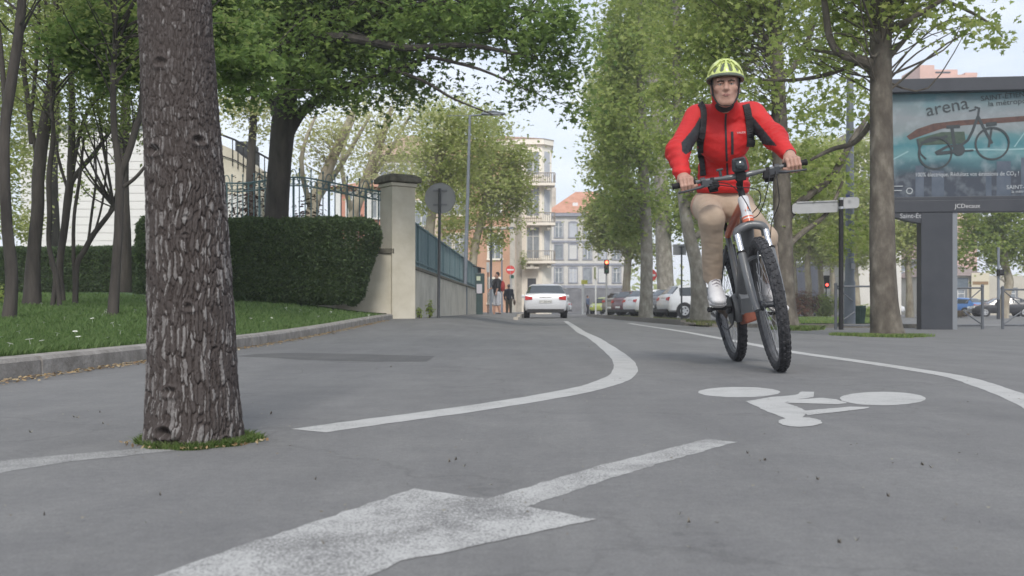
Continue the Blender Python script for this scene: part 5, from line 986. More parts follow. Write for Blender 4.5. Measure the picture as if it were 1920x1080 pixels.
def pp(px, py): return Vector((bxx(px), y1, bz(py)))
def flat(name, polys, m, dy=0):
    b = MB()
    for k, q in enumerate(polys): b.prism([pp(*p)+Vector((0, -dy-.0006*k, 0)) for p in q], (0, .002, 0))
    return b.build(name, m, poster)
def stroke(pts, w_):
    o = []; pts = [Vector(p) for p in pts]; lft, rgt = [], []
    for i, p in enumerate(pts):
        tt = (pts[min(i+1, len(pts)-1)]-pts[max(i-1, 0)]).normalized(); nn = Vector((-tt.y, tt.x))*w_/2; lft.append(p+nn); rgt.append(p-nn)
    return [(v.x, v.y) for v in lft+rgt[::-1]]
def ring(cx, cy, r_, w_, n=30): return [[(cx+r_*math.cos(A), cy+r_*math.sin(A)), (cx+r_*math.cos(B_), cy+r_*math.sin(B_)), (cx+(r_-w_)*math.cos(B_), cy+(r_-w_)*math.sin(B_)), (cx+(r_-w_)*math.cos(A), cy+(r_-w_)*math.sin(A))] for A, B_ in ((2*math.pi*i/n, 2*math.pi*(i+1)/n) for i in range(n))]
flat('poster_roof', [[(1697, 257), (1715, 244), (1745, 234), (1790, 229), (1850, 226), (1925, 222), (1960, 220), (1960, 230), (1925, 232), (1850, 236), (1800, 238), (1760, 244), (1730, 254), (1703, 264)]], INKB)
flat('poster_skyline', [[(1715, 262), (1760, 250), (1800, 250), (1803, 272), (1720, 274)]], INKG, .001)
for q_ in [[(1713, 312), (1728, 312), (1728, 371), (1713, 371)], [(1742, 322), (1764, 322), (1764, 371), (1742, 371)], [(1857, 306), (1882, 306), (1882, 371), (1857, 371)], [(1900, 300), (1925, 300), (1925, 371), (1900, 371)], [(1838, 330), (1848, 330), (1848, 371), (1838, 371)]]: flat('poster_tower', [q_], INKD)
for q_ in [stroke([(1888, 280), (1921, 232)], 2), stroke([(1672, 300), (1700, 285)], 2.5), stroke([(1800, 283), (1870, 285), (1925, 283)], 3)]: flat('poster_beam', [q_], INKT, .001)
for cx_, cy_, r_ in ((1748, 289, 31), (1849, 273, 31)):
    flat('poster_wheel', [q for q in ring(cx_, cy_, r_, 3.4)], INK, .003)
flat('poster_bicycle', [stroke([(1748, 289), (1770, 277), (1795, 275), (1806, 266), (1814, 250), (1824, 222)], 5), stroke([(1824, 222), (1836, 248), (1849, 273)], 5), stroke([(1848, 245), (1843, 280)], 4), stroke([(1778, 243), (1783, 280)], 6), stroke([(1768, 241), (1792, 240)], 6), stroke([(1824, 224), (1826, 207), (1818, 205)], 4), stroke([(1808, 212), (1820, 209)], 2.5),
    stroke([(1722, 270), (1770, 258)], 5), stroke([(1838, 238), (1857, 236)], 7), stroke([(1750, 290), (1792, 286)], 6), [(1790+11*math.cos(k*.52), 284+11*math.sin(k*.52)) for k in range(12)], stroke([(1792, 286), (1816, 285)], 3), stroke([(1716, 262), (1722, 290), (1732, 300)], 3)], INK, .004)
def ptext(name, s, px, py, size_px, m, rot=0, par=None, dy=.006, shear=0, al='LEFT', sx=1): return text_mesh(name, s, size_px/F*BD*1.38, m, par or poster, (bxx(px), y1-dy, bz(py)), (R(90), -R(rot), 0), al, .0015, shear, sx)
ptext('lettering', 'arena', 1733, 220, 24, INK, 10, sx=1.05)
ptext('lettering', 'SAINT-ÉTIENNE', 1829, 194, 9.5, INK, 5, sx=1.05); ptext('lettering', 'la métropole', 1842, 204, 10, INK, 4, sx=1.1)
ptext('lettering', '100% électrique. Réduisez vos émissions de CO₂ !', 1712, 332.5, 8, INKW, 0, sx=.82)
ptext('lettering', 'SAINT-ÉTIENNE', 1874, 358, 7.5, INKW, 1); ptext('lettering', 'la métropole', 1883, 365, 5.5, INKW, 1)
flat('poster_logo', [ring(1702, 359, 6, 1.6)[i] for i in range(0, 30)] + [stroke([(1672, 350), (1690, 350)], 1.4), stroke([(1672, 358), (1688, 358)], 1.4)], INKW, .005)
ptext('maker_name', 'JCDecaux', 1779, 393, 8, mat('label_white', (.5, .5, .5), rough=.5), 0, t, .162)
b = MB(); xa, xb = bxx(1720), bxx(1776); b.bx(xa, xb, -.14, .22, -.1, bz(400)); b.build('column', SL, t, bevel=.01)
b = MB(); b.bx(xb, xb+.11, -.12, .20, -.1, bz(400)); b.build('column_trim', mat('light_trim', (.2, .215, .235), rough=.4), t)
b = MB(); q = [(bxx(1640), bz(400)), (bxx(1640), bz(405)), (bxx(1675), bz(409)), (bxx(1700), bz(416)), (bxx(1719.8), bz(420)), (bxx(1719.8), bz(400))]; b.prism([(p[0], -.13, p[1]) for p in q], (0, .26, 0)); br = b.build('bracket', SL, t)
text_mesh('town_name', 'Saint-Étienne', .155, mat('label_grey', (.42, .43, .45), rough=.5), br, (bxx(1682), -.134, bz(410.5)), (R(90), 0, 0), 'LEFT', .002, 0, 1.02)
# ---------------------------------------------------------------- cars
TYRE = mat('tyre', (.02, .02, .022), rough=.85); RIM = mat('alloy_rim', (.45, .46, .48), rough=.35, metal=.6); PLATE = mat('plate_white', (.7, .7, .68), rough=.5); HEADL = mat('headlamp', (.6, .63, .65), rough=.1, spec=.8); TRIM = mat('black_trim', (.03, .03, .033), rough=.6)
def paintm(name, c, metal=0): return mat(name, c, rough=.28, metal=metal, spec=.5, coat=.6)
def car(label, loc, rz, paint_, L_=4.1, Wd=1.76, Ht=1.46, kind='hatch', group='cars parked under the plane trees', cat='car', plate=None):
    t = thing('parked_car', label, cat, loc, rz, group); w_ = Wd/2; bl = .93 if Ht < 1.55 else 1.02
    tail = {'hatch': [(.0, .42, .62, .66, .90), (.035, .30, .80, .84, .97), (.09, .27, bl, bl+.05, 1), (.20, .26, bl+.01, bl+.12, 1), (.55, .25, bl+.01, Ht-.07, 1)], 'lift': [(.0, .42, .60, .66, .90), (.04, .30, .78, .84, .97), (.09, .27, bl, bl+.05, 1), (.28, .26, bl+.01, bl+.10, 1), (1.05, .25, bl+.0, Ht-.06, 1)]}[kind]
    st = tail + [(L_*.36, .24, bl, Ht, 1), (L_*.52, .24, bl-.02, Ht-.03, 1), (L_*.60, .24, bl-.03, Ht-.12, 1), (L_*.75, .25, bl-.06, bl-.02, .99), (L_*.88, .26, bl-.14, bl-.10, .96), (L_*.965, .30, bl-.26, bl-.22, .88), (L_, .36, .52, .56, .74)]
    rows = []
    for (y, zl, zb_, zt_, f) in st:
        gh = max(0, min(1, (zt_-zb_)/(Ht-bl))); wr = w_*f*(.97-.21*gh); mid = (zl+zb_)/2
        half = [(w_*f*.84, zl), (w_*f*.96, zl+.08), (w_*f, mid), (w_*f*.99, zb_-.07), (w_*f*.955, zb_), (wr, zt_-.06*gh-.005), (wr*.82, zt_), (0, zt_+.012)]
        rows.append([(x, y, z) for x, z in half] + [(-x, y, z) for x, z in half[-2::-1]])
    n = len(rows[0]); V = [v for r_ in rows for v in r_]; fs = [(i*n+j, i*n+j+1, (i+1)*n+j+1, (i+1)*n+j) for i in range(len(rows)-1) for j in range(n-1)] + [(i*n, (i+1)*n, (i+1)*n+n-1, i*n+n-1) for i in range(len(rows)-1)] + [tuple(range(n)), tuple((len(rows)-1)*n+j for j in range(n))]
    b = MB(); b.add(V, fs); bo = b.build('body', paint_, t, smooth=True)
    me = bo.data
    def quad(i, j, a0, a1, b0, b1, off):   # patch of the body surface between stations i, i+1 and profile points j, j+1
        A, B_, C_, D_ = (Vector(rows[i][j]), Vector(rows[i][j+1]), Vector(rows[i+1][j+1]), Vector(rows[i+1][j])); P_ = lambda u, v: (A*(1-u)+D_*u)*(1-v)+(B_*(1-u)+C_*u)*v
        q = [P_(a0, b0), P_(a1, b0), P_(a1, b1), P_(a0, b1)]; nn = (q[1]-q[0]).cross(q[3]-q[0]).normalized(); cen = sum(q, Vector())/4
        if nn.dot(cen-Vector((0, L_*.45, .7))) < 0: nn = -nn
        return [p+nn*off for p in q]
    b = MB()
    for j in range(5, n-6): b.add(quad(3, j, .06, .93, .06 if j == 5 else 0, .94 if j == n-7 else 1, .008), [(0, 1, 2, 3)])
    b.build('rear_window', GLASS, t)
    b = MB()
    for j in range(5, n-6): b.add(quad(7, j, .05, .92, 0, 1, .008), [(0, 1, 2, 3)])
    b.build('windscreen', GLASS, t)
    for j, v0, v1 in ((4, .08, .9), (n-6, .1, .92)):
        for i, a0, a1 in ((4, .0, .94), (5, .06, 1), (6, 0, .96)):
            b = MB(); b.add(quad(i, j, a0, a1, v0, v1, .009), [(0, 1, 2, 3)])
            if i == 6: q = quad(7, j, .0, .6, v0, v1*.5, .009); b.add(q, [(0, 1, 2, 3)])
            b.build('side_window', GLASS, t)
    for s in (-1, 1):
        b = MB(); x0, x1 = s*w_*.62, s*w_*.945; b.prism([(x0, -.012, bl-.14), (x1, .012, bl-.17), (x1+s*.015, .06, bl-.02), (x1, .07, bl+.005), (x0, .0, bl-.03)], (0, .06, 0)); b.build('taillight', REDL, t)
        b = MB(); b.box((s*w_*.66, L_-.12, .68), (.34, .16, .13), rz=-s*.35); b.build('headlight', HEADL, t)
        b = MB(); b.box((s*(w_+.08), L_*.63, bl+.03), (.18, .1, .13)); b.build('mirror', paint_, t, bevel=.02)
        for y in (.75, L_-.82):
            b = MB(); b.lathe((s*(w_-.2), y, .315), [(.20, 0), (.29, .0), (.315, .03*s), (.315, .19*s), (.29, .218*s), (.21, .222*s)], 'X', 24, False); wh = b.build('wheel', TYRE, t, smooth=True)
            b = MB(); b.lathe((s*(w_-.2), y, .315), [(.0, .212*s), (.05, .216*s), (.2, .222*s), (.215, .216*s)], 'X', 20); b.build('rim', RIM, wh)
            b = MB()
            for k in range(5): A = k*1.2566; b.box((s*(w_+.022), y+.125*math.cos(A), .315+.125*math.sin(A)), (.012, .055, .075), rx=A)
            b.build('rim_opening', TRIM, wh)
            b = MB(); b.lathe((s*(w_-.02), y, .325), [(.0, 0), (.37, 0), (.37, .026*s), (.0, .026*s)], 'X', 28); b.build('wheel_arch', TRIM, t)
    b = MB(); b.box((0, .03, .31), (Wd*.86, .12, .16)); b.build('rear_bumper', TRIM, t, bevel=.03)
    b = MB(); pz = .70 if plate else .52; b.box((0, -.012 if plate else .0, pz), (.52, .02, .12)); pl = b.build('number_plate', PLATE, t)
    if plate: text_mesh('plate_characters', plate, .11, TRIM, pl, (0, -.026, pz-.038), (R(90), 0, 0), 'CENTER', .001, 0, 1.0)
    b = MB(); b.box((0, .055, bl-.06), (.5, .02, .05)); b.build('tailgate_handle', TRIM, t)
    return t
WP = paintm('white_car_paint', (.60, .61, .64)); SV = paintm('silver_paint', (.35, .37, .39), .4); BK = paintm('black_car_paint', (.02, .02, .025)); TN = paintm('tan_paint', (.22, .20, .16), .3); DG = paintm('dark_grey_paint', (.06, .065, .07)); BL = paintm('blue_paint', (.06, .17, .42)); LG = paintm('lime_paint', (.34, .40, .08)); WH2 = paintm('bright_white_paint', (.72, .73, .75))
car('white saloon car seen from behind driving away up the street', (X(1023, 41), 41, .0), R(-1.6), WP, 4.6, 1.80, 1.47, 'lift', 'cars on the street', plate='DT-350-HD')
PG = 'cars parked under the plane trees'
car('white hatchback parked nearest, behind the third plane tree', (X(1240, 44.5), 44.3, .0), R(-80), WH2, 4.05, 1.74, 1.5)
car('dark grey hatchback parked beyond the nearest white hatchback', (X(1220, 50), 49.5, 0), R(-74), DG, 4.0, 1.74, 1.44)
car('second white hatchback behind the slim plane trunk', (X(1177, 53.5), 53, 0), R(-72), WH2, 4.0, 1.74, 1.46)
car('dark red hatchback left of the slim plane trunk', (X(1158, 58), 58, 0), R(-66), paintm('maroon_paint', (.10, .018, .022)), 4.1, 1.76, 1.52)
car('tan car parked last in the row near the red traffic light', (X(1142, 65), 65, 0), R(-60), TN, 4.2, 1.8, 1.55)
car('lime green car at the far crossing below the traffic light', (X(1150, 88), 88, 0), R(150), LG, 3.6, 1.65, 1.5, group='cars on the street')
car('pale grey car beyond the white saloon at the far crossing', (X(1070, 96), 96, 0), R(78), SV, 4.4, 1.8, 1.6, group='cars on the street')
SG = 'cars parked across the square'
car('grey saloon with lit red tail light beside the green bush', (X(1553, 78), 78, -.12), R(42), SV, 4.4, 1.8, 1.42, 'lift', SG)
car('bright blue car parked right of the billboard column', (X(1838, 76), 76, -.12), R(38), BL, 4.1, 1.76, 1.45, 'hatch', SG)
car('pale green-grey car between the blue car and the black one', (X(1862, 84), 84, -.12), R(70), paintm('sage_paint', (.22, .25, .22), .3), 4.1, 1.76, 1.45, 'hatch', SG)
car('black car at the right edge behind the last barrier', (X(1935, 70), 70, -.12), R(80), BK, 4.2, 1.78, 1.42, 'lift', SG)
car('white van-like car behind the litter bin', (X(1612, 90), 90, -.12), R(-85), WH2, 4.0, 1.8, 1.9, 'hatch', SG)
# ================================================================== bodies: signed-distance shapes turned into one continuous surface
class Sdf:
    def __init__(s, k=.02): s.p = []; s.k = k; s.noise = None; s.cuts = []
    def cap(s, a, b, ra, rb=None, k=None, sub=False): s.p.append(('c', np.array(a, float), np.array(b, float), ra, ra if rb is None else rb, s.k if k is None else k, sub)); return s
    def chain(s, pts, rad, k=None, sub=False):
        for i in range(len(pts)-1): s.cap(pts[i], pts[i+1], rad[i], rad[i+1], k, sub)
        return s
    def ell(s, c, r_, rot=None, k=None, sub=False): s.p.append(('e', np.array(c, float), np.array(r_, float), rot, None, s.k if k is None else k, sub)); return s
    def cut(s, pt, nrm): s.cuts.append((np.array(pt, float), np.array(nrm, float)/np.linalg.norm(nrm))); return s   # removes the side nrm points to
    def one(s, q, P_):
        if q[0] == 'c':
            _, a, b, ra, rb, _, _ = q; ab = b-a; t = np.clip(((P_-a)@ab)/max(ab@ab, 1e-9), 0, 1); return np.linalg.norm(P_-a-t[..., None]*ab, axis=-1)-(ra+(rb-ra)*t)
        _, c, r_, rot, _, _, _ = q; d = P_-c
        if rot is not None: d = d@rot
        k0 = np.linalg.norm(d/r_, axis=-1); k1 = np.linalg.norm(d/(r_*r_), axis=-1); return k0*(k0-1)/np.maximum(k1, 1e-9)
    def comb(s, f, d, q):
        k = max(q[5], 1e-5)
        if q[6]:
            d = -d; h = np.maximum(k-np.abs(f-d), 0)/k; return np.maximum(f, d)+h*h*k*.25
        h = np.maximum(k-np.abs(f-d), 0)/k; return np.minimum(f, d)-h*h*k*.25
    def bounds(s, q):
        if q[0] == 'c': r_ = max(q[3], q[4]); return np.minimum(q[1], q[2])-r_, np.maximum(q[1], q[2])+r_
        r_ = q[2] if q[3] is None else np.full(3, q[2].max()); return q[1]-r_, q[1]+r_
    def eval(s, P_):
        f = np.full(P_.shape[:-1], 9.)
        for q in s.p: f = s.comb(f, s.one(q, P_), q)
        if s.noise: f = f+s.noise(P_)
        for p, n in s.cuts: f = np.maximum(f, (P_-p)@n)
        return f
    def mesh(s, h):
        lo = np.min([s.bounds(q)[0] for q in s.p if not q[6]], 0)-3*h; hi = np.max([s.bounds(q)[1] for q in s.p if not q[6]], 0)+3*h
        n = np.ceil((hi-lo)/h).astype(int)+1; f = np.full(n, .5); ax = [lo[i]+h*np.arange(n[i]) for i in range(3)]
        for q in s.p:
            a, b = s.bounds(q); pad = q[5]+3*h; i0 = np.maximum(((a-pad-lo)/h).astype(int), 0); i1 = np.minimum(((b+pad-lo)/h).astype(int)+2, n)
            sl = tuple(slice(i0[i], i1[i]) for i in range(3)); P_ = np.stack(np.meshgrid(*[ax[i][sl[i]] for i in range(3)], indexing='ij'), -1); f[sl] = s.comb(f[sl], s.one(q, P_), q)
        if s.noise or s.cuts:
            m = np.abs(f) < (.03 if not s.cuts else .49); ii = np.argwhere(m | (f < 0)); P_ = lo+ii*h; v = f[tuple(ii.T)]
            if s.noise: v = v+s.noise(P_)
            for p, nn in s.cuts: v = np.maximum(v, (P_-p)@nn)
            f[tuple(ii.T)] = v
        g_ = f < 0; nx, ny, nz_ = n; acc = np.zeros((nx-1, ny-1, nz_-1, 3)); cnt = np.zeros((nx-1, ny-1, nz_-1))
        def cr(o): return f[o[0]:nx-1+o[0], o[1]:ny-1+o[1], o[2]:nz_-1+o[2]]
        for ax_ in range(3):
            for u in (0, 1):
                for v in (0, 1):
                    a = [0, 0, 0]; oth = [i for i in range(3) if i != ax_]; a[oth[0]] = u; a[oth[1]] = v; b = list(a); b[ax_] = 1
                    fa, fb = cr(a), cr(b); m = (fa < 0) != (fb < 0); t = np.where(m, fa/np.where(fa == fb, 1, fa-fb), 0); p = np.zeros(acc.shape); p[..., ax_] = t
                    for q in oth: p[..., q] = a[q]
                    acc += p*m[..., None]; cnt += m
        act = cnt > 0; idx = -np.ones(cnt.shape, int); ii = np.argwhere(act); idx[act] = np.arange(len(ii)); V = lo+(ii+acc[act]/cnt[act][:, None])*h; Q = []
        for ax_ in range(3):
            o = [i for i in range(3) if i != ax_]; A = g_.take(range(n[ax_]-1), ax_); B_ = g_.take(range(1, n[ax_]), ax_); e = np.argwhere(A != B_); e = e[(e[:, o[0]] > 0) & (e[:, o[1]] > 0) & (e[:, o[0]] < n[o[0]]-1) & (e[:, o[1]] < n[o[1]]-1)]
            c = []
            for du, dv in ((0, 0), (-1, 0), (-1, -1), (0, -1)): q = e.copy(); q[:, o[0]] += du; q[:, o[1]] += dv; c.append(idx[tuple(q.T)])
            q = np.stack(c, -1); fl = A[tuple(e.T)] ^ (ax_ == 1); q[~fl] = q[~fl][:, ::-1]; Q.append(q)
        Q = np.concatenate(Q); return V, Q[(Q >= 0).all(1)]
def sdf_obj(name, parts, mats, parent=None, face_mat=None, smooth_it=0):   # parts: list of (Sdf, voxel)
    Vs, Fs, k = [], [], 0
    for s, h in parts:
        V, Q = s.mesh(h); Vs.append(V); Fs.append(Q+k); k += len(V)
    V = np.concatenate(Vs); Q = np.concatenate(Fs); off = np.array(wloc(parent)) if parent else np.zeros(3)
    me = bpy.data.meshes.new(name); me.from_pydata((V-off).tolist(), [], Q.tolist()); mats = mats if isinstance(mats, (list, tuple)) else [mats]
    for m in mats: me.materials.append(m)
    if face_mat is not None: me.polygons.foreach_set('material_index', face_mat(V[Q].mean(1)).astype(np.int32))
    me.polygons.foreach_set('use_smooth', [True]*len(Q)); o = bpy.data.objects.new(name, me); COL.objects.link(o)
    if parent: o.parent = parent
    return o
SKIN = mat('skin', (.36, .205, .155), (.45, .27, .21), 22, rough=.55, bump=.12, bscale=90); HAIRG = mat('grey_hair', (.12, .10, .085), (.2, .18, .16), 60, rough=.8)
# ================================================================== mountain bike
LEAN, STEER = R(-8.4), R(-4)
BO = Vector((1.453, 5.825, 0)); BM = Matrix.Translation(BO) @ Matrix.Rotation(R(-1.65), 4, 'Z') @ Matrix.Rotation(LEAN, 4, 'Y')
AX0 = Vector((0, -.375, .80)); AXD = Vector((0, .39, .92)).normalized(); SM = Matrix.Translation(AX0) @ Matrix.Rotation(STEER, 4, AXD) @ Matrix.Translation(-AX0)
def Bw(x, y, z): return BM @ Vector((x, y, z))
def Bs(x, y, z): return BM @ (SM @ Vector((x, y, z)))
class SB(MB):                             # geometry that turns with the handlebar
    def build(s, *a, **k): s.v = [tuple(SM @ Vector(v)) for v in s.v]; return MB.build(s, *a, **k)
bike = thing('mountain_bike', 'grey and orange electric mountain bike with knobbly tyres ridden towards the camera', 'bicycle'); bike.matrix_world = BM
bike.location = BO; bike.rotation_euler = BM.to_euler()
FRM = mat('frame_grey', (.095, .10, .107), (.125, .13, .137), 10, rough=.4, coat=.3); ORG = mat('frame_orange', (.50, .105, .045), (.58, .15, .07), 12, rough=.4, coat=.3); SILV = mat('frame_silver', (.52, .53, .55), (.6, .6, .62), 8, rough=.35); RUST = mat('rust_cover', (.22, .065, .04), (.3, .10, .06), 14, rough=.5)
KNOB = mat('knobbly_rubber', (.022, .023, .027), (.06, .06, .065), 30, rough=.85, bump=.3, bscale=120); RIMB = mat('black_rim', (.06, .062, .066), (.10, .10, .105), 20, rough=.45); CHROME = mat('stanchion', (.62, .63, .66), rough=.18, metal=.8)
RW, TR = .335, .031
def wheel(name, cy, cz, cls, disc_side=1):
    b = cls(); b.torus((0, cy, cz), RW, TR, 'X', 72, 12); o_ = RW+TR*.86
    nk = 58
    for i in range(nk):
        A = 2*math.pi*i/nk
        for j, (xx, rr, ln) in enumerate(((-.023, .016, .020), (-.009, .030, .016), (.009, .030, .016), (.023, .016, .020))):
            AA = A+(math.pi/nk if j in (0, 3) else 0)+(.02 if j == 1 else 0); q = RW+rr; b.box((xx, cy+q*math.cos(AA), cz+q*math.sin(AA)), (.010, .009, ln), rx=AA)
    ty = b.build(name, KNOB, bike, smooth=False)
    b = cls(); b.lathe((0, cy, cz), [(RW-.028, -.014), (RW-.016, -.016), (RW-.012, -.012), (RW-.012, .012), (RW-.016, .016), (RW-.028, .014), (RW-.034, .0), (RW-.028, -.014)], 'X', 56, False); b.build('rim', RIMB, ty, smooth=True)
    b = cls(); b.lathe((0, cy, cz), [(.012, -.055), (.028, -.045), (.028, -.03), (.016, -.02), (.016, .02), (.028, .03), (.028, .045), (.012, .055)], 'X', 16); b.build('hub', DARK, ty, smooth=True)
    b = cls()
    for i in range(28):
        A = 2*math.pi*i/28; s = .033 if i % 2 else -.033; B_ = A+(.5 if i % 4 < 2 else -.5); b.cyl((s, cy+.026*math.cos(B_), cz+.026*math.sin(B_)), (0, cy+(RW-.03)*math.cos(A), cz+(RW-.03)*math.sin(A)), .0016, 4)
    b.build('spokes', mat('spoke_steel', (.35, .35, .36), rough=.4, metal=.6), ty)
    b = cls()
    for i in range(24): A, B_ = 2*math.pi*i/24, 2*math.pi*(i+1)/24; x = .042; b.prism([(x, cy+r_*math.cos(a_), cz+r_*math.sin(a_)) for r_, a_ in ((.09, A), (.09, B_), (.072, B_), (.072, A))], (.002, 0, 0))
    b.build('brake_disc', STEEL, ty); return ty
FW = wheel('front_wheel', -.556, .366, SB); RWH = wheel('rear_wheel', .556, .366, MB)
# fork
b = SB(); b.tube(path([(-.078, -.372, .74), (-.078, -.372, .775), (-.06, -.375, .80), (0, -.372, .815), (.06, -.375, .80), (.078, -.372, .775), (.078, -.372, .74)], 3), [.024]*19, 10); fk = b.build('fork', FRM, bike, smooth=True)
def fp(x, z): return (x, -.375-(.80-z)*.39/.92-.002, z)
for s in (-1, 1):
    b = SB(); b.cyl(fp(s*.078, .77), fp(s*.078, .60), .0165, 14); b.build('stanchion', CHROME, fk, smooth=True)
    b = SB(); b.tube([fp(s*.078, .665), fp(s*.078, .655), fp(s*.078, .50), fp(s*.076, .40), fp(s*.068, .345)], [.023, .0245, .023, .021, .02], 14); b.cyl((s*.045, -.556, .366), (s*.09, -.556, .366), .017, 10); b.build('fork_lower', FRM, fk, smooth=True)
    b = SB(); b.cyl(fp(s*.078, .672), fp(s*.078, .662), .0265, 14); b.build('seal', BLACK, fk)
b = SB(); b.tube(path([(-.078, -.42, .56), (-.06, -.425, .615), (0, -.425, .635), (.06, -.425, .615), (.078, -.42, .56)], 4), .011, 8); b.build('fork_arch', FRM, fk, smooth=True)
b = SB(); b.box((.082, -.52, .40), (.03, .05, .075), rx=.4); b.build('front_caliper', DARK, fk, bevel=.006)
# frame
def ht(z): return Vector((0, -.375+(z-.80)*.39/.92, z))
b = MB(); b.tube([ht(.83), ht(.845), ht(.90), ht(.965), ht(.975)], [.031, .034, .028, .031, .029], 16); b.build('head_tube', SILV, bike, smooth=True)
b = MB(); b.tube([ht(.83)+Vector((0, 0, -.004)), ht(.858)], [.0335, .0345], 16); b.build('head_tube_band', ORG, bike, smooth=True)
b = MB(); b.prism([ht(.90)+Vector((-.012, -.030, 0)), ht(.925)+Vector((.010, -.030, 0)), ht(.915)+Vector((.014, -.030, 0)), ht(.87)+Vector((-.006, -.033, 0))], (0, .006, 0)); b.build('head_badge', ORG, bike)
b = MB(); b.tube([ht(.945)+Vector((0, .02, 0)), (0, -.1, .90), (0, .15, .84), (0, .27, .80)], [.027, .027, .024, .02], 12); b.build('top_tube', ORG, bike, smooth=True)
b = MB(); b.tube([ht(.865)+Vector((0, .015, 0)), (0, -.24, .72)], [.038, .042], 14); b.build('down_tube_head', FRM, bike, smooth=True)
b = MB(); b.tube([(0, -.245, .727), (0, -.10, .58), (0, .03, .42)], [.045, .05, .052], 14, sq=.85); b.build('battery_tube', FRM, bike, smooth=True)
b = MB(); b.tube([(0, .12, .36), (0, .20, .58), (0, .27, .80), (0, .28, .83)], [.026, .02, .019, .021], 12); b.build('seat_tube', FRM, bike, smooth=True)
for s in (-1, 1):
    b = MB(); b.tube(path([(s*.035, .14, .36), (s*.058, .28, .36), (s*.068, .556, .366)], 4), .014, 8); b.build('chainstay', FRM, bike, smooth=True)
    b = MB(); b.tube(path([(s*.022, .25, .74), (s*.05, .38, .58), (s*.068, .556, .372)], 4), .011, 8); b.build('seatstay', FRM, bike, smooth=True)
b = MB(); b.tube([(0, .28, .80), (0, .325, .94)], .0145, 12); b.build('seat_post', BLACK, bike, smooth=True)
b = MB(); b.prism([(-.02, .20, .985), (.02, .20, .985), (.035, .30, .98), (.07, .40, .99), (.075, .45, .995), (-.075, .45, .995), (-.07, .40, .99), (-.035, .30, .98)], (0, 0, .035)); b.build('saddle', BLACK, bike, bevel=.012)
b = MB(); b.lathe((0, .115, .355), [(.02, -.075), (.075, -.07), (.088, -.05), (.088, .05), (.075, .07), (.02, .075)], 'X', 20); b.box((0, .03, .40), (.09, .14, .12), rx=.6); mo = b.build('motor', GREYM, bike, smooth=True, bevel=.004)
b = MB(); b.prism([(-.035, .0, .375), (.05, .0, .375), (.055, .0, .27), (-.025, .0, .255)], (0, .17, -.01)); b.build('motor_cover', RUST, mo, bevel=.012)
b = MB(); b.lathe((-.082, .12, .345), [(.02, -.004), (.085, -.004), (.09, 0), (.085, .004), (.02, .004)], 'X', 40); ck = b.build('chainring', DARK, bike)
PR, PL = Vector((-.19, -.045, .372)), Vector((.212, .285, .285))
b = MB(); b.tube([(-.095, .12, .342), (-.115, -.04, .372)], [.016, .012], 8); b.build('crank_arm', DARK, bike); b = MB(); b.tube([(.085, .12, .342), (.115, .28, .312)], [.016, .012], 8); b.build('crank_arm', DARK, bike)
for p in (PR, PL):
    b = MB(); b.box(p, (.10, .095, .018)); b.cyl((p.x*.55, p.y, p.z), (p.x*1.25, p.y, p.z), .007, 8)
    for ix in (-1, 1):
        for iy in (-1, 1): b.box((p.x+ix*.04, p.y+iy*.038, p.z+.0), (.012, .012, .03))
    b.build('pedal', BLACK, bike)
b = MB(); b.lathe((-.05, .556, .366), [(.02, -.03), (.035, -.03), (.05, 0), (.085, .02), (.02, .02)], 'X', 26); b.build('cassette', mat('cassette_steel', (.16, .13, .11), rough=.5, metal=.5), bike)
b = MB(); b.tube(path([(-.082, .12, .432), (-.075, .34, .44), (-.06, .556, .42)], 3), .005, 5); b.tube(path([(-.082, .12, .258), (-.07, .38, .22), (-.06, .53, .24)], 3), .005, 5); b.build('chain', DARK, bike)
b = MB(); b.tube(path([(-.075, .556, .34), (-.085, .575, .28), (-.075, .55, .22), (-.07, .54, .17)], 3), .013, 6); b.lathe((-.07, .54, .18), [(.01, -.006), (.028, -.006), (.028, .006), (.01, .006)], 'X', 14); b.lathe((-.072, .558, .27), [(.01, -.006), (.026, -.006), (.026, .006), (.01, .006)], 'X', 14); b.build('derailleur', DARK, bike)
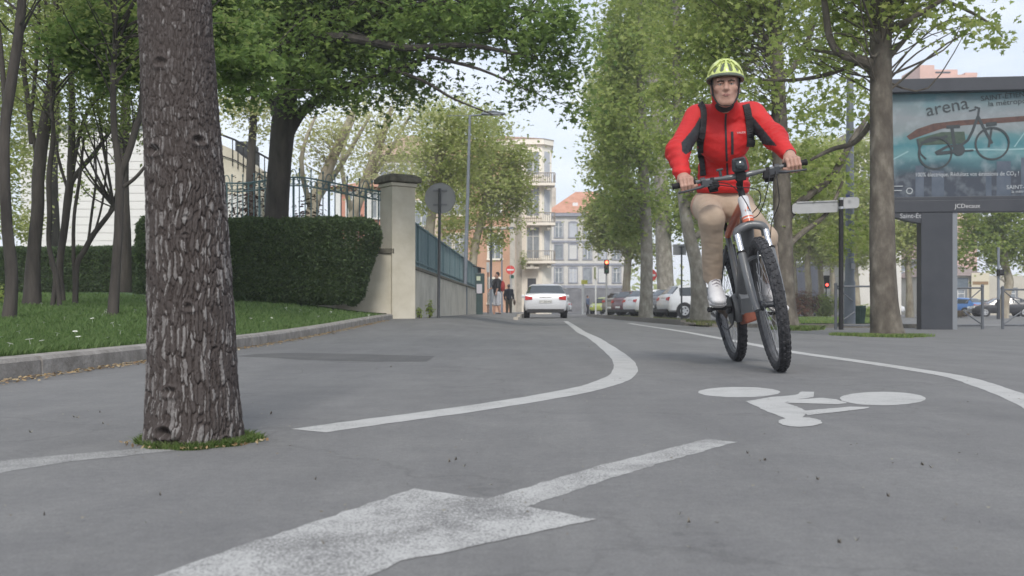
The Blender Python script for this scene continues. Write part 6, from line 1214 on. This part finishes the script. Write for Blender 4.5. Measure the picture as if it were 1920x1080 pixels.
# cockpit
b = SB(); b.tube([ht(.972), ht(1.065)], .019, 14); b.cyl(ht(1.045), (0, -.352, 1.095), .018, 12); b.box((0, -.352, 1.095), (.055, .05, .05), rx=.3); st_ = b.build('stem', BLACK, bike, smooth=True, bevel=.004)
BARP = [(-.375, -.315, 1.108), (-.22, -.335, 1.106), (-.11, -.348, 1.10), (-.04, -.352, 1.096), (.04, -.352, 1.096), (.11, -.348, 1.10), (.22, -.335, 1.106), (.375, -.315, 1.108)]
b = SB(); b.tube(path(BARP, 4), [.0115]*8 + [.0125]*2 + [.016]*9 + [.0125]*2 + [.0115]*8, 12); hb = b.build('handlebar', FRM, bike, smooth=True)
for s in (-1, 1):
    g0, g1 = Vector((s*.245, -.332, 1.107)), Vector((s*.378, -.3145, 1.108)); b = SB(); dv = (g1-g0)
    b.tube([g0, g0+dv*.06, g0+dv*.07, g0+dv*.93, g0+dv*.94, g1], [.019, .019, .0165, .0165, .0185, .0185], 12); b.build('grip', BLACK, hb, smooth=True)
    b = SB(); c = Vector((s*.205, -.338, 1.106)); b.cyl(c-Vector((s*.012, 0, 0)), c+Vector((s*.014, 0, 0)), .02, 12); b.box(c+Vector((-s*.015, -.022, -.022)), (.06, .032, .034), rz=-s*.2); b.tube(path([c+Vector((0, -.03, -.03)), c+Vector((s*.03, -.055, -.038)), c+Vector((s*.12, -.052, -.045)), c+Vector((s*.15, -.045, -.045))], 3), [.009]*4+[.006]*6, 8); b.build('brake_lever', DARK, hb, smooth=True)
    b = SB(); c = Vector((s*.155, -.342, 1.10)); b.box(c+Vector((0, -.004, -.028)), (.062, .045, .045), ry=s*.2); b.box(c+Vector((-s*.0, .012, -.055)), (.05, .03, .02)); b.cyl(c-Vector((.012, 0, 0)), c+Vector((.012, 0, 0)), .018, 10); b.build('shifter', BLACK, hb, bevel=.007)
b = SB(); b.cyl((-.105, -.345, 1.112), (-.105, -.345, 1.145), .009, 8); b.box((-.105, -.345, 1.15), (.038, .02, .012)); b.build('bell', DARK, hb, bevel=.003)
b = SB(); b.box((.0, -.385, 1.155), (.085, .05, .075), rx=.35, taper=.86); dsp = b.build('display', DARK, hb, bevel=.012)
b = SB(); b.lathe((0, -.415, 1.15), [(0, -.006), (.018, -.005), (.024, 0), (.024, .02)], 'Y', 16); b.box((0, -.41, 1.178), (.05, .012, .012), rx=.35); b.build('front_lamp', GLASS, dsp, smooth=True)
b = SB(); b.box((0, -.362, 1.118), (.05, .03, .05)); b.build('display_mount', BLACK, dsp)
b = MB()
def cable(pts): b.tube(path([SM @ Vector(p) if i < len(pts)-1 else Vector(p) for i, p in enumerate(pts)], 6), .0028, 5)
cable([(.16, -.37, 1.085), (.13, -.46, 1.03), (.09, -.46, .93), (.05, -.42, .86), (.02, -.36, .85)]); cable([(.19, -.37, 1.085), (.17, -.48, 1.02), (.16, -.47, .90), (.11, -.43, .80), (.08, -.42, .66)]); cable([(-.16, -.37, 1.085), (-.08, -.45, 1.05), (-.02, -.43, .97), (.025, -.35, .88)]); cable([(-.18, -.37, 1.08), (-.06, -.47, 1.03), (.06, -.47, .99), (.07, -.40, .92), (.02, -.34, .87)])
b.build('cables', BLACK, bike, smooth=True)
# ================================================================== cyclist
J = lambda px, py, d: np.array(P(px, py, d)); V3 = lambda v: np.array(v, float)
E0 = J(1360, 162, 5.70)                                  # between the eyes
fw = V3((-.16, -.985, -.03)); fw /= np.linalg.norm(fw); up = V3((-.01, 0, 1)); rt = np.cross(fw, up); rt /= np.linalg.norm(rt); up = np.cross(rt, fw)
rt = -rt if rt[0] < 0 else rt                              # rt points to the right of the picture
ROT = np.stack([rt, fw, up], 1)
def Hd(x, f_, z): return E0+rt*x+fw*f_+up*z
person = None
shR, shL = J(1306, 221, 5.90), J(1412, 216, 5.88); elR, elL = J(1271, 284, 5.74), J(1452, 258, 5.74)
haR, haL = np.array(Bs(-.298, -.325, 1.107)), np.array(Bs(.298, -.325, 1.107))
barx = (haL-haR)/np.linalg.norm(haL-haR); bup = V3((0, 0, 1))-barx*barx[2]; bup /= np.linalg.norm(bup); bfw = np.cross(barx, bup); bfw = bfw if bfw[1] < 0 else -bfw
def hp(c, x, f_, z): return c+barx*x+bfw*f_+bup*z
wrR, wrL = hp(haR, -.004, -.085, .060), hp(haL, .006, -.08, .068)
neck = J(1362, 207, 5.83); hipc = np.array(Bw(0, .30, 1.02)); hipR, hipL = hipc+V3((-.095, -.01, -.03)), hipc+V3((.095, -.01, -.03))
pR, pL = np.array(Bw(*PR)), np.array(Bw(*PL)); anR, anL = pR+V3((-.005, .10, .165)), pL+V3((.010, .09, .185)); knR, knL = J(1334, 410, 5.66), J(1433, 446, 5.72)
# head, neck, hands, trunk and legs: one body
hd = Sdf(.022)
hd.ell(Hd(0, -.018, .035), (.074, .095, .092), ROT).ell(Hd(0, .018, -.045), (.060, .068, .078), ROT, .03).cap(Hd(-.016, .060, -.104), Hd(.016, .060, -.104), .020, k=.03)
hd.cap(Hd(-.050, .0, -.055), Hd(-.027, .045, -.094), .021, .017).cap(Hd(.050, .0, -.055), Hd(.027, .045, -.094), .021, .017)
hd.cap(Hd(-.042, .064, .026), Hd(.042, .064, .026), .0135, k=.015).cap(Hd(0, .072, .018), Hd(0, .097, -.030), .0085, .0130, .012).ell(Hd(-.012, .083, -.034), (.0095, .011, .0085), ROT, .008).ell(Hd(.012, .083, -.034), (.0095, .011, .0085), ROT, .008)
hd.ell(Hd(-.046, .050, -.022), (.020, .02, .018), ROT, .02).ell(Hd(.046, .050, -.022), (.020, .02, .018), ROT, .02)
for s in (-1, 1):
    hd.ell(Hd(s*.031, .083, .004), (.017, .013, .0105), ROT, .012, True)
    hd.ell(Hd(s*.077, -.012, -.012), (.010, .020, .032), ROT, .008); hd.ell(Hd(s*.087, -.004, -.010), (.006, .010, .018), ROT, .006, True)
hd.cap(Hd(-.014, .076, -.0560), Hd(.014, .076, -.0560), .0075, k=.018).cap(Hd(-.012, .075, -.073), Hd(.012, .075, -.073), .0080, k=.018)
hd.cap(Hd(0, -.03, -.06), neck+V3((0, .03, -.05)), .050, .052, .02)
hand_parts = []
for c, wr, el, s in ((haR, wrR, elR, -1), (haL, wrL, elL, 1)):
    q = Sdf(.010); q.ell(hp(c, 0, -.02, .030), (.041, .034, .019), np.stack([barx, bfw, bup], 1)).cap(hp(c, -.022, -.03, .020), wr, .022, .026, .03).cap(hp(c, .02, -.03, .020), wr, .022, .026, .03).cap(wr, el*.55+wr*.45, .027, .033)
    for i in range(4):
        x = (i-1.5)*.0205; k_ = (.95, 1.05, 1.0, .85)[i if s < 0 else 3-i]; tw = random.uniform(-.002, .002)
        q.chain([hp(c, x*.92, -.004, .036), hp(c, x, .028*k_, .024), hp(c, x+tw, .037*k_, -.012), hp(c, x+tw, .024*k_, -.042*k_), hp(c, x+tw, .0, -.040)], [.0108, .0104, .0096, .0088, .008], .004)
    q.chain([hp(c, -s*.030, -.03, .012), hp(c, -s*.047, -.012, -.004), hp(c, -s*.050, .012, -.020), hp(c, -s*.042, .026, -.024)], [.014, .0125, .0105, .0085], .008)
    hand_parts.append((q, .0032))
tr = Sdf(.04); tr.cap(hipR, hipL, .10).cap(hipc+V3((0, .04, 0)), neck+V3((0, .10, -.16)), .08, .085).cap(shR, shL, .04).cap(shR, elR, .045, .04).cap(shL, elL, .045, .04).cap(elR, elR*.5+wrR*.5, .038, .034).cap(elL, elL*.5+wrL*.5, .038, .034)
for h_, k_, a_ in ((hipR, knR, anR), (hipL, knL, anL)): tr.cap(h_, k_, .08, .055).cap(k_, a_, .052, .036)
tr.cap(neck+V3((0, .09, -.14)), neck+V3((0, .02, -.03)), .05)
person = sdf_obj('person', [(hd, .0036), hand_parts[0], hand_parts[1], (tr, .012)], SKIN)
tag(person, 'cyclist in red jacket, beige trousers and lime helmet riding towards the camera, gripping the handlebar', 'person')
EYEW = mat('eye_white', (.45, .42, .40), rough=.3); IRIS = mat('iris', (.03, .025, .02), rough=.2); BROW = mat('eyebrow', (.09, .065, .05), rough=.9); LIP = mat('lip', (.27, .125, .105), rough=.5)
for s in (-1, 1):
    b = MB(); b.ball(tuple(Hd(s*.031, .0655, .003)), .0115, 12, 8); e_ = b.build('eye', EYEW, person, smooth=True)
    b = MB(); b.ball(tuple(Hd(s*.031, .0735, .0025)), .0058, 10, 6); b.build('iris', IRIS, e_, smooth=True)
    q = Sdf(.004); q.chain([Hd(s*.018, .0740, .0070), Hd(s*.031, .0772, .0078), Hd(s*.044, .069, .0055)], [.0044, .0050, .0038]); sdf_obj('eyelid', [(q, .0018)], SKIN, person)
    q = Sdf(.004); q.chain([Hd(s*.013, .083, .0150), Hd(s*.030, .084, .0185), Hd(s*.049, .069, .0165)], [.0035, .0042, .003]); sdf_obj('eyebrow', [(q, .002)], BROW, person)
q = Sdf(.003); q.chain([Hd(-.024, .0830, -.0660), Hd(-.008, .0905, -.0615), Hd(.008, .0905, -.0615), Hd(.024, .0830, -.0660)], [.0020, .0036, .0036, .0020]).chain([Hd(-.020, .0835, -.0675), Hd(-.007, .0895, -.0690), Hd(.007, .0895, -.0690), Hd(.020, .0835, -.0675)], [.0022, .0042, .0042, .0022]); sdf_obj('lips', [(q, .0017)], LIP, person)
q = Sdf(.01); q.ell(Hd(0, -.025, .035), (.0775, .092, .094), ROT).cut(Hd(0, .0, -.028), -up).cut(Hd(0, .034, 0), fw*.9+up*.15); sdf_obj('hair', [(q, .004)], HAIRG, person)
# helmet
LIME = mat('helmet_lime', (.55, .63, .20), (.61, .68, .25), 9, rough=.35, coat=.3); HG = mat('helmet_dark', (.10, .12, .095), (.14, .16, .125), 20, rough=.5)
hm = Sdf(.006); hm.ell(Hd(0, -.018, .040), (.107, .132, .124), ROT)
def hs(az, el_, k=1.0): a, e = R(az), R(el_); return Hd(.107*k*math.sin(a)*math.cos(e), -.018+.132*k*math.cos(a)*math.cos(e), .040+.124*k*math.sin(e))
for az, e0, e1, r_ in ((15, 17, 52, .0095), (-15, 17, 52, .0095), (40, 16, 46, .0095), (-40, 16, 46, .0095), (66, 10, 30, .0095), (-66, 10, 30, .0095), (92, 14, 40, .009), (-92, 14, 40, .009), (0, 66, 84, .007), (27, 58, 78, .007), (-27, 58, 78, .007)):
    hm.chain([hs(az*(1-.35*t), e0+(e1-e0)*t, .93) for t in (0, .33, .66, 1)], [r_*1.35, r_*1.3, r_*1.2, r_], .004, True)
hm.ell(Hd(0, -.018, .036), (.090, .114, .106), ROT, .003, True); hm.cut(Hd(0, .1, .052), -up*1+fw*.06); hm.cut(Hd(0, -.05, .025), -up)
helm = sdf_obj('helmet', [(hm, .0032)], LIME, person)
q = Sdf(.004); q.ell(Hd(0, -.018, .036), (.096, .119, .110), ROT); q.ell(Hd(0, -.018, .034), (.082, .104, .100), ROT, .003, True); q.cut(Hd(0, .1, .046), -up+fw*.06); sdf_obj('helmet_liner', [(q, .0036)], HG, helm)
q = Sdf(.004); q.ell(Hd(0, -.016, .040), (.109, .137, .128), ROT); q.ell(Hd(0, -.018, .04), (.092, .117, .115), ROT, .003, True); q.cut(Hd(0, .1, .040), -up+fw*.05); q.cut(Hd(0, .1, .056), up-fw*.06); sdf_obj('helmet_rim', [(q, .003)], HG, helm)
for s in (-1, 1):
    b = MB(); b.tube(path([tuple(Hd(s*.081, .012, .045)), tuple(Hd(s*.0755, .022, -.02)), tuple(Hd(s*.066, .036, -.07)), tuple(Hd(s*.040, .062, -.112)), tuple(Hd(0, .068, -.124))], 5), .0052, 6, sq=.6); b.tube(path([tuple(Hd(s*.084, -.04, .03)), tuple(Hd(s*.078, -.03, -.03)), tuple(Hd(s*.066, .03, -.066))], 4), .0045, 6); b.build('chin_strap', BLACK, helm, smooth=True)
# red jacket
def wr_noise(amp, fq, seed): return lambda P_: wob(P_*np.array([1, 1, 1.5]), seed, fq)*amp
chest = (shR+shL)/2
jk = Sdf(.05); waist = hipc+V3((-.005, -.07, .15))
jk.ell(chest+V3((.0, .015, -.12)), (.168, .118, .165)).ell(waist+V3((0, .0, .04)), (.158, .125, .15)).ell(hipc+V3((-.003, -.045, .085)), (.170, .138, .085)).cap(shR, shL, .058)
jk.cap(shR+V3((.03, -.01, .02)), neck+V3((-.02, .02, -.005)), .045, .052).cap(shL+V3((-.03, -.01, .02)), neck+V3((.02, .02, -.005)), .045, .052)
jk.cap(neck+V3((0, .01, -.02)), neck+V3((-.026, -.062, .070)), .072, .074, .03)
for sh, el, wr in ((shR, elR, wrR), (shL, elL, wrL)): cu = wr*.9+el*.1; jk.cap(sh, el, .068, .063).cap(el, cu, .062, .046)
q_ = neck+V3((-.004, -.014, .035)); jk.ell(neck+V3((-.026, -.062, .10)), (.060, .058, .07), k=.006, sub=True); jk.cap(neck+V3((-.022, -.135, .09)), neck+V3((-.018, -.135, .026)), .026, .007, .008, True)
jk.cut(q_+V3((0, 0, .045)), V3((0, .15, 1))); jk.cut(hipc+V3((0, 0, .055)), V3((0, .12, -1)))
n1, n2 = wr_noise(.0060, 17, 41), wr_noise(.0040, 44, 42)
def folds(P_):
    f = (n1(P_)+n2(P_))*(1-.92*sm(neck[2]-.05, neck[2]+.01, P_[..., 2]))
    for el, sh, wr in ((elR, shR, wrR), (elL, shL, wrL)):
        d = np.linalg.norm(P_-el, axis=-1); ax = (wr-sh)/np.linalg.norm(wr-sh); f = f+.0045*np.exp(-(d/.09)**2)*np.sin(((P_-el)@ax)*150+wob(P_, 3, 12)*2)
    dz = P_[..., 2]-hipc[2]-.12; return f+.0035*np.exp(-(dz/.08)**2)*np.sin(dz*120+wob(P_, 9, 10)*2.5)
jk.noise = folds
RED = mat('red_softshell', (.48, .014, .016), (.58, .022, .022), 5, rough=.62, bump=.25, bscale=260); JBLK = mat('jacket_black', (.022, .024, .03), (.035, .037, .042), 12, rough=.75)
def inpoly(px, py, poly):
    c = np.zeros(px.shape, bool); n = len(poly)
    for i in range(n):
        (x0, y0), (x1, y1) = poly[i], poly[(i+1) % n]; m = ((y0 > py) != (y1 > py)) & (px < (x1-x0)*(py-y0)/((y1-y0) or 1e-9)+x0); c ^= m
    return c
POLR = [(1277, 268), (1290, 253), (1303, 236), (1312, 220), (1322, 240), (1314, 270), (1304, 278), (1286, 290), (1279, 284)]; POLL = [(1402, 212), (1412, 219), (1430, 241), (1457, 274), (1438, 272), (1420, 268), (1408, 268), (1400, 246)]
def jmat(C):
    px, py = 960+C[:, 0]/C[:, 1]*F, HY-(C[:, 2]-H)/C[:, 1]*F; m = (inpoly(px, py, POLR) | inpoly(px, py, POLL)) & (C[:, 1] < chest[1]+.12)
    cuf = (np.linalg.norm(C-wrR, axis=1) < .036) | (np.linalg.norm(C-wrL, axis=1) < .036); return (m | cuf).astype(int)
jacket = sdf_obj('red_jacket', [(jk, .005)], [RED, JBLK], person, jmat)
def hit(px, py, sd, d0=5.3, d1=6.4):      # point of a garment's surface under a spot of the photograph
    t = np.linspace(d0, d1, 440); f = sd.eval(np.array([tuple(P(px, py, d)) for d in t])); i = np.argmax(f < .001); return Vector(P(px, py, t[i] if f[i] < .001 else t[np.argmin(f)]))
def band(name, pts, wd, m, parent, sd, th=.008, lift=.002, tail=False):
    q = path([(p[0], p[1], 0) for p in pts], 4); vs = []; lf, rg = [], []
    for i, p in enumerate(q):
        t = (q[min(i+1, len(q)-1)]-q[max(i-1, 0)]).normalized(); nn = Vector((-t.y, t.x, 0))*wd/2; a, c = hit(p.x+nn.x, p.y+nn.y, sd), hit(p.x-nn.x, p.y-nn.y, sd)
        if tail and i == 0: vs += [v_+Vector((0, .10, -.09)) for v_ in (a, c, c+Vector((0, 0, .008)), a+Vector((0, 0, .008)))]+[v_+Vector((0, .03, -.002)) for v_ in (a, c, c+Vector((0, -.004, .008)), a+Vector((0, -.004, .008)))]
        if abs(a.y-c.y) > .05: mn = min(a.y, c.y)+.03; a.y = min(a.y, mn); c.y = min(c.y, mn)
        o = Vector((0, -lift, 0)); vs += [a+o, c+o, c+o+Vector((0, -th, 0)), a+o+Vector((0, -th, 0))]
    b = MB(); b.add(vs, [(4*i+j, 4*i+(j+1) % 4, 4*i+4+(j+1) % 4, 4*i+4+j) for i in range(len(vs)//4-1) for j in range(4)]+[(0, 1, 2, 3), (len(vs)-4, len(vs)-3, len(vs)-2, len(vs)-1)]); return b.build(name, m, parent, smooth=False)
band('zip', [(1361, 214), (1360, 230), (1361, 258), (1362, 290), (1364, 330)], 3.6, JBLK, jacket, jk, .004)
band('pocket_zip', [(1372.5, 247), (1373, 268), (1373, 290)], 4.6, JBLK, jacket, jk, .004)
p = hit(1391, 250, jk); text_mesh('chest_logo', 'VAUDE', .016, mat('logo_grey', (.55, .5, .5), rough=.6), jacket, (p.x-.032, p.y-.014, p.z-.005), (R(90), R(-4), 0), 'LEFT', .001)
q = Sdf(.01); q.ell(neck+V3((-.024, -.060, .03)), (.060, .062, .06)); q.cut(neck+V3((0, 0, .050)), V3((0, 0, 1))); sdf_obj('inner_collar', [(q, .005)], JBLK, person)
# trousers, shoes
tz = Sdf(.045); tz.ell(hipc+V3((0, -.01, -.01)), (.158, .130, .118))
for h_, k_, a_ in ((hipR, knR, anR), (hipL, knL, anL)): tz.cap(h_, k_, .094, .066).cap(k_, a_+V3((0, 0, .035)), .069, .056)
m1, m2 = wr_noise(.0032, 18, 51), wr_noise(.0026, 48, 52)
def pfold(P_):
    f = m1(P_)+m2(P_)
    for k_, a_ in ((knR, anR), (knL, anL)):
        for c, am, wd in ((k_+V3((0, .05, -.09)), .0016, .08), (a_+V3((0, 0, .07)), .0034, .07)):
            d = np.linalg.norm(P_-c, axis=-1); f = f-am*np.exp(-(d/wd)**2)*(1-np.abs(np.sin(P_[..., 2]*62+P_[..., 0]*70+wob(P_, 5, 11)*4.5)))**3*1.8
    return f
tz.noise = pfold
for a_, k_ in ((anR, knR), (anL, knL)): pass
CHINO = mat('beige_cotton', (.40, .31, .235), (.47, .375, .29), 6, rough=.85, bump=.08, bscale=220)
sdf_obj('beige_trousers', [(tz, .0066)], CHINO, person)
SHOE = mat('white_leather', (.62, .61, .62), (.70, .69, .69), 12, rough=.55, bump=.15, bscale=60); SOLE = mat('pale_sole', (.45, .44, .44), rough=.7); LACE = mat('grey_lace', (.33, .31, .33), rough=.8); SOCK = mat('grey_sock', (.22, .19, .17), rough=.9)
for pd, an_, yaw, pit in ((pR, anR, -.06, .28), (pL, anL, .42, .55)):
    c, s = math.cos(yaw), math.sin(yaw); base = pd+V3((0, 0, .030))
    def S_(x, y, z): return base+V3((x*c-y*s, x*s+y*c, z*1.15+(y+.04)*pit))
    nu_ = V3((0, -pit, 1))
    q = Sdf(.03); q.ell(S_(0, -.03, .026), (.046, .07, .032)).ell(S_(.0, -.085, .022), (.040, .04, .024)).ell(S_(0, .10, .042), (.034, .045, .05)).cap(S_(0, .02, .05), S_(0, .09, .085), .034, .036).ell(S_(0, .03, .035), (.040, .09, .04)); q.cut(S_(0, 0, .0), -nu_); q.ell(S_(0, .095, .125), (.028, .034, .03), k=.006, sub=True)
    sh_ = sdf_obj('shoe', [(q, .0045)], SHOE, person)
    q = Sdf(.02); q.ell(S_(0, -.035, .0), (.049, .088, .03)).ell(S_(0, .09, .0), (.039, .06, .03)).cap(S_(0, -.03, 0), S_(0, .09, 0), .036, .034); q.cut(S_(0, 0, .008), nu_); q.cut(S_(0, 0, -.016), -nu_); sdf_obj('sole', [(q, .0045)], SOLE, sh_)
    b = MB()
    for k_ in range(4): z = .066+.012*k_; y = -.025+.022*k_; b.tube([tuple(S_(-.024, y, z-.008)), tuple(S_(0, y-.006, z+.006)), tuple(S_(.024, y, z-.008))], .0042, 6)
    b.build('laces', LACE, sh_, smooth=True)
    q = Sdf(.01); q.cap(S_(0, .09, .08), an_+V3((0, 0, .05)), .034, .036); sdf_obj('sock', [(q, .006)], SOCK, person)
# rucksack on his back
bp_ = thing('rucksack', 'black rucksack worn by the cyclist with straps over the red jacket', 'rucksack', tuple(chest+V3((0, .2, -.15))))
q = Sdf(.03); q.ell(chest+V3((.005, .20, -.13)), (.135, .085, .21)).ell(chest+V3((.005, .25, -.19)), (.10, .06, .11)); PK_ = mat('rucksack_nylon', (.02, .021, .024), (.035, .036, .04), 14, rough=.8, bump=.3, bscale=120); sdf_obj('bag', [(q, .01)], PK_, bp_)
def pbld(o): o.location = -Vector(wloc(bp_)); return o
pbld(band('shoulder_strap', [(1312, 194), (1316, 199), (1319, 210), (1319, 228), (1317, 250), (1313, 272), (1313, 293), (1316, 314), (1318, 330)], 11, PK_, bp_, jk, .010, tail=True)); pbld(band('shoulder_strap', [(1398, 196), (1400, 203), (1402, 212), (1404, 228), (1406, 246), (1407, 262), (1406, 276)], 13, PK_, bp_, jk, .010, tail=True))
# ================================================================== pedestrians
def walker(label, px, d, hgt, face, stride, arms, top, bottom, skin_legs, hairm, shoe, extra=None, zb=None):
    x = X(px, d); zb = gz(px, d) if zb is None else zb; k = hgt/1.75; f_ = V3((math.sin(face), -math.cos(face), 0)); r_ = V3((math.cos(face), math.sin(face), 0)); O = V3((x, d, zb))
    def W(a, b_, c): return O+(r_*a+f_*b_+V3((0, 0, c)))*k
    hp_, kn, an_ = [W(-.09, 0, .90), W(.09, 0, .90)], [W(-.09, stride*.55+.02, .48), W(.09, -stride*.35+.02, .48)], [W(-.09, stride, .08), W(.09, -stride, .10+abs(stride)*.25)]
    sh = [W(-.19, 0, 1.42), W(.19, 0, 1.42)]; el = [W(-.24, arms[0]*.4, 1.15), W(.24, arms[1]*.4, 1.15)]; ha = [W(-.23, arms[0]+.04, .92+max(0, arms[0])*.55), W(.23, arms[1]+.04, .92+max(0, arms[1])*.55)]
    q = Sdf(.03); q.ell(W(0, .0, 1.64), (.075*k, .095*k, .115*k)).ell(W(0, .04, 1.59), (.055*k, .06*k, .07*k)).cap(W(0, .1, 1.60), W(0, .105, 1.58), .014).cap(W(0, 0, 1.42), W(0, .01, 1.56), .055*k).cap(W(0, 0, .95), W(0, 0, 1.38), .12*k, .14*k).cap(sh[0], sh[1], .05*k)
    for i in (0, 1):
        q.cap(sh[i], el[i], .045*k, .038*k).cap(el[i], ha[i], .037*k, .027*k).ell(ha[i]-V3((0, 0, .06*k)), (.03*k, .035*k, .06*k)).cap(ha[i]-V3((0, 0, .05*k)), ha[i]+f_*.04*k-V3((0, 0, .11*k)), .012*k); q.cap(hp_[i], kn[i], .08*k, .055*k).cap(kn[i], an_[i], .056*k, .036*k)
    o = sdf_obj('person', [(q, .014)], SKIN); tag(o, label, 'person')
    q = Sdf(.05); q.cap(W(0, 0, .98), W(0, 0, 1.36), .150*k, .165*k).cap(sh[0], sh[1], .065*k)
    for i in (0, 1): q.cap(sh[i], el[i], .062*k, .056*k); (top[1] and q.cap(el[i], ha[i], .055*k, .042*k))
    q.cut(W(0, 0, .86), V3((0, 0, -1))); sdf_obj('jacket' if top[1] else 't_shirt', [(q, .016)], top[0], o)
    q = Sdf(.04); q.cap(hp_[0], hp_[1], .10*k)
    for i in (0, 1): q.cap(hp_[i], kn[i], .10*k, .082*k); (skin_legs or q.cap(kn[i], an_[i], .08*k, .06*k))
    sdf_obj('shorts' if skin_legs else 'trousers', [(q, .016)], bottom, o)
    q = Sdf(.02); q.ell(W(0, -.02, 1.675), (.084*k, .1*k, .1*k)); q.cut(W(0, .03, 1.62), f_-V3((0, 0, .9))); sdf_obj('hair', [(q, .014)], hairm, o)
    for i in (0, 1): s_ = Sdf(.02); s_.cap(an_[i]+V3((0, 0, -.03)), an_[i]+f_*.15*k+V3((0, 0, -.035)), .048*k, .036*k); s_.cut(an_[i]-V3((0, 0, .082)), V3((0, 0, -1))); sdf_obj('shoe', [(s_, .014)], shoe, o)
    return o, W
CL1 = mat('black_cotton', (.02, .02, .025), (.035, .035, .04), 10, rough=.85); CL2 = mat('pale_shorts', (.42, .43, .47), rough=.85); CL3 = mat('navy_jacket', (.03, .035, .05), rough=.85); CL4 = mat('olive_trousers', (.09, .08, .06), rough=.9); HB = mat('dark_hair', (.025, .02, .018), rough=.8)
o, W = walker('man in black T-shirt and pale shorts standing by the parking meter', 932, 39.2, 1.76, R(-75), .10, (.26, .05), (CL1, False), CL2, True, HB, CL1)
t = thing('backpack', 'dark red backpack on the man standing by the parking meter', 'backpack', tuple(W(0, -.2, 1.2))); q = Sdf(.03); q.ell(W(0, -.22, 1.2), (.11, .11, .22)); sdf_obj('bag', [(q, .014)], mat('maroon_nylon', (.28, .03, .03), (.34, .05, .05), 8, rough=.8), t)
b = MB()
for s in (-.11, .11): b.tube(path([tuple(W(s, -.16, 1.36)), tuple(W(s, -.02, 1.50)), tuple(W(s, .15, 1.40)), tuple(W(s, .16, 1.2)), tuple(W(s*1.3, -.1, 1.02))], 4), .02, 6)
ob = b.build('straps', CL1, t); ob.location = -Vector(wloc(t))
o, W = walker('person in dark jacket and olive trousers walking away along the pavement', 954, 55, 1.75, R(175), .16, (.05, -.05), (CL3, True), CL4, False, HAIRG, CL1)
t = thing('shoulder_bag', 'brown bag hanging at the side of the person walking away', 'bag', tuple(W(-.3, 0, .75))); q = Sdf(.02); q.ell(W(-.32, 0, .74), (.07, .13, .15)); sdf_obj('pouch', [(q, .014)], mat('brown_leather', (.12, .08, .05), rough=.7), t); b = MB(); b.tube(path([tuple(W(-.32, .08, .86)), tuple(W(-.27, .06, 1.1)), tuple(W(-.18, .03, 1.5)), tuple(W(-.27, -.08, 1.1)), tuple(W(-.32, -.08, .86))], 4), .012, 6); ob = b.build('strap', CL1, t); ob.location = -Vector(wloc(t))
walker('distant pedestrian in blue-grey clothes at the far crossing', 1102, 84, 1.72, R(60), .14, (.1, -.1), (mat('blue_top', (.10, .13, .2), rough=.85), True), CL1, False, HB, CL1)
# ================================================================== air: thin even haze round the whole place
b = MB(); b.bx(-930, 930, -60, 930, -1.4, 52); hz = b.build('haze', mat('haze_air', (1, 1, 1))); hz['kind'] = 'stuff'; hz['label'] = 'thin pale haze in the air over the street'
m = hz.data.materials[0]; n = m.node_tree.nodes; l = m.node_tree.links; n.remove(n['Principled BSDF']); v = n.new('ShaderNodeVolumePrincipled')
v.inputs['Color'].default_value = (.93, .95, 1, 1); v.inputs['Density'].default_value = .0011; v.inputs['Anisotropy'].default_value = .1
l.new(v.outputs[0], n['Material Output'].inputs['Volume'])
S.cycles.volume_bounces = 2
